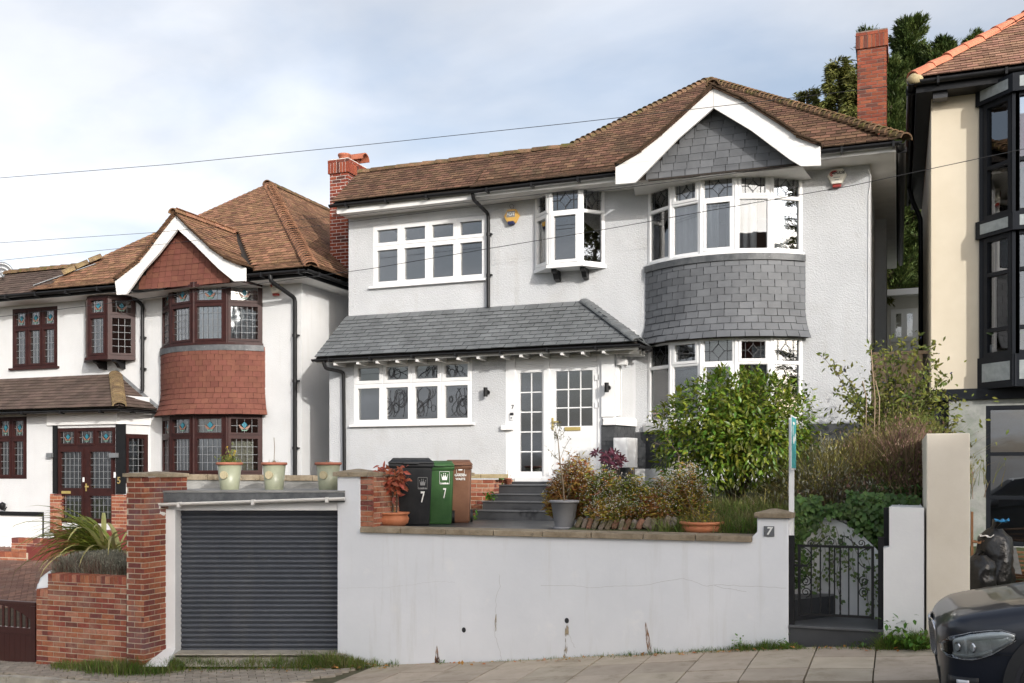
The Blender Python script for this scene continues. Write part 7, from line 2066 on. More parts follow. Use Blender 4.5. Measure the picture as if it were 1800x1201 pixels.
m_ = MB(); m_.box(c1.x + 0.06, c1.x + 0.5, 17.72, 17.74, zC + 0.75, zC + 1.6); pm('pink_fabric', (0.62, 0.05, 0.20), (0.70, 0.09, 0.26), 4, 0.8, trans=0.3); o_ = m_.build('blind', MATS['pink_fabric']); tag(o_, 'bright pink blind in the top window of the black bay', 'blind')
m_ = MB(); m_.box(X(1764, 18.00), X(1766, 18.00) + 0.05, 18.08, 18.13, zC, zD); o_ = m_.build('curtain', MATS['curtain']); tag(o_, 'narrow white curtain in the top left pane of the black bay', 'curtain')
# forecourt of that house
frc = sheet('forecourt', [0.3, 2, 4, 9], [12.7, 14, 18.3], lambda x, y: ZE - 1.75 + (y - 12.7) * 0.10, 'turf')
def bag(label, px, Y, w_, h_, zb, seed):
 c_ = V((X(px, Y), Y, zb)); t_ = thing('rubbish_bag', label, 'rubbish bag', c_, 'black rubbish bags on the forecourt')
 m2 = MB(); n, k_ = 24, 16; vv = []
 for j in range(k_ + 1):
  t = j / k_
  prof_r = math.sin(min(1, t * 3.2) * math.pi / 2) * (1 - 0.30 * t) * (1 if t < 0.86 else 1 - (t - 0.86) * 4.2)
  for i in range(n):
   a_ = 2 * math.pi * i / n
   q = V((math.cos(a_), math.sin(a_), t * 3)); nz = noise.noise(q * 1.7 + V((seed, 0, 0))) * 0.22 + noise.noise(q * 4.1 + V((seed, 3, 0))) * 0.10 + noise.noise(V((math.cos(a_) * 6, math.sin(a_) * 6, t * 2.5 + seed))) * 0.06
   r_ = w_ / 2 * prof_r * (1 + nz)
   vv.append(c_ + V((math.cos(a_) * r_, math.sin(a_) * r_ * 0.9, t * h_ + 0.02 * nz)) + V((0.04 * t * math.sin(seed), 0, 0)))
 m2.add(vv, [(j * n + i, j * n + (i + 1) % n, (j + 1) * n + (i + 1) % n, (j + 1) * n + i) for j in range(k_) for i in range(n)], True)
 m2.build('sack', MATS['bag_black'], t_)
 m2 = MB(); m2.tube([c_ + UP * (h_ * 0.96), c_ + UP * (h_ * 1.03) + V((0.02, 0, 0)), c_ + UP * (h_ * 1.10) + V((0.05, 0.01, 0))], 0.04, 8, rs=[0.05, 0.03, 0.06]); m2.build('knot', MATS['bag_black'], t_)
 return t_, c_
b1_, bc1 = bag('tall full black rubbish bag nearest the dark window', 1745, 14.3, 0.56, 0.95, ZE - 1.68, 2.3)
b2_, bc2 = bag('squat black rubbish bag half hidden behind the cream pillar', 1716, 14.0, 0.5, 0.62, ZE - 1.68, 7.7)
for k, (dx_, dz_, mt, lb) in enumerate(((-0.14, 0.78, 'plank_wood', 'scrap of brown wood lying on the rubbish bags'), (-0.06, 0.84, 'white_board', 'crumpled white paper lying on the rubbish bags'), (0.12, 1.02, 'rag_blue', 'bright blue rag on top of the tall rubbish bag'))):
 if mt == 'rag_blue':
  pm('rag_blue', (0.02, 0.20, 0.45), (0.03, 0.26, 0.55), 9, 0.6)
 m2 = MB(); n = 5; vv = []
 for j in range(n + 1):
  for i in range(n + 1):
   vv.append(bc1 + V((dx_ - 0.10 + 0.16 * i / n, -0.15 + 0.2 * j / n, dz_ + 0.05 * noise.noise(V((i * 0.9, j * 0.9, k * 5))) + 0.02 * k)))
 m2.add(vv, [(j * (n + 1) + i, j * (n + 1) + i + 1, (j + 1) * (n + 1) + i + 1, (j + 1) * (n + 1) + i) for j in range(n) for i in range(n)])
 o_ = m2.build('debris_scrap', MATS[mt]); md = o_.modifiers.new('s', 'SOLIDIFY'); md.thickness = 0.012; tag(o_, lb, 'scrap')
for k in range(11):
 p0 = V((X(1762, 14.9) + random.uniform(-0.05, 0.1), 14.9 + random.uniform(-0.2, 0.3), ZE - 1.52 + k * 0.042)); q0 = p0 + V((1.3 + random.uniform(-0.2, 0.4), random.uniform(-0.35, 0.35), random.uniform(-0.06, 0.10)))
 m2 = MB(); m2.beam(p0, q0, 0.11, 0.022); o_ = m2.build('plank', MATS['plank_wood'])
 tag(o_, ['bottom', 'second', 'third', 'fourth', 'fifth', 'sixth', 'seventh', 'eighth', 'ninth', 'tenth', 'top'][k] + ' reclaimed wooden plank, counted upward, in the pile behind the rubbish bags', 'plank', 'planks piled on the forecourt')
m2 = MB(); p0 = V((X(1772, 14.6), 14.6, ZE - 1.30)); m2.hexa([p0 + V((-0.16, 0, 0)), p0 + V((0.16, -0.05, -0.04)), p0 + V((0.16, 0, -0.04)), p0 + V((-0.16, 0.05, 0)), p0 + V((-0.12, 0.10, 0.34)), p0 + V((0.10, 0.06, 0.30)), p0 + V((0.10, 0.10, 0.30)), p0 + V((-0.12, 0.14, 0.34))]); o_ = m2.build('paving_offcut', MATS['concrete_grey']); tag(o_, 'grey slab offcut leaning behind the tall rubbish bag', 'slab')
# brown timber edge behind the pillar
m2 = MB(); m2.box(X(1707, 15.4), X(1711, 15.4), 15.4, 15.5, ZE - 1.7, Zz(1709, 900, 15.4)); o_ = m2.build('timber_post', MATS['plank_wood']); tag(o_, 'thin reddish timber post just right of the cream pillar', 'post')

# ================================================================== BACKGROUND between the houses
sh = thing('garden_building', 'small white building with flat roof and window between the houses', 'building', (X(1590, 28.2), 28.2, ZE))
ys = 28.2
a_, b_ = X(1540, ys), X(1640, ys); zt_ = Zz(1590, 522, ys)
sw2 = (X(1566, ys), X(1613, ys), Zz(1590, 600, ys), Zz(1590, 543, ys))
m_ = MB(); wall_holes(m_, (V((a_, ys, ZE - 1)), EX, FRONT), b_ - a_, zt_ - ZE + 1, [(sw2[0] - a_, sw2[1] - a_, sw2[2] - ZE + 1, sw2[3] - ZE + 1)], 0.1); m_.poly([V((a_, 29.8, ZE - 1)), V((b_, 29.8, ZE - 1)), V((b_, 29.8, zt_)), V((a_, 29.8, zt_))]); m_.build('wall', MATS['soffit'], sh)
m_ = MB(); m_.box(a_ - 0.2, b_ + 0.2, ys - 0.35, 29.8, zt_, zt_ + 0.16); m_.build('flat_roof', MATS['upvc'], sh)
window(sh, (V((sw2[0], ys, sw2[2])), EX, FRONT), sw2[1] - sw2[0], sw2[3] - sw2[2], [1, 1], None, 'upvc', outer=0.07, sash=0.05)
fn = thing('fence_panel', 'weathered timber fence panel behind the flowering shrub', 'fence', (X(1575, 19.0), 19.0, ZE - 0.5))
for i in range(7):
 x_ = X(1532, 19.0) + i * 0.122
 if x_ > rx0 - 0.1:
  break
 m_ = MB(); m_.box(x_, x_ + 0.116, 19.0, 19.02, ZE - 0.6, Zz(1575, 625, 19.0) + random.uniform(-0.01, 0.01)); m_.build('board', MATS['fence_wood'], fn)
m_ = MB(); m_.box(X(1528, 19), rx0 - 0.03, 18.99, 19.05, Zz(1575, 624, 19.0), Zz(1575, 618, 19.0)); m_.build('fence_rail', MATS['fence_wood'], fn)

# ================================================================== HOUSES ACROSS THE STREET, behind the camera: they shade the pavement and show in the glass
for k in range(3):
 xa = 9.0 + k * 9.2; xb = xa + 8.4; g0_ = gz(min(60, xa + 4)) + 1.3
 oh = thing('opposite_house', ['lowest', 'middle', 'topmost'][k] + ' brick house across the street behind the viewer', 'house', ((xa + xb) / 2, -7, g0_), 'houses across the street')
 ez, rz_ = g0_ + 5.6, (11.3 + ZE) + 0.085 * (xa - 8)
 m_ = MB(); fr = (V((xb, -5.5, g0_ - 2)), -EX, EY)
 wall_holes(m_, fr, xb - xa, ez - g0_ + 2, [(1.0, 3.4, 2.9, 4.4), (5.0, 7.4, 2.9, 4.4), (1.0, 3.4, 5.7, 7.0), (5.0, 7.4, 5.7, 7.0)], 0.12)
 for x in (xa, xb):
  m_.poly([V((x, -5.5, g0_ - 2)), V((x, -13.5, g0_ - 2)), V((x, -13.5, ez)), V((x, -9.5, rz_ - 0.1)), V((x, -5.5, ez))])
 m_.poly([V((xa, -13.5, g0_ - 2)), V((xb, -13.5, g0_ - 2)), V((xb, -13.5, ez)), V((xa, -13.5, ez))]); m_.build('wall', MATS['hung_tile_red'], oh)
 m_ = MB(); m_.prism([V((xa - 0.2, -5.0, ez - 0.3)), V((xa - 0.2, -9.5, rz_)), V((xa - 0.2, -14, ez - 0.3)), V((xa - 0.2, -9.5, rz_ - 0.25))], (xb - xa + 0.4, 0, 0)); m_.build('roof', MATS['clay_tile'], oh, fix=True)
 for (u, v) in ((1.0, 2.9), (5.0, 2.9), (1.0, 5.7), (5.0, 5.7)):
  window(oh, (V((xb - u, -5.55, g0_ - 2 + v)), -EX, EY), 2.4, 1.5 if v < 5 else 1.3, [1, 1, 1], 0.7, 'upvc')
# ================================================================== GARDEN GROUND
def smooth(t):
 t = max(0.0, min(1.0, t)); return t * t * (3 - 2 * t)
gxs = X(1012, YW)
def garden_z(x, y):
 z = -0.80 + 0.13 * (y - 12.7)
 right = smooth((x + 1.5) / 0.9)
 z2 = -0.62 + 0.17 * (y - 13.5)
 return ZE + z * (1 - right) + z2 * right + 0.05 * noise.noise(V((x * 1.3, y * 1.3, 0)))
m_ = MB(); nx, ny = 30, 24; vv = []
xs0, xs1 = X(1012, 13) - 0.05, X(1622, 14)
for j in range(ny + 1):
 for i in range(nx + 1):
  x = xs0 + (xs1 - xs0) * i / nx; y = YW + WT - 0.02 + (18.0 - YW - WT) * j / ny
  vv.append((x, y, garden_z(x, y)))
fs = []
for j in range(ny):
 for i in range(nx):
  x = xs0 + (xs1 - xs0) * (i + 0.5) / nx; y = YW + WT + (18.0 - YW - WT) * (j + 0.5) / ny
  if x > -1.35 and y < 13.6:
   continue
  fs.append((j * (nx + 1) + i, j * (nx + 1) + i + 1, (j + 1) * (nx + 1) + i + 1, (j + 1) * (nx + 1) + i))
m_.add(vv, fs, True); struct(m_.build('garden_ground', MATS['turf']))
m_ = MB(); m_.box(-1.36, -1.26, YW + WT, 13.6, ZE - 2.1, ZE - 0.62); m_.build('passage_side', MATS['wall_white'], cw)

# ================================================================== FOLIAGE TOOLS
def fol(name, c1, c2, rnd=0.3, hue=0.02, trans=0.3, rough=0.55, spec=0.35, scale=3.0, c3=None, rmix=None):
 return pm(name, c1, c2, scale, rough, rnd=rnd, hue=hue, trans=trans, spec=spec, c3=c3, rmix=rmix)
fol('leaf_laurel', (0.07, 0.14, 0.014), (0.23, 0.28, 0.03), 0.5, 0.045, 0.3, 0.35, 0.5)
fol('leaf_red', (0.24, 0.06, 0.03), (0.36, 0.10, 0.05), 0.35, 0.012, 0.25, 0.5)
fol('leaf_olive', (0.16, 0.17, 0.10), (0.26, 0.26, 0.16), 0.3, 0.02, 0.2)
fol('leaf_shrub', (0.085, 0.125, 0.02), (0.20, 0.20, 0.04), 0.4, 0.03, 0.25)
fol('leaf_ivy', (0.045, 0.105, 0.022), (0.11, 0.18, 0.045), 0.4, 0.02, 0.2, 0.4)
fol('leaf_ivy_pale', (0.07, 0.13, 0.03), (0.13, 0.17, 0.05), 0.35, 0.03, 0.25)
fol('blade_green', (0.07, 0.16, 0.018), (0.17, 0.23, 0.045), 0.4, 0.03, 0.35)
fol('blade_dry', (0.12, 0.13, 0.04), (0.24, 0.21, 0.09), 0.35, 0.03, 0.3)
fol('stalk_yellow', (0.20, 0.19, 0.045), (0.38, 0.33, 0.11), 0.35, 0.03, 0.25)
fol('stalk_purple', (0.15, 0.095, 0.07), (0.28, 0.175, 0.125), 0.35, 0.03, 0.2)
fol('stalk_silver', (0.20, 0.20, 0.16), (0.34, 0.33, 0.26), 0.3, 0.02, 0.2)
fol('aster_brown', (0.20, 0.105, 0.03), (0.36, 0.205, 0.06), 0.45, 0.03, 0.25)
fol('aster_gold', (0.28, 0.21, 0.03), (0.46, 0.35, 0.065), 0.4, 0.04, 0.3)
fol('aster_green', (0.10, 0.15, 0.025), (0.23, 0.24, 0.055), 0.4, 0.04, 0.3)
fol('aster_rust', (0.26, 0.09, 0.025), (0.36, 0.16, 0.05), 0.4, 0.03, 0.25)
fol('petal_white', (0.58, 0.54, 0.46), (0.74, 0.70, 0.62), 0.15, 0.01, 0.3)
fol('petal_yellow', (0.60, 0.42, 0.03), (0.68, 0.50, 0.06), 0.1, 0.01, 0.3)
fol('petal_pink', (0.70, 0.50, 0.46), (0.78, 0.60, 0.55), 0.1, 0.01, 0.3)
fol('petal_orange', (0.62, 0.16, 0.06), (0.68, 0.22, 0.09), 0.1, 0.01, 0.3)
fol('leaf_purple', (0.055, 0.012, 0.022), (0.11, 0.025, 0.04), 0.35, 0.02, 0.2, 0.4)
fol('leaf_flax', (0.15, 0.21, 0.03), (0.36, 0.37, 0.08), 0.3, 0.02, 0.25, 0.35, scale=14)
fol('leaf_flax_pale', (0.42, 0.40, 0.14), (0.54, 0.50, 0.22), 0.2, 0.02, 0.25, 0.4)
fol('leaf_fallen', (0.40, 0.17, 0.04), (0.52, 0.28, 0.08), 0.4, 0.03, 0.1, 0.7)
fol('conifer_dark', (0.032, 0.060, 0.014), (0.085, 0.115, 0.026), 0.45, 0.02, 0.15, 0.6)
fol('conifer_gold', (0.080, 0.095, 0.020), (0.165, 0.165, 0.040), 0.45, 0.02, 0.15, 0.6)
fol('berry_blue', (0.03, 0.03, 0.10), (0.05, 0.05, 0.15), 0.2, 0.02, 0.1)

def leaf_unit(name, mat, l=1.0, w=0.36, fold=0.10):
 m2 = MB()
 m2.add([(0, 0, 0), (-w / 2, l * 0.38, fold * w), (0, l * 0.45, 0), (w / 2, l * 0.38, fold * w), (-w * 0.30, l * 0.75, fold * w * 0.4 - 0.05 * l), (0, l, -0.12 * l), (w * 0.30, l * 0.75, fold * w * 0.4 - 0.05 * l)],
           [(0, 2, 1), (0, 3, 2), (1, 2, 5, 4), (2, 3, 6, 5)], False)
 return m2.mesh(name, MATS[mat])
def dirmat(p, d, up, s):
 d = V(d).normalized(); a = d.cross(V(up))
 if a.length < 1e-3:
  a = d.cross(V((1, 0, 0.1)))
 a.normalize(); n = a.cross(d)
 return frame_matrix(p, a, d, n, s, s, s)
def rnd_dir():
 v = V((random.gauss(0, 1), random.gauss(0, 1), random.gauss(0, 1)))
 return v.normalized()
def np_leaves(name, mat, parent, P, D, L, Wd, kind='stuff', up=None):
 """Many small leaves in one mesh: two triangles folded along the midrib."""
 P = np.asarray(P, float); D = np.asarray(D, float); n = len(P)
 D /= np.linalg.norm(D, axis=1)[:, None] + 1e-9
 Rr = rng.normal(size=(n, 3)) if up is None else np.asarray(up, float)
 A = np.cross(D, Rr); A /= np.linalg.norm(A, axis=1)[:, None] + 1e-9
 Nn = np.cross(A, D)
 L = np.broadcast_to(np.asarray(L, float), (n,))[:, None]; Wd = np.broadcast_to(np.asarray(Wd, float), (n,))[:, None]
 v0 = P; v1 = P + D * L * 0.45 + A * Wd / 2 + Nn * Wd * 0.12; v2 = P + D * L; v3 = P + D * L * 0.45 - A * Wd / 2 + Nn * Wd * 0.12
 vv = np.stack([v0, v1, v2, v3], 1).reshape(-1, 3)
 b = np.arange(n)[:, None] * 4
 tri = np.concatenate([b + np.array([0, 1, 2]), b + np.array([0, 2, 3])], 1).reshape(-1, 3)
 me = bpy.data.meshes.new(name)
 me.vertices.add(len(vv)); me.vertices.foreach_set('co', vv.ravel())
 me.loops.add(tri.size); me.loops.foreach_set('vertex_index', tri.ravel().astype(np.int32))
 me.polygons.add(len(tri)); me.polygons.foreach_set('loop_start', np.arange(0, tri.size, 3, dtype=np.int32)); me.polygons.foreach_set('loop_total', np.full(len(tri), 3, dtype=np.int32))
 me.materials.append(MATS[mat]); me.update(calc_edges=True); me.validate()
 o = bpy.data.objects.new(name, me); COL.objects.link(o); adopt(o, parent)
 if kind:
  o['kind'] = kind
 return o
def np_blades(name, mat, parent, P, H, Wd, lean=0.35, bend=0.5, kind='stuff'):
 """Curved grass blades or stalks: three segments tapering to a point."""
 P = np.asarray(P, float); n = len(P)
 ang = rng.uniform(0, 2 * np.pi, n); le = np.abs(rng.normal(0, lean, n))
 dirh = np.stack([np.cos(ang), np.sin(ang), np.zeros(n)], 1)
 H = np.broadcast_to(np.asarray(H, float), (n,)); Wd = np.broadcast_to(np.asarray(Wd, float), (n,))
 side = np.stack([-np.sin(ang + rng.normal(0, 1, n)), np.cos(ang), np.zeros(n)], 1)
 pts = []
 for t in (0, 0.4, 0.75, 1.0):
  off = dirh * (le * t + bend * le * t * t)[:, None] * H[:, None] + np.array([0, 0, 1.0]) * (H * (t - 0.25 * le * t * t))[:, None]
  pts.append(P + off)
 w = [1, 0.85, 0.55, 0.0]
 vv = []
 for k in range(3):
  vv.append(pts[k] - side * (Wd * w[k] / 2)[:, None]); vv.append(pts[k] + side * (Wd * w[k] / 2)[:, None])
 vv.append(pts[3])
 vv = np.stack(vv, 1).reshape(-1, 3); b = np.arange(n)[:, None] * 7
 tri = np.concatenate([b + np.array(q) for q in ((0, 1, 3), (0, 3, 2), (2, 3, 5), (2, 5, 4), (4, 5, 6))], 1).reshape(-1, 3)
 me = bpy.data.meshes.new(name)
 me.vertices.add(len(vv)); me.vertices.foreach_set('co', vv.ravel())
 me.loops.add(tri.size); me.loops.foreach_set('vertex_index', tri.ravel().astype(np.int32))
 me.polygons.add(len(tri)); me.polygons.foreach_set('loop_start', np.arange(0, tri.size, 3, dtype=np.int32)); me.polygons.foreach_set('loop_total', np.full(len(tri), 3, dtype=np.int32))
 me.materials.append(MATS[mat]); me.update(calc_edges=True)
 o = bpy.data.objects.new(name, me); COL.objects.link(o); adopt(o, parent)
 if kind:
  o['kind'] = kind
 return o
def stems(parent, base, tips, r0, r1, mat='twig', wob=0.06, name='stem'):
 m2 = MB()
 for tp in tips:
  a, b = V(base) + V((random.uniform(-1, 1), random.uniform(-1, 1), 0)) * r0 * 2, V(tp)
  mid = (a + b) / 2 + rnd_dir() * wob
  m2.tube([a, a * 0.5 + mid * 0.5 + rnd_dir() * wob * 0.3, mid, mid * 0.5 + b * 0.5 + rnd_dir() * wob * 0.3, b], r0, 5, rs=[r0, r0 * 0.85, (r0 + r1) / 2, r1 * 1.2, r1])
 return m2.build(name, MATS[mat], parent)

# ================================================================== LAUREL BUSH in front of the bow window
YBH = 15.3
bc = V((X(1293, YBH), YBH, ZE + 0.62))
bush = thing('laurel_bush', 'large rounded glossy green laurel bush below the bow window', 'bush', (bc.x, bc.y, garden_z(bc.x, bc.y)))
lobes = [(bc + V((0, 0, 0.0)), 1.02)] + [(bc + V((math.cos(a) * 0.62, math.sin(a) * 0.45 - 0.12, h)), r) for a, h, r in ((0.2, 0.30, 0.58), (1.4, 0.42, 0.55), (2.6, 0.28, 0.55), (3.5, 0.05, 0.62), (4.4, 0.25, 0.62), (5.2, -0.15, 0.66), (5.9, -0.05, 0.62), (4.0, -0.35, 0.66), (0.0, -0.35, 0.60), (3.0, -0.45, 0.55))]
mats_l = []
for k in range(9500):
 c_, r_ = lobes[0] if k % 3 == 0 else random.choice(lobes[1:])
 d = rnd_dir()
 if d.y > 0.75:
  continue
 p = c_ + V((d.x * r_ * 1.06, d.y * r_ * 0.9, d.z * r_ * 0.88)) * (random.uniform(0.72, 1.05) + 0.10 * noise.noise(d * 3.0 + c_))
 if p.z < garden_z(p.x, p.y) + 0.02:
  continue
 dd = (d * 0.75 + rnd_dir() * 0.6 + V((0, 0, -0.25))).normalized()
 mats_l.append(dirmat(p, dd, d + UP * 0.8 + rnd_dir() * 0.5, random.uniform(0.06, 0.125)))
# upright shoots along the top
for k in range(60):
 a_ = random.uniform(0, 6.28); rr = random.uniform(0.2, 1.0); q = bc + V((math.cos(a_) * rr, math.sin(a_) * rr * 0.8, 0.80 * math.sqrt(max(0.05, 1 - rr * rr * 0.8)) + random.uniform(-0.02, 0.06)))
 for j in range(9):
  mats_l.append(dirmat(q + V((0, 0, 0.018 * j)), (rnd_dir() + V((0, 0, 0.5))), UP, random.uniform(0.07, 0.12)))
pieces('leaf', mats_l, leaf_unit('leaf', 'leaf_laurel', 1.0, 0.40), bush, 300, 'foliage')
stems(bush, V((bc.x, bc.y, garden_z(bc.x, bc.y) - 0.05)), [bc + V((math.cos(a) * 0.7, math.sin(a) * 0.6, random.uniform(0, 0.7))) for a in np.arange(0, 6.2, 0.45)], 0.022, 0.006, 'bark', name='branches')
# dark inner mass of shaded old leaves
P = []; D = []
for k in range(2600):
 d = rnd_dir(); r_ = random.uniform(0.2, 0.75); P.append(bc + V((d.x * 1.05, d.y * 0.9, d.z * 0.85)) * r_); D.append(rnd_dir())
np_leaves('inner_leaves', 'leaf_laurel', bush, P, D, 0.13, 0.06)

# ================================================================== ROSE beside the bush
rp = V((X(1195, 14.6), 14.6, garden_z(X(1195, 14.6), 14.6)))
rose = thing('rose_bush', 'leggy rose with one pale pink bloom left of the laurel bush', 'rose', rp)
tips = [W(1193, 800, 14.6), W(1172, 772, 14.6), W(1160, 745, 14.6), W(1153, 730, 14.6)]
m_ = MB(); m_.tube([rp, W(1194, 830, 14.6), tips[0], tips[1], tips[2], tips[3]], 0.014, 6, rs=[0.018, 0.016, 0.013, 0.010, 0.007, 0.005]); m_.tube([tips[1], W(1160, 782, 14.6), W(1150, 778, 14.6)], 0.005, 5); m_.tube([tips[1], W(1182, 752, 14.6), W(1188, 738, 14.6)], 0.005, 5); m_.build('stem', MATS['twig'], rose)
ml = []
for c_ in (tips[2], tips[3], W(1145, 735, 14.6), W(1150, 778, 14.6), W(1168, 758, 14.6), W(1186, 742, 14.6), W(1165, 735, 14.6), W(1175, 748, 14.6), W(1152, 752, 14.6), W(1160, 800, 14.6), W(1183, 770, 14.6)):
 for j in range(9):
  q = c_ + V((random.gauss(0, 0.05), random.gauss(0, 0.05), random.gauss(0, 0.05))); ml.append(dirmat(q, rnd_dir() + V((0, 0, -0.3)), UP, random.uniform(0.05, 0.08)))
pieces('leaf', ml, leaf_unit('rose_leaf', 'leaf_shrub', 1, 0.5), rose, 120)
def bloom(parent, c, r, mat, n=14):
 m2 = MB()
 for k in range(n):
  a_ = k * 2.4; rr = r * (0.4 + 0.6 * k / n); d = V((math.cos(a_), math.sin(a_), 0.5 - 0.6 * k / n)).normalized(); s_ = d.cross(UP).normalized() * rr * 0.5
  m2.add([c, c + d * rr * 0.6 + s_, c + d * rr + UP * rr * 0.25, c + d * rr * 0.6 - s_], [(0, 1, 2, 3)])
 return m2.build('bloom', MATS[mat], parent)
bloom(rose, W(1153, 728, 14.55), 0.06, 'petal_pink'); bloom(rose, W(1163, 829, 14.3), 0.035, 'petal_orange')

# ================================================================== ASTERS along the terrace edge
def aster(label, px, Y, ztop, w_, cols, nst, flow=0.4, leafs=40, cat='plant', top_only=True, seed=0, lean=0.0, name='aster_plant', fl='petal_white', gz_=None):
 bx = X(px, Y); bz = gz_ if gz_ is not None else max(PZ, garden_z(bx, Y)) - 0.02
 t_ = thing(name, label, cat, (bx, Y, bz), 'dying asters along the terrace')
 H = ztop - bz
 Pl = {c: [[], []] for c in cols}; Pf = []; tips = []
 for k in range(nst):
  a_ = random.uniform(0, 6.28); rr = math.sqrt(random.random())
  hh = H * (1 - 0.45 * rr * rr) * random.uniform(0.75, 1.06)
  tip = V((bx + math.cos(a_) * rr * w_ / 2 + lean * hh, Y + math.sin(a_) * rr * w_ * 0.4, bz + hh)); tips.append(tip)
  b = V((bx + math.cos(a_) * rr * 0.1, Y + math.sin(a_) * rr * 0.1, bz))
  col = random.choice(cols)
  for j in range(leafs):
   t = random.uniform(0.12, 1.0); q = b.lerp(tip, t) + V((random.gauss(0, 0.03), random.gauss(0, 0.03), random.gauss(0, 0.02)))
   c2 = col if random.random() < 0.75 else random.choice(cols)
   Pl[c2][0].append(q); d = rnd_dir(); d.z = d.z * 0.5 - 0.1; Pl[c2][1].append(d)
  for j in range(int(leafs * flow * 0.33)):
   q = tip + V((random.gauss(0, 0.055), random.gauss(0, 0.055), random.gauss(-0.02, 0.05))); Pf.append(q)
 for c in cols:
  if Pl[c][0]:
   np_leaves('foliage', c, t_, Pl[c][0], Pl[c][1], rng.uniform(0.045, 0.10, len(Pl[c][0])), rng.uniform(0.014, 0.030, len(Pl[c][0])))
 stems(t_, V((bx, Y, bz)), tips[:34], 0.005, 0.0025, 'twig', 0.04, 'stems')
 if Pf:
  Pf = np.array(Pf); n = len(Pf)
  D = rng.normal(size=(n * 3, 3)); np_leaves('flower_heads', fl, t_, np.repeat(Pf, 3, 0), D, 0.013, 0.012)
 return t_
aster('brown seeding aster clump behind the grey pot', 1015, 13.6, Zz(1015, 795, 13.6), 0.78, ['aster_brown', 'aster_brown', 'aster_gold', 'aster_rust'], 120, 0.55)
aster('rust and gold aster behind the grey pot, nearest the steps', 982, 13.9, Zz(982, 832, 13.9), 0.42, ['aster_brown', 'aster_rust', 'aster_gold'], 50, 0.25)
aster('orange tinted aster in the middle of the terrace edge', 1062, 13.5, Zz(1062, 818, 13.5), 0.66, ['aster_rust', 'aster_green', 'aster_gold', 'aster_green'], 90, 0.5)
aster('yellow green aster below the white meter box', 1112, 13.4, Zz(1112, 828, 13.4), 0.62, ['aster_green', 'aster_gold', 'aster_green'], 80, 0.3)
aster('low green aster with white flowers in front of the others', 1080, 13.15, Zz(1080, 868, 13.15), 0.9, ['aster_green', 'aster_gold', 'aster_brown'], 80, 0.55)
aster('low reddish aster beside the stone edging', 1150, 13.2, Zz(1150, 860, 13.2), 0.7, ['aster_brown', 'aster_gold', 'aster_green', 'aster_rust'], 70, 0.4)
aster('tall white flowered aster behind the broken terracotta bowl', 1205, 13.4, Zz(1208, 812, 13.4), 0.62, ['aster_green', 'aster_gold', 'aster_brown'], 90, 0.75)
aster('thin silvery aster left of the laurel bush', 1168, 14.0, Zz(1168, 835, 14.0), 0.5, ['aster_green', 'aster_brown'], 40, 0.7)
# purple leaved shrub
pp_ = V((X(1083, 14.2), 14.2, garden_z(X(1083, 14.2), 14.2)))
pu = thing('purple_shrub', 'small dark purple leaved shrub in front of the meter box', 'shrub', pp_)
ml = []
for (px, py) in ((1072, 800), (1083, 797), (1092, 806), (1080, 812), (1097, 812), (1068, 808), (1087, 820), (1052, 797)):
 c_ = W(px, py, 14.2)
 for j in range(9):
  a_ = j * 0.7; ml.append(dirmat(c_ + V((0, -0.03 * j, 0)), V((math.cos(a_), -0.25, math.sin(a_) * 0.8 + 0.15)), V((0, -1, 0.7)) + rnd_dir() * 0.3, random.uniform(0.075, 0.11)))
pieces('leaf', ml, leaf_unit('purple_leaf', 'leaf_purple', 1, 0.42), pu, 120)
stems(pu, pp_, [W(1072, 800, 14.2), W(1083, 797, 14.2), W(1092, 806, 14.2)], 0.008, 0.004, 'bark')
# slanting stones edging the bed
ed = thing('stone_edging', 'row of slanting old bricks and stones edging the flower bed', 'edging', (X(1100, 12.95), 12.95, PZ))
pm('edging_stone_mix', (0.8, 0.8, 0.8), (1.15, 1.15, 1.15), 14, 0.9, 0.6, 40, 0.01, rnd=0.15, rmix=[(0.19, 0.10, 0.07), (0.24, 0.19, 0.15), (0.17, 0.13, 0.09), (0.25, 0.13, 0.085), (0.21, 0.18, 0.16)], stain=((0.08, 0.085, 0.03), 6, 0.5, 0.65))
ml = []; px = 1017
while px < 1192:
 c_ = W(px, 921, 12.98); t = R(random.uniform(14, 30)); U = V((math.cos(t), 0.25, -math.sin(t))).normalized(); T = V((math.sin(t), 0.05, math.cos(t))).normalized(); N_ = U.cross(T)
 ml.append(frame_matrix(c_ + V((0, random.uniform(-0.02, 0.03), random.uniform(-0.02, 0.02))), U, N_, T, random.uniform(0.06, 0.085), 0.12, random.uniform(0.13, 0.19))); px += random.uniform(9.5, 12.5)
m2 = MB(); m2.box(-0.5, 0.5, -0.5, 0.5, -0.5, 0.5); me_ = m2.mesh('stone', MATS['edging_stone_mix'])
bm = bmesh.new(); bm.from_mesh(me_); bmesh.ops.bevel(bm, geom=bm.edges[:], offset=0.14, segments=2, affect='EDGES'); bm.to_mesh(me_); bm.free()
pieces('stone', ml, me_, ed)
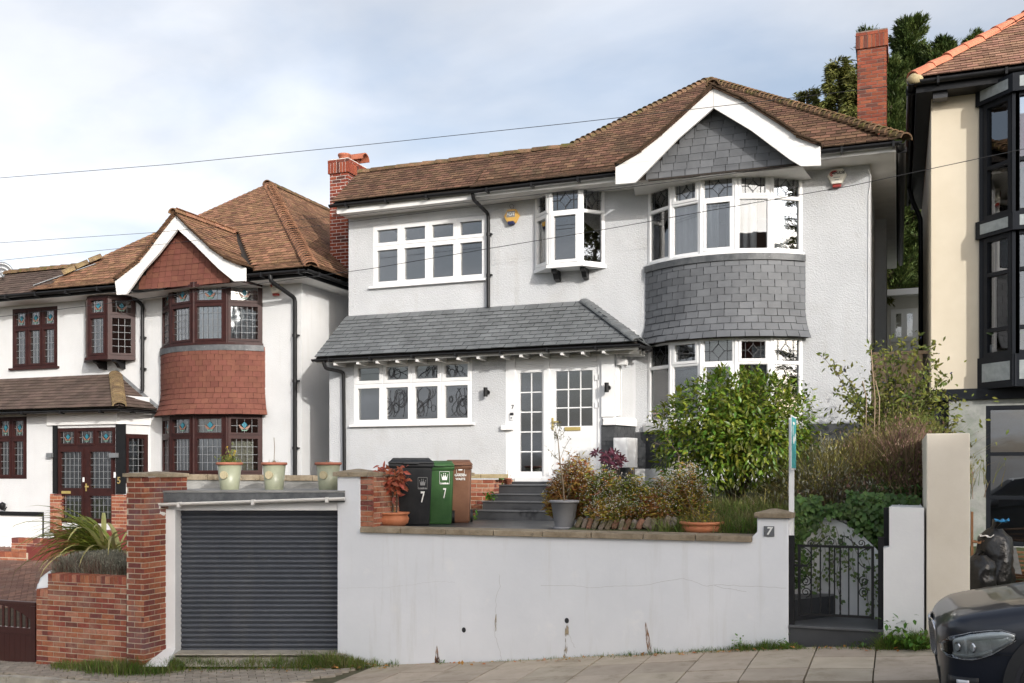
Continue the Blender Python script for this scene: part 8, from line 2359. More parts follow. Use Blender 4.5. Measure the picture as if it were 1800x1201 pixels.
# grey pot with olive
gp = V((X(992, 13.15), 13.15, PZ))
t_ = lathe_pot('grey_pot', 'large grey plastic pot holding a spindly olive tree', gp, [(0.12, 0.02), (0.135, 0.05), (0.185, 0.37), (0.205, 0.375), (0.21, 0.41)], 'plastic_grey')
m2 = MB(); m2.lathe(gp, [(0.001, 0.0), (0.155, 0.0), (0.17, 0.04), (0.16, 0.045), (0.14, 0.02)], 28); m2.build('saucer', MATS['plastic_grey'], t_)
m2 = MB(); m2.lathe(gp, [(0.2, 0.37), (0.001, 0.38)], 20); m2.build('compost', MATS['soil'], t_)
ol = thing('olive_tree', 'spindly young olive tree in the grey pot', 'tree', gp + UP * 0.38)
tr = [gp + UP * 0.36, W(990, 850, 13.15), W(984, 810, 13.15), W(981, 775, 13.15), W(974, 745, 13.15)]
m2 = MB(); m2.tube(tr, 0.01, 6, rs=[0.013, 0.012, 0.009, 0.006, 0.003])
brs = [(2, (965, 790)), (2, (1003, 770)), (3, (968, 752)), (3, (992, 760)), (1, (970, 825)), (2, (975, 800)), (1, (1000, 815)), (3, (985, 750)), (1, (985, 838)), (0, (1005, 845))]
ml = []
for k, (px, py) in brs:
 e_ = W(px, py, 13.15 + random.uniform(-0.1, 0.1)); m2.tube([tr[k], (tr[k] + e_) / 2 + rnd_dir() * 0.03, e_], 0.003, 5)
 for j in range(17):
  q = tr[k].lerp(e_, random.uniform(0.25, 1.1)) + rnd_dir() * 0.025; ml.append(dirmat(q, rnd_dir() + V((0, 0, 0.4)), UP, random.uniform(0.04, 0.065)))
for j in range(40):
 q = tr[3].lerp(tr[4], random.random()) + rnd_dir() * 0.04; ml.append(dirmat(q, rnd_dir() + V((0, 0, 0.6)), UP, random.uniform(0.04, 0.065)))
m2.build('trunk', MATS['twig'], ol)
pieces('leaf', ml, leaf_unit('olive_leaf', 'leaf_olive', 1, 0.24), ol, 300)
# small pot on the step
sp = V((X(893, 16.75), 16.75, ZE + SZ[3]))
t_ = lathe_pot('flower_pot', 'tiny terracotta pot with bare twigs on the top step', sp, [(0.045, 0), (0.062, 0.09), (0.07, 0.09), (0.07, 0.115)], 'terracotta_pot', solid_in=0.008)
m2 = MB(); m2.tube([sp + UP * 0.05, sp + V((0.0, 0, 0.18)), sp + V((-0.02, 0, 0.26))], 0.004, 5); m2.tube([sp + UP * 0.05, sp + V((0.05, 0, 0.17))], 0.003, 5); m2.tube([sp + UP * 0.1, sp + V((-0.05, 0, 0.15))], 0.003, 5); m2.build('twigs', MATS['twig'], t_)
# bowl with red leaved shrub
YT = 12.95
bp_ = V((X(688, YT), YT, PZ))
t_ = lathe_pot('terracotta_bowl', 'round terracotta bowl with the red leaved shrub by the brick wall', bp_, [(0.18, 0.0), (0.245, 0.06), (0.26, 0.12), (0.235, 0.17), (0.25, 0.18), (0.265, 0.19), (0.265, 0.215)], 'terracotta', solid_in=0.03)
rs_ = thing('red_shrub', 'small shrub with dull red leaves on twin bare stems in terracotta bowl', 'shrub', bp_ + UP * 0.17)
m2 = MB(); m2.tube([bp_ + UP * 0.14 + V((0.02, 0, 0)), W(691, 880, YT), W(690, 850, YT)], 0.014, 6); m2.tube([bp_ + UP * 0.14 + V((0.08, 0, 0)), W(698, 880, YT), W(695, 850, YT)], 0.012, 6); m2.build('stem', MATS['bark'], rs_)
ml = []
for k in range(240):
 px, py = random.gauss(689, 17), random.gauss(843, 13)
 if (px - 690) ** 2 / 33 ** 2 + (py - 842) ** 2 / 33 ** 2 > 1:
  continue
 q = W(px, py, YT + random.gauss(0, 0.1)); ml.append(dirmat(q, rnd_dir() + V((0, -0.2, -0.25)), V((0, -1, 0.8)) + rnd_dir() * 0.6, random.uniform(0.09, 0.14)))
pieces('leaf', ml, leaf_unit('red_leaf', 'leaf_red', 1, 0.46), rs_, 200)
aster('thin yellow green weed in the terracotta bowl', 673, YT, Zz(673, 850, YT), 0.2, ['aster_gold', 'aster_green'], 16, 0.0, 26, 'weed', name='weed', gz_=PZ + 0.15)
# broken terracotta bowl on the right
bq = V((X(1233, 12.92), 12.92, PZ))
t_ = lathe_pot('terracotta_bowl', 'wide chipped terracotta bowl on the wall near the gate pier', bq, [(0.20, 0.0), (0.255, 0.05), (0.265, 0.09), (0.25, 0.115), (0.27, 0.12), (0.285, 0.135), (0.28, 0.16)], 'terracotta', solid_in=0.025)
stems(t_, bq + UP * 0.1, [bq + V((math.cos(a) * 0.25, math.sin(a) * 0.1, random.uniform(0.3, 0.6))) for a in np.arange(0, 6.2, 0.7)], 0.005, 0.002, 'twig', 0.06, 'dead_stems')
P = [bq + V((random.gauss(0, 0.13), random.gauss(0, 0.08), 0.14 + abs(random.gauss(0, 0.12)))) for k in range(220)]; np_leaves('sprigs', 'aster_gold', t_, P, rng.normal(size=(220, 3)), 0.05, 0.014)

# ================================================================== LAWN PATCH AND WEEDS
P = []
while len(P) < 9000:
 x = random.uniform(X(1150, 13), X(1392, 13)); y = random.uniform(12.7, 15.6)
 if (V((x, y, 0)) - V((bc.x, bc.y, 0))).length < 0.6:
  continue
 P.append((x, y, garden_z(x, y)))
P = np.array(P); k = rng.random(len(P)) < 0.55
np_blades('lawn_grass', 'blade_green', None, P[k], rng.uniform(0.08, 0.24, k.sum()), 0.008, 0.5)
np_blades('dry_grass', 'blade_dry', None, P[~k], rng.uniform(0.10, 0.30, (~k).sum()), 0.007, 0.6)
for o_ in bpy.data.objects:
 if o_.name == 'lawn_grass':
  o_['label'] = 'patch of long green grass below the laurel bush'; o_['category'] = 'grass'
 if o_.name == 'dry_grass':
  o_['label'] = 'straw coloured long grass behind the wall'; o_['category'] = 'grass'
def tuft_band(pts, n, hmin, hmax, mat, name, label, spread=0.07, w_=0.007, lean=0.45):
 """Grass growing along the foot of a wall; pts = pavement positions (px, Y, weight)."""
 P = []
 cum = np.cumsum([p[3] for p in pts[:-1]]); cum = cum / cum[-1]
 H = []
 for k in range(n):
  i = int(np.searchsorted(cum, random.random())); a, b = pts[i], pts[min(i + 1, len(pts) - 1)]
  t = random.random(); px = a[0] + (b[0] - a[0]) * t; Y = a[1] + (b[1] - a[1]) * t + random.gauss(-0.03, spread)
  x = X(px, Y); P.append((x, Y, gz(x, Y) - 0.02)); H.append(random.uniform(hmin, hmax) * (a[2] + (b[2] - a[2]) * t) * (0.6 + 0.8 * abs(noise.noise(V((x * 3, Y * 3, 1))))))
 o = np_blades(name, mat, None, P, np.array(H), w_, lean); o['label'] = label; o['category'] = 'grass'; return o
front = [(90, 11.0, 0.5, 1), (150, 11.0, 1.0, 3), (215, 11.0, 1.2, 3), (275, 11.15, 1.0, 2.5), (330, 11.55, 1.0, 2), (420, 11.75, 0.8, 1.5), (520, 12.0, 1.0, 2.0), (590, 12.25, 1.3, 2.0), (640, 12.35, 0.8, 0.3), (700, 12.38, 0.4, 0.2)]
tuft_band(front, 9000, 0.08, 0.26, 'blade_green', 'verge_grass', 'green grass verge along the brick wall and garage threshold', 0.10)
tuft_band(front, 5500, 0.08, 0.26, 'blade_dry', 'verge_straw', 'straw coloured grass along the brick wall and garage threshold', 0.10)
wallf = [(760, 12.38, 0.3, 0.2), (860, 12.38, 0.4, 0.4), (950, 12.38, 0.6, 0.6), (1080, 12.37, 0.6, 1), (1200, 12.37, 0.7, 1), (1300, 12.36, 1.1, 1.4), (1350, 12.36, 1.2, 1.0), (1385, 12.36, 0.8, 0.6), (1420, 12.30, 0.5, 0.6), (1540, 12.30, 0.8, 0.6), (1552, 12.30, 1.2, 2.4), (1600, 12.28, 2.0, 3.0), (1630, 12.26, 2.0, 1.0), (1660, 12.2, 1.0, 0.5)]
tuft_band(wallf, 4200, 0.05, 0.16, 'blade_green', 'wall_foot_grass', 'tufts of green grass along the foot of the grey wall', 0.06)
tuft_band(wallf, 1200, 0.06, 0.20, 'blade_dry', 'wall_foot_straw', 'dry grass stalks along the foot of the grey wall', 0.05, 0.004)
# broad leaved weeds
def weed(label, px, py, Y, r_, n, mat='leaf_ivy_pale', zb=None, size=(0.05, 0.09)):
 c_ = W(px, py, Y)
 if zb is not None:
  c_.z = zb
 t_ = thing('weed', label, 'weed', c_)
 ml = [dirmat(c_ + V((random.gauss(0, r_ * 0.5), random.gauss(0, r_ * 0.4), abs(random.gauss(0, r_ * 0.55)))), rnd_dir() + V((0, -0.2, 0.1)), UP, random.uniform(*size)) for k in range(n)]
 pieces('leaf', ml, leaf_unit('weed_leaf', mat, 1, 0.55), t_, 80); return t_
weed('leafy green weed at the foot of the brick wall beside the steps', 828, 914, 15.3, 0.12, 60, 'weed_leaf' if 'weed_leaf' in MATS else fol('weed_leaf', (0.06, 0.16, 0.015), (0.12, 0.24, 0.03), 0.3, 0.02).name)
weed('leafy green weed growing from the second step', 862, 877, 16.0, 0.10, 45, 'weed_leaf'); weed('leafy green weed beside the tiny terracotta pot', 880, 849, 16.7, 0.07, 24, 'weed_leaf')
weed('green weed at the foot of the white wall by the gate steps', 1585, 1118, 12.25, 0.22, 150, 'weed_leaf', gz(0.0) + 0.05, (0.04, 0.10)); weed('broad leaved weed spreading from the white wall onto the pavement', 1608, 1140, 12.05, 0.16, 90, 'weed_leaf', gz(0.1) + 0.02, (0.04, 0.09))
weed('low green weed below the rust stain', 1300, 1135, 12.33, 0.12, 50, 'weed_leaf', gz(-1.8) + 0.01, (0.03, 0.07)); weed('low weed at the corner of the gate step', 1375, 1128, 12.33, 0.10, 45, 'weed_leaf', gz(-1.3) + 0.01, (0.03, 0.07)); weed('small weed in front of the gate step', 1515, 1135, 12.3, 0.08, 26, 'leaf_ivy_pale', gz(-0.4), (0.03, 0.07)); weed('tiny weed at the foot of the rusty streak', 775, 1163, 12.33, 0.05, 16, 'weed_leaf', gz(-5.9), (0.03, 0.06)); weed('weed clinging to the splayed foot of the garage pier', 268, 1148, 11.35, 0.09, 40, 'leaf_ivy', None, (0.03, 0.06))
# fallen leaves
P = []
for k in range(260):
 px = random.choice([random.uniform(120, 640), random.uniform(300, 600), random.uniform(1080, 1600), random.uniform(650, 1080)]); Y = (11.2 + (px - 120) / 480 * 0.95 if px < 620 else 12.3) - abs(random.gauss(0, 0.14)); x = X(px, Y); P.append((x, Y, gz(x, Y) + 0.012))
o_ = np_leaves('fallen_leaves', 'leaf_fallen', None, P, np.column_stack([rng.normal(size=(260, 2)), rng.uniform(0, 0.35, 260)]), rng.uniform(0.03, 0.075, 260), rng.uniform(0.025, 0.05, 260), up=np.column_stack([rng.normal(0, 0.3, (260, 2)), np.ones(260)])); o_['label'] = 'fallen orange leaves scattered along the pavement edge'; o_['category'] = 'leaves'

# ================================================================== RIGHT-HAND BANK: lavender, shrub, ivy
def stalks(label, px, Y, w_, d_, h_, cols, n, name='lavender', lean=0.25, cat='plant', zoff=0.0, tipcol=None):
 bx = X(px, Y); t_ = thing(name, label, cat, (bx, Y, garden_z(bx, Y)))
 for c in cols:
  k = n // len(cols)
  P = np.column_stack([rng.normal(bx, w_ * 0.33, k), rng.normal(Y, d_ * 0.33, k), np.zeros(k)])
  P[:, 2] = [garden_z(a, b) + zoff for a, b in P[:, :2]]
  rr = np.hypot((P[:, 0] - bx) / w_, (P[:, 1] - Y) / d_)
  H = h_ * rng.uniform(0.55, 1.05, k) * np.clip(1.15 - rr, 0.4, 1)
  np_blades('stalks', c, t_, P, H, 0.011, lean * 1.35, 0.8)
  m = k // 2
  j = rng.integers(0, k, m * 2)
  Q = P[j] + np.column_stack([rng.normal(0, 0.10, m * 2), rng.normal(0, 0.1, m * 2), H[j] * rng.uniform(0.5, 1.0, m * 2)])
  np_leaves('seed_heads', c if not tipcol else tipcol, t_, Q, np.column_stack([rng.normal(0, 0.4, (m * 2, 2)), np.ones(m * 2)]), rng.uniform(0.03, 0.075, m * 2), 0.02)
 return t_
stalks('yellow green wispy lavender left on the bank above the gate', 1440, 15.0, 0.95, 0.9, 0.95, ['stalk_yellow', 'blade_dry', 'stalk_yellow', 'stalk_silver'], 5200, lean=0.30)
stalks('purple brown seeding lavender mass in the middle of the bank', 1530, 15.2, 1.15, 0.9, 1.02, ['stalk_purple', 'stalk_yellow', 'blade_dry'], 6400, lean=0.22)
stalks('purple brown lavender against the cream pillar', 1598, 15.0, 0.7, 0.8, 1.15, ['stalk_purple', 'stalk_purple', 'blade_dry'], 4200, tipcol='stalk_purple', lean=0.2)
stalks('low silvery lavender spilling over the curved wall', 1490, 14.6, 1.2, 0.5, 0.45, ['stalk_silver', 'stalk_purple', 'blade_dry'], 4200, lean=0.5)
stalks('tall olive green stalks behind the lavender', 1590, 16.0, 1.1, 0.7, 1.2, ['stalk_yellow', 'blade_dry', 'aster_green'], 3600, lean=0.2, name='fennel')
for (px, Y, w_, d_, h_, mt, n, lb) in ((1455, 14.9, 0.8, 0.6, 0.55, 'stalk_silver', 1500, 'grey leaved sage among the lavender left of centre'), (1560, 14.8, 1.0, 0.5, 0.6, 'aster_green', 1500, 'green leaved perennial low among the lavender'), (1545, 14.45, 0.9, 0.25, 0.3, 'leaf_ivy', 1300, 'glossy green groundcover at the top of the curved wall')):
 bx = X(px, Y); t_ = thing('bank_plant', lb, 'plant', (bx, Y, garden_z(bx, Y)))
 P = np.column_stack([rng.normal(bx, w_ * 0.35, n), rng.normal(Y, d_ * 0.35, n), np.zeros(n)]); P[:, 2] = [garden_z(a, b) for a, b in P[:, :2]]; P[:, 2] += h_ * rng.beta(1.5, 1.6, n)
 np_leaves('foliage', mt, t_, P, rng.normal(size=(n, 3)) + np.array([0, 0, 0.5]), rng.uniform(0.05, 0.10, n), rng.uniform(0.018, 0.045, n))
m2 = MB()
for k, (px, tp) in enumerate(((1535, 585), (1543, 640), (1520, 640))):
 m2.tube([V((X(px, 15.6), 15.6, garden_z(X(px, 15.6), 15.6))), W(px + 3, 700, 15.6), W(px - 4, tp + 30, 15.6)], 0.008, 5)
o_ = m2.build('bamboo_cane', MATS['fence_wood']); tag(o_, 'thin dry canes standing above the lavender', 'canes'); o_['kind'] = 'stuff'
# flowering shrub
sb_ = V((X(1570, 16.6), 16.6, garden_z(X(1570, 16.6), 16.6)))
shb = thing('flowering_shrub', 'open leafy shrub with arching branches beside the right wall of the house', 'shrub', sb_)
m2 = MB(); ml = []; Pb = []
targets = [(1445, 625), (1475, 650), (1490, 680), (1470, 690), (1505, 700), (1530, 610), (1548, 598), (1565, 592), (1590, 600), (1612, 590), (1640, 600), (1650, 630), (1665, 660), (1660, 690), (1690, 700), (1690, 740), (1675, 760), (1640, 700), (1600, 660), (1560, 650), (1580, 690), (1620, 740), (1510, 740), (1480, 720), (1550, 720), (1650, 720), (1530, 670), (1490, 700), (1610, 630), (1575, 620), (1545, 690), (1630, 670)]
for (px, py) in targets:
 e_ = W(px, py, 16.6 + random.uniform(-0.5, 0.3)); a_ = sb_ + V((random.gauss(0, 0.12), random.gauss(0, 0.1), 0)); mid = a_.lerp(e_, 0.55) + V((0, 0, 0.22)) + rnd_dir() * 0.06
 pts = [a_, a_.lerp(mid, 0.5) + rnd_dir() * 0.03, mid, mid.lerp(e_, 0.5) + V((0, 0, 0.06)), e_]
 m2.tube(pts, 0.006, 5, rs=[0.012, 0.010, 0.007, 0.005, 0.002])
 for j in range(52):
  t = random.uniform(0.35, 1.02); s_ = t * 4; i = min(3, int(s_)); q = pts[i].lerp(pts[i + 1], s_ - i) + rnd_dir() * random.uniform(0.01, 0.10)
  ml.append(dirmat(q, rnd_dir() + V((0, 0, 0.3)), V((0, -1, 0.8)) + rnd_dir() * 0.7, random.uniform(0.065, 0.11)))
  if random.random() < 0.10:
   Pb.append(q)
m2.build('branches', MATS['bark'], shb)
P_sh = [(random.gauss(0, 0.42), random.gauss(0, 0.25), abs(random.gauss(0.75, 0.45))) for k in range(1500)]
for (a_, b_, c_) in P_sh:
 ml.append(dirmat(sb_ + V((a_ + 0.1, b_, c_)), rnd_dir() + V((0, 0, 0.3)), V((0, -1, 0.8)) + rnd_dir() * 0.7, random.uniform(0.065, 0.11)))
pieces('leaf', ml, leaf_unit('shrub_leaf', 'leaf_shrub', 1, 0.42), shb, 300, 'foliage')
np_leaves('flowers', 'berry_blue', shb, np.repeat(np.array(Pb), 4, 0), rng.normal(size=(len(Pb) * 4, 3)), 0.03, 0.02)
# ivy over the curved wall and bank edge
iv = thing('ivy', 'dark green ivy spilling over the curved white wall behind the gate', 'ivy', (X(1480, 14.1), 14.1, sz_))
ml = []
ivy_leaf = leaf_unit('ivy_leaf', 'leaf_ivy', 1, 0.85)
for k in range(1900):
 px = random.choice([random.uniform(1398, 1440), random.uniform(1490, 1565), random.uniform(1540, 1615), random.uniform(1400, 1615)])
 base_y = 905 + 20 * math.sin(px * 0.03) + (35 if 1420 < px < 1475 else 0) * 0
 lo_, hi_ = (872, 965 - (px - 1398) * 1.1) if px < 1440 else ((884, 906) if px < 1492 else (862 + (px - 1485) * 0.05, 915 + min(70, (px - 1490) * 1.1)))
 py = random.uniform(lo_, hi_); Y = 13.42 + random.uniform(-0.05, 0.3) + (0.0 if px < 1560 else 0.4)
 q = W(px, py, Y); ml.append(dirmat(q, V((random.gauss(0, 0.5), -0.5, -0.6 + random.gauss(0, 0.4))), V((0, -1, 0.5)) + rnd_dir() * 0.4, random.uniform(0.05, 0.10)))
pieces('leaf', ml, ivy_leaf, iv, 300, 'foliage')
P = []; D = []; m2 = MB()
for (pa, pya, pb, pyb) in ((1440, 930, 1432, 1040), (1455, 920, 1462, 1020), (1450, 925, 1440, 1055), (1470, 925, 1478, 1060), (1432, 925, 1420, 1010), (1490, 940, 1518, 1050), (1500, 945, 1535, 1075), (1410, 950, 1415, 1010), (1525, 960, 1538, 1085), (1540, 980, 1545, 1080), (1462, 920, 1470, 1000), (1478, 935, 1500, 1020), (1445, 915, 1425, 985)):
 prev = None
 for j in range(26):
  t = j / 25; px = pa + (pb - pa) * t + 5 * math.sin(t * 7 + pa); py = pya + (pyb - pya) * t; q = W(px, py, 13.30 + 0.16 * math.sin(3.14 * (px - 1396) / 160) - 0.12 * max(0, (px - 1490) / 70))
  if prev is not None:
   m2.tube([prev, q], 0.003, 4, cap=False)
  prev = q
  for z_ in range(2):
   if random.random() < 0.5:
    P.append(q + V((random.gauss(0, 0.03), -0.02, random.gauss(0, 0.03)))); D.append((random.gauss(0, 0.6), -0.3, -0.7))
m2.build('runners', MATS['bark'], iv)
np_leaves('trailing_leaves', 'leaf_ivy_pale', iv, P, D, rng.uniform(0.035, 0.07, len(P)), rng.uniform(0.03, 0.055, len(P)), up=np.tile([0, -1.0, 0.3], (len(P), 1)))
P = [W(random.uniform(1395, 1415), random.uniform(900, 1030), random.uniform(12.9, 13.4)) for k in range(300)]
np_leaves('side_leaves', 'leaf_ivy', iv, P, rng.normal(size=(300, 3)) + np.array([0, -0.5, -0.5]), 0.06, 0.055)

# ================================================================== LEFT: flax, lavender, pots
fb = V((X(192, 12.2), 12.2, ZE - 1.35))
fx = thing('flax_plant', 'variegated yellow green flax with long strap leaves behind the brick wall', 'flax', fb)
for k in range(150):
 a_ = random.uniform(R(125), R(250)) if k % 4 else random.uniform(0, 6.28)
 ln_ = random.uniform(0.8, 1.55); el = random.uniform(R(22), R(70)); w_ = random.uniform(0.06, 0.095)
 d = V((math.cos(a_), math.sin(a_) * 0.6 - 0.25, 0)).normalized(); s_ = V((-d.y, d.x, 0))
 base = fb + V((random.gauss(0, 0.10), random.gauss(0, 0.08), 0)); m2 = MB(); L_, R_, C_ = [], [], []
 p = V(base); e = el; n = 9
 for j in range(n + 1):
  t = j / n; ww = w_ * (0.7 + 0.5 * t if t < 0.4 else 0.9 * (1 - (t - 0.4) / 0.6) ** 0.7)
  nn = (d * -math.sin(e) + UP * math.cos(e))
  L_.append(p + s_ * ww / 2 + nn * ww * 0.2); C_.append(V(p)); R_.append(p - s_ * ww / 2 + nn * ww * 0.2)
  p = p + (d * math.cos(e) + UP * math.sin(e)) * (ln_ / n); e -= R(random.uniform(7, 19)) * (0.4 + t)
 m2.strip(L_, C_); m2.strip(C_, R_)
 m2.build('leaf', MATS['leaf_flax_pale' if k % 4 == 0 else 'leaf_flax'], fx)
lb = V((X(170, 11.6), 11.6, Zz(170, 1016, YB)))
lv = thing('lavender', 'grey brown lavender hummock above the brick wall', 'lavender', lb)
n = 5200; P = np.column_stack([rng.uniform(X(112, 11.6), X(224, 11.6), n), rng.uniform(11.35, 12.0, n), np.full(n, lb.z - 0.03)])
hgt = 0.30 * (0.55 + 0.5 * np.sin(np.clip((P[:, 0] - X(105, 11.6)) / (X(235, 11.6) - X(105, 11.6)), 0, 1) * 3.14))
np_blades('stalks', 'stalk_silver', lv, P[:2600], hgt[:2600] * rng.uniform(0.7, 1.3, 2600), 0.007, 0.4); np_blades('stalks', 'stalk_purple', lv, P[2600:], hgt[2600:] * rng.uniform(0.7, 1.25, 2600), 0.006, 0.4)
Q = P + np.column_stack([rng.normal(0, 0.04, n), rng.normal(0, 0.04, n), hgt * rng.uniform(0.5, 1.1, n)]); np_leaves('seed_heads', 'stalk_silver', lv, Q, np.column_stack([rng.normal(0, 0.4, (n, 2)), np.ones(n)]), 0.05, 0.010)
# white crumpled sheet at the wall end
c_ = W(77, 1018, 11.35); m2 = MB(); n = 8; vv = []
for j in range(n + 1):
 for i in range(n + 1):
  vv.append(c_ + V((-0.11 + 0.24 * i / n, 0.10 * (j / n) - 0.05, -0.16 + 0.32 * j / n * (0.55 + 0.45 * i / n) + 0.04 * noise.noise(V((i * 0.5, j * 0.5, 2))))))
m2.add(vv, [(j * (n + 1) + i, j * (n + 1) + i + 1, (j + 1) * (n + 1) + i + 1, (j + 1) * (n + 1) + i) for j in range(n) for i in range(n)], True)
o_ = m2.build('plastic_sheet', MATS['upvc']); md = o_.modifiers.new('s', 'SOLIDIFY'); md.thickness = 0.01; tag(o_, 'crumpled white plastic sheet at the stepped end of the brick wall', 'sheet')
# plants in the green pots
t_ = thing('pot_plant', 'straggly yellow flowered plant in the first green pot', 'plant', GPOT[0])
P = [GPOT[0] + V((random.gauss(0, 0.09), random.gauss(0, 0.06), abs(random.gauss(0.02, 0.07)))) for k in range(260)]; np_leaves('foliage', 'aster_green', t_, P, rng.normal(size=(260, 3)) + np.array([0, 0, 0.5]), 0.06, 0.014)
stems(t_, GPOT[0], [GPOT[0] + V((0.10, 0, 0.20)), GPOT[0] + V((0.0, 0, 0.13)), GPOT[0] + V((-0.05, 0, 0.26)), GPOT[0] + V((0.06, 0.02, 0.14))], 0.004, 0.002, 'stalk_yellow')
Pf = np.array([GPOT[0] + V(q) for q in ((0.10, 0, 0.20), (0.0, 0, 0.13), (-0.05, 0, 0.26), (0.06, 0.02, 0.14), (0.09, 0, 0.17))]); np_leaves('flower_heads', 'petal_yellow', t_, np.repeat(Pf, 10, 0), rng.normal(size=(50, 3)), 0.022, 0.016)
t_ = thing('pot_plant', 'single bare stem with a few dry blades in the middle green pot', 'plant', GPOT[1])
m2 = MB(); b_ = GPOT[1]; m2.tube([b_, b_ + V((0.0, 0, 0.12)), b_ + V((0.006, 0, 0.25)), b_ + V((-0.004, 0, 0.40))], 0.005, 5); m2.lathe(b_ + V((0, 0, -0.005)), [(0.045, 0), (0.035, 0.03), (0.01, 0.06), (0.001, 0.065)], 8); m2.build('stem', MATS['twig'], t_)
np_blades('dry_blades', 'stalk_silver', t_, np.array([b_ + V((random.gauss(0, 0.07), random.gauss(0, 0.05), 0)) for k in range(50)]), rng.uniform(0.04, 0.10, 50), 0.004)
t_ = thing('pot_plant', 'few cut stumps in the green pot nearest the grey pillar', 'plant', GPOT[2]); b_ = GPOT[2]
m2 = MB()
for q in ((-0.03, 0.06), (0.03, 0.045), (0.06, 0.04), (0.1, 0.03)):
 m2.tube([b_ + V((q[0], 0, -0.02)), b_ + V((q[0] + 0.005, 0, q[1]))], 0.008, 5)
m2.build('stumps', MATS['twig'], t_)
# ================================================================== CONIFERS behind the house
def conifer(label, px, Y, ytop, zbase, wid, mat, nb, spray, droop, seed, rise=0.6, leaders=((0, 0, 1.0, 1.0),)):
 random.seed(seed)
 b0 = V((X(px, Y), Y, zbase)); top = Zz(px, ytop, Y)
 t_ = thing('conifer_tree', label, 'tree', b0)
 m2 = MB(); P = []; D = []; br = MB()
 for (ox, oy, hs, ws) in leaders:
  b = b0 + V((ox, oy, 0)); H = (top - zbase) * hs
  m2.tube([b0 + V((ox, oy, 0)) * 0.3, b + UP * H * 0.45, b + UP * H * 0.97], 0.2, 7, rs=[0.2, 0.12, 0.015])
  for k in range(int(nb * ws)):
   h = random.random() ** 0.8; a = random.uniform(0, 6.283)
   nz = noise.noise(V((math.cos(a) * 2.2, math.sin(a) * 2.2, h * 7 + seed + ox)))
   L_ = wid * ws * (0.12 + 0.88 * (1 - h) ** 0.55) * random.uniform(0.55, 1.15) * (0.85 + 0.9 * nz)
   if L_ < 0.15:
    continue
   d = V((math.cos(a), math.sin(a), 0)); p = b + UP * (H * (0.06 + 0.92 * h)); pts = [V(p)]; e = rise + random.uniform(-0.15, 0.15)
   for j in range(6):
    p = p + (d * math.cos(e) + UP * math.sin(e)) * (L_ / 6); e -= droop * (0.5 + j * 0.18); pts.append(V(p))
   if k % 2 == 0:
    br.tube(pts, 0.02, 4, cap=False, rs=[0.03, 0.025, 0.02, 0.014, 0.01, 0.006, 0.003])
   A = np.array(pts); t = rng.random(spray) ** 0.55 * 6; i = np.minimum(5, t.astype(int)); f = (t - i)[:, None]
   q = A[i] * (1 - f) + A[i + 1] * f; dl = A[i + 1] - A[i]; dl /= np.linalg.norm(dl, axis=1)[:, None]
   sv = np.array([-d.y, d.x, 0.0]) * (rng.normal(size=spray) * 0.14 * (1.25 - t / 6.5))[:, None]
   q = q + sv; q[:, 2] += rng.normal(-0.02, 0.04, spray)
   P.append(q); D.append(dl * 0.9 + sv * 3.5 + rng.normal(size=(spray, 3)) * 0.28 + np.array([0, 0, 0.2 - droop * 1.8]))
 m2.build('trunk', MATS['bark'], t_); br.build('branches', MATS['bark'], t_)
 P = np.concatenate(P); D = np.concatenate(D); n = len(P); np_leaves('crown', mat, t_, P, D, rng.uniform(0.07, 0.20, n), rng.uniform(0.018, 0.042, n), kind=None)
 return t_
conifer('dark green conifer with ragged rising sprays behind the brick chimney', 1598, 31.0, 26, ZE + 0.5, 1.95, 'conifer_dark', 330, 230, 0.05, 3, 0.8, ((0, 0, 1.0, 1.0), (-1.05, 0.3, 0.985, 0.9), (0.9, -0.2, 0.93, 1.0), (1.7, 0.2, 0.95, 0.8), (-0.5, -0.6, 0.90, 1.0)))
conifer('golden green conifer with drooping sprays left of the brick chimney', 1475, 29.0, 98, ZE + 1.0, 1.6, 'conifer_gold', 300, 230, 0.24, 5, 0.5, ((0, 0, 1.0, 1.0), (-0.75, 0.2, 0.90, 0.85), (0.5, -0.3, 0.96, 0.8)))
conifer('small yellowish conifer at the end of the roof ridge', 1418, 30.0, 140, ZE + 1.0, 1.1, 'conifer_gold', 170, 190, 0.22, 9, 0.5)
conifer('dark conifer showing low between the two houses', 1590, 36.0, 240, ZE, 2.2, 'conifer_dark', 240, 150, 0.08, 13, 0.6)
conifer('tall tree in the garden uphill of the cream house', 3339, 13.8, -993, gz(9), 1.9, 'conifer_gold', 260, 110, 0.12, 17, 0.6)
random.seed(21)

# ================================================================== OVERHEAD CABLES
pm('cable_black', (0.015, 0.015, 0.016), rough=0.6)
def overhead(label, pts, Y, r=0.0055):
 m2 = MB(); q = []
 P_ = [W(a, b, Y + 0.0) for a, b in pts]
 for i in range(len(P_) - 1):
  for j in range(8):
   q.append(P_[i].lerp(P_[i + 1], j / 8))
 q.append(P_[-1]); m2.tube(q, r, 5)
 o = m2.build('overhead_cable', MATS['cable_black']); tag(o, label, 'cable', 'overhead cables crossing the street front')
overhead('topmost overhead cable, crossing the open sky to the white gable', [(-300, 338), (0, 313), (300, 289), (640, 255), (1000, 217), (1405, 171), (1560, 152)], 16.3, 0.0058)
overhead('second overhead cable, passing over the left gable apex', [(-300, 450), (0, 427), (270, 409), (600, 380), (830, 355), (1000, 336), (1130, 323)], 16.6, 0.0046)
overhead('third overhead cable, crossing the left gable and upper window head', [(-300, 487), (0, 458), (310, 427), (600, 392), (860, 360), (1140, 325), (1330, 300)], 16.6, 0.0046)
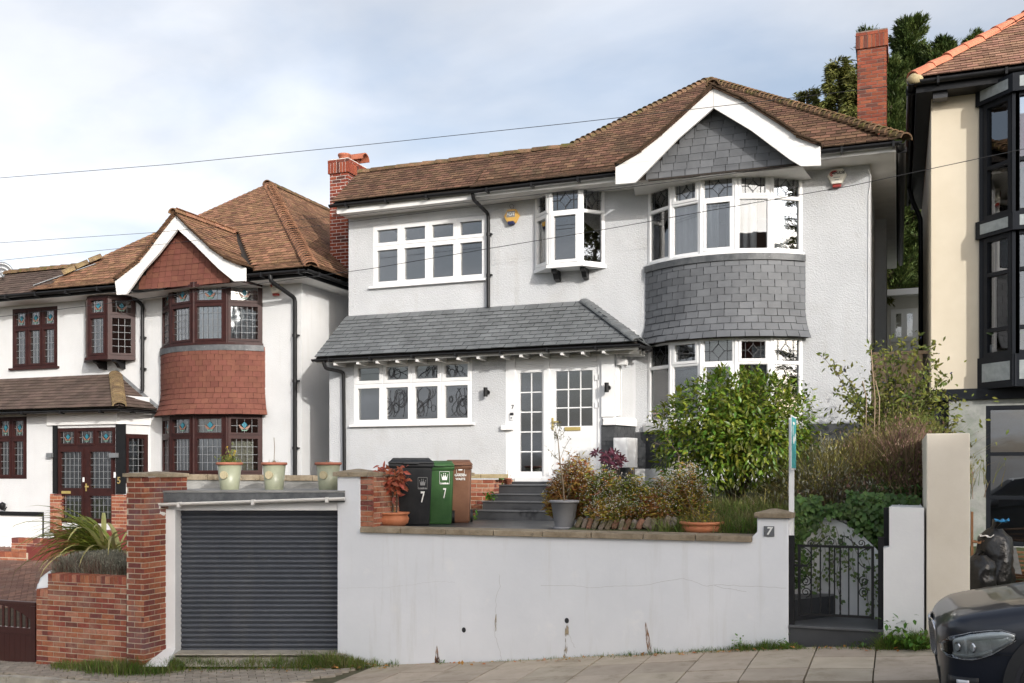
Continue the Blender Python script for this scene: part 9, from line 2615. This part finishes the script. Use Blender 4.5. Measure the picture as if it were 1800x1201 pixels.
overhead('lowest overhead cable, running across both houses to the right edge', [(-300, 600), (0, 557), (240, 527), (470, 497), (655, 472), (860, 437), (1060, 404), (1250, 370), (1500, 326), (1800, 262), (2100, 190)], 12.0, 0.0042)

# ================================================================== PARKED CAR
pm('car_paint', (0.010, 0.013, 0.022), (0.012, 0.015, 0.025), 3, 0.3, metal=0.2, coat=0.55, spec=0.4)
pm('car_trim', (0.012, 0.012, 0.013), rough=0.5)
pm('tyre_rubber', (0.012, 0.012, 0.012), rough=0.8)
pm('alloy', (0.45, 0.45, 0.46), rough=0.3, metal=0.9)
pm('lamp_silver', (0.80, 0.81, 0.82), (0.88, 0.89, 0.90), 9, 0.3, metal=0.2)
pm('lamp_dark', (0.30, 0.31, 0.32), (0.62, 0.63, 0.64), 9, 0.3)
CX, CY = 0.36, 9.40
slope = 0.085
CZ0 = gz(CX + 1.5, 9.6) - 0.125 - 1.5 * slope
Um = V((1, 0, slope)).normalized(); Nm = V((-slope, 0, 1)).normalized()
CM = M(((Um.x, 0, Nm.x, CX), (0, 1, 0, CY), (Um.z, 0, Nm.z, CZ0), (0, 0, 0, 1))) @ M.Diagonal((1, 1, 1.12, 1))
car = thing('parked_car', 'black parked sports utility car with chrome grille at the right edge', 'car', CM @ V((2.3, 0, 0)))
def CP(x, y, z):
 return CM @ V((x, y, z))
def lerp_tab(tab, x):
 if x <= tab[0][0]:
  return tab[0][1]
 for (a, va), (b, vb) in zip(tab, tab[1:]):
  if x <= b:
   t = (x - a) / (b - a); return va + (vb - va) * t
 return tab[-1][1]
HW = [(0, 0.50), (0.02, 0.60), (0.05, 0.69), (0.10, 0.77), (0.18, 0.84), (0.30, 0.885), (0.5, 0.915), (0.8, 0.935), (1.3, 0.945), (3.6, 0.945), (4.3, 0.90), (4.6, 0.80), (4.72, 0.6)]
HT = [(0, 0.80), (0.03, 0.835), (0.08, 0.872), (0.16, 0.912), (0.3, 0.938), (0.5, 0.965), (0.8, 0.995), (1.2, 1.03), (1.5, 1.05), (3.9, 1.06), (4.3, 1.06), (4.6, 1.0), (4.72, 0.92)]
def belly(x):
 return lerp_tab([(0, 0.30), (0.1, 0.26), (0.5, 0.24), (4.4, 0.26), (4.72, 0.34)], x)
def side(x, z):
 """Body surface on the near side: half width at height z."""
 w = lerp_tab(HW, x); top = lerp_tab(HT, x) - 0.10 * min(1, 0.35 + x)
 t = (z - 0.62) / 0.4
 k = 1 - 0.055 * max(0, t) ** 2 - 0.05 * max(0, (0.5 - z) / 0.25) ** 2
 return w * k
sts = [0, 0.015, 0.03, 0.05, 0.075, 0.10, 0.14, 0.18, 0.24, 0.30, 0.38, 0.46, 0.5, 0.55, 0.65, 0.8, 1.0, 1.2, 1.5, 2.2, 3.0, 3.6, 4.0, 4.3, 4.5, 4.6, 4.68, 4.72]
prof = []
for x in sts:
 w = lerp_tab(HW, x); zt_ = lerp_tab(HT, x); zb_ = belly(x); edge = zt_ - 0.10 * min(1, 0.35 + x * 1.5)
 row = [(0, zb_)] + [(side(x, z), z) for z in [zb_ + (edge - zb_) * t for t in (0.0, 0.08, 0.2, 0.35, 0.5, 0.65, 0.78, 0.88, 0.95)]]
 we = side(x, edge)
 row += [(we * 0.985, edge + 0.012), (we * 0.955, edge + (zt_ - edge) * 0.42), (we * 0.88, edge + (zt_ - edge) * 0.74), (we * 0.74, edge + (zt_ - edge) * 0.80), (we * 0.70, edge + (zt_ - edge) * 0.90), (we * 0.5, edge + (zt_ - edge) * 0.97), (we * 0.25, zt_), (0, zt_)]
 prof.append(row)
m2 = MB(); npf = len(prof[0]); ring = 2 * npf - 2
vv = []
for x, row in zip(sts, prof):
 rr_ = [(x, -y, z) for y, z in row] + [(x, y, z) for y, z in reversed(row[1:-1])]
 vv += [CP(*q) for q in rr_]
fs = [(i * ring + k, i * ring + (k + 1) % ring, (i + 1) * ring + (k + 1) % ring, (i + 1) * ring + k) for i in range(len(sts) - 1) for k in range(ring)]
fs += [tuple(reversed(range(ring))), tuple((len(sts) - 1) * ring + k for k in range(ring))]
m2.add(vv, fs, True)
body = m2.build('body', MATS['car_paint'], car, fix=True)
def patch(name, mat, xs_, zlo, zhi, off, parent, n=4, flip=1, smooth=True, solid=0.004):
 """Panel lying on the near body side between two height curves."""
 m3 = MB(); rows = []
 for x in xs_:
  a, b = zlo(x), zhi(x); rows += [CP(x - (off * 0.6 if x < 0.15 else 0), -flip * (side(x, a + (b - a) * j / n) + off), a + (b - a) * j / n) for j in range(n + 1)]
 m3.add(rows, [(i * (n + 1) + j, (i + 1) * (n + 1) + j, (i + 1) * (n + 1) + j + 1, i * (n + 1) + j + 1) for i in range(len(xs_) - 1) for j in range(n)], smooth)
 o = m3.build(name, MATS[mat], parent)
 md = o.modifiers.new('s', 'SOLIDIFY'); md.thickness = solid; md.offset = 0
 return o
hx0, hx1 = 0.035, 0.56
hxs = [0.03, 0.05, 0.075, 0.10, 0.14, 0.18, 0.24, 0.30, 0.38, 0.46, 0.5, 0.55]
hlo = lambda x: lerp_tab([(0.035, 0.655), (0.07, 0.615), (0.22, 0.60), (0.36, 0.635), (0.56, 0.745)], x)
hhi = lambda x: lerp_tab([(0.035, 0.70), (0.10, 0.755), (0.25, 0.795), (0.45, 0.812), (0.56, 0.775)], x)
for flip in (1, -1):
 hl = patch('headlight', 'lamp_dark', hxs, hlo, hhi, 0.006, car, flip=flip)
 patch('lamp_strip', 'lamp_silver', hxs, lambda x: hhi(x) - 0.062 * (1 if x < 0.5 else 0.5), lambda x: hhi(x) - 0.006, 0.012, hl, 2, flip)
 patch('lamp_strip', 'lamp_silver', hxs[2:9], lambda x: hlo(x) + 0.004, lambda x: hlo(x) + 0.03, 0.012, hl, 2, flip)
 patch('lamp_reflector', 'lamp_silver', [0.38, 0.46, 0.5], lambda x: hlo(x) + 0.02, lambda x: hhi(x) - 0.03, 0.011, hl, 2, flip)
 for xx in (0.15, 0.255):
  zc_ = 0.686; yc_ = -flip * (side(xx, zc_) + 0.008); d_ = V((-0.75, -flip * 0.66, 0)).normalized(); a1 = d_.cross(UP).normalized()
  m3 = MB(); c_ = V((xx, yc_, zc_)); rr0 = [c_ + d_ * 0.014 + (a1 * math.cos(2 * math.pi * k / 18) + UP * math.sin(2 * math.pi * k / 18)) * 0.036 for k in range(18)]; rr1 = [c_ + d_ * 0.02 + (a1 * math.cos(2 * math.pi * k / 18) + UP * math.sin(2 * math.pi * k / 18)) * 0.026 for k in range(18)]
  m3.strip([CM @ q for q in rr0 + rr0[:1]], [CM @ q for q in rr1 + rr1[:1]], True); m3.build('lens_ring', MATS['chrome'], hl)
  m3 = MB(); m3.poly([CM @ (c_ + d_ * 0.016 + (a1 * math.cos(2 * math.pi * k / 18) + UP * math.sin(2 * math.pi * k / 18)) * 0.027) for k in range(18)]); m3.build('lens', MATS['lamp_silver'], hl)
 for xx in (0.20,):
  patch('light_bar', 'lamp_silver', [xx - 0.008, xx + 0.008], lambda x: 0.64, lambda x: 0.745, 0.013, hl, 3, flip)
 patch('lamp_rim', 'lamp_silver', hxs, lambda x: hlo(x) - 0.006, lambda x: hlo(x) + 0.003, 0.010, hl, 1, flip)
 patch('lamp_cover', 'glass_clear', hxs, hlo, hhi, 0.026, hl, flip=flip)
 # fog lamp and lower trim
 fo = patch('fog_surround', 'car_trim', [0.06 + 0.03 * i for i in range(8)], lambda x: 0.40, lambda x: 0.475, 0.006, car, 2, flip)
 patch('fog_lamp', 'lamp_silver', [0.12 + 0.02 * i for i in range(5)], lambda x: 0.42, lambda x: 0.455, 0.012, fo, 2, flip)
 patch('lower_trim', 'alloy', [0.03 + 0.04 * i for i in range(9)], lambda x: 0.315, lambda x: 0.345, 0.012, car, 2, flip)
 # panel gap behind the headlight and bonnet shut line
 patch('panel_gap', 'car_trim', [0.40, 0.48, 0.56, 0.66, 0.76, 0.85], lambda x: 0.635 - 0.02 * (x - 0.4), lambda x: 0.640 - 0.02 * (x - 0.4), 0.0015, car, 1, flip, solid=0.001)
 # wheels and arches
 for wx in (0.88, 3.70):
  c_ = V((wx, -flip * 0.945, 0.36))
  seg = 28
  m3 = MB(); a = []; b = []; c3_ = []
  for k in range(seg + 1):
   t = math.pi * (-0.16 + 1.32 * k / seg); a.append(CM @ (c_ + V((math.cos(t) * 0.46, -flip * 0.004, math.sin(t) * 0.46)))); b.append(CM @ (c_ + V((math.cos(t) * 0.385, -flip * 0.014, math.sin(t) * 0.385)))); c3_.append(CM @ (c_ + V((math.cos(t) * 0.385, flip * 0.12, math.sin(t) * 0.385))))
  m3.strip(a, b); m3.strip(b, c3_); ar = m3.build('wheel_arch', MATS['car_trim'], car)
  m3 = MB(); m3.poly([CM @ (c_ + V((math.cos(2 * math.pi * k / 24) * 0.386, -flip * 0.006, math.sin(2 * math.pi * k / 24) * 0.386))) for k in range(24)]); m3.build('arch_liner', MATS['print_dark'], ar)
  wh = MB(); pr_ = [(0.22, -0.012), (0.30, -0.018), (0.345, -0.01), (0.36, 0.02), (0.36, 0.18), (0.3, 0.2)]
  vv = []
  for (r_, dpt) in pr_:
   vv.append([CM @ (c_ + V((math.cos(2 * math.pi * k / 32) * r_, -flip * (0.004 - dpt), math.sin(2 * math.pi * k / 32) * r_))) for k in range(32)])
  for r0_, r1_ in zip(vv, vv[1:]):
   wh.strip(r0_ + r0_[:1], r1_ + r1_[:1], True)
  who = wh.build('wheel', MATS['tyre_rubber'], car)
  m3 = MB()
  for k in range(10):
   t = 2 * math.pi * k / 10; m3.beam(CM @ (c_ + V((math.cos(t) * 0.04, -flip * 0.012, math.sin(t) * 0.04))), CM @ (c_ + V((math.cos(t) * 0.225, -flip * 0.014, math.sin(t) * 0.225))), 0.03, 0.012, CM.to_3x3() @ V((0, 1, 0)))
  m3.build('rim', MATS['alloy'], who)
# kidney grille
for s_ in (-1, 1):
 y0_, y1_ = (0.03, 0.36)
 pts = [(y0_, 0.56), (y0_, 0.775), (y0_ + 0.06, 0.805), (y1_ - 0.06, 0.80), (y1_, 0.745), (y1_ - 0.03, 0.60), (y1_ - 0.10, 0.545)]
 gxp = lambda y: -0.028 + 0.05 * (y / 0.4) ** 2
 m3 = MB(); m3.poly([CP(gxp(y) + 0.012, s_ * y, z) for y, z in pts]); gr = m3.build('grille', MATS['print_dark'], car)
 m3 = MB(); cl = [CP(gxp(y) - 0.004, s_ * y, z) for y, z in pts]; m3.tube(cl + cl[:1], 0.013, 6, cap=False); m3.build('grille_surround', MATS['chrome'], gr)
 for k in range(9):
  y = y0_ + 0.03 + k * 0.033; zt2 = 0.795 if y < 0.30 else 0.76; zb2 = 0.56
  m3 = MB(); m3.beam(CP(gxp(y) - 0.006, s_ * y, zb2), CP(gxp(y) - 0.010, s_ * y, zt2), 0.010, 0.02, CM.to_3x3() @ V((0, 1, 0))); m3.build('grille_slat', MATS['chrome'], gr)
m3 = MB(); m3.hexa([CP(0.0, -0.5, 0.31), CP(0.0, 0.5, 0.31), CP(0.05, 0.5, 0.31), CP(0.05, -0.5, 0.31), CP(-0.012, -0.5, 0.50), CP(-0.012, 0.5, 0.50), CP(0.05, 0.5, 0.50), CP(0.05, -0.5, 0.50)]); m3.build('lower_intake', MATS['car_trim'], car)
# cabin
m3 = MB(); cab = [(1.45, 0.86, 1.09, 0.0), (2.35, 0.66, 1.60, 0.0), (2.9, 0.66, 1.66, 0), (3.9, 0.62, 1.62, 0.0), (4.55, 0.80, 1.08, 0.0)]
low = [(1.45, 0.90, 1.05), (2.35, 0.92, 1.07), (2.9, 0.92, 1.08), (3.9, 0.90, 1.08), (4.6, 0.80, 1.04)]
for s_ in (-1, 1):
 m3.strip([CP(x, s_ * w_, z) for x, w_, z in low], [CP(x, s_ * w_, z) for x, w_, z, _ in cab])
m3.strip([CP(x, -w_, z) for x, w_, z, _ in cab], [CP(x, w_, z) for x, w_, z, _ in cab]); m3.build('cabin', MATS['car_paint'], car)
for s_ in (-1, 1):
 for (xa, xb) in ((1.75, 2.6), (2.68, 3.55), (3.62, 4.2)):
  f = lambda x, t: CP(x, s_ * (lerp_tab([(a, b) for a, b, c in low], x) * (1 - t) + lerp_tab([(a, b) for a, b, c, d in cab], x) * t + 0.004), lerp_tab([(a, c) for a, b, c in low], x) * (1 - t) + lerp_tab([(a, c) for a, b, c, d in cab], x) * t)
  m3 = MB(); m3.poly([f(xa, 0.12), f(xb, 0.12), f(xb, 0.86), f(xa + (0.25 if xa < 2 else 0), 0.86)]); m3.build('side_window', MATS['print_dark'], car)
m3 = MB(); m3.poly([CP(1.50, -0.80, 1.125), CP(1.50, 0.80, 1.125), CP(2.30, 0.60, 1.585), CP(2.30, -0.60, 1.585)]); m3.build('windscreen', MATS['print_dark'], car)
for s_ in (-1, 1):
 m3 = MB(); m3.lathe(V((0, 0, 0)), [(0.001, -0.08), (0.09, -0.06), (0.11, 0.02), (0.08, 0.08), (0.001, 0.09)], 10);
 m3.v = [tuple(CP(1.85 + q[0], s_ * 1.04 + q[1] * 1.2, 1.14 + q[2])) for q in m3.v]; m3.build('wing_mirror', MATS['car_paint'], car)
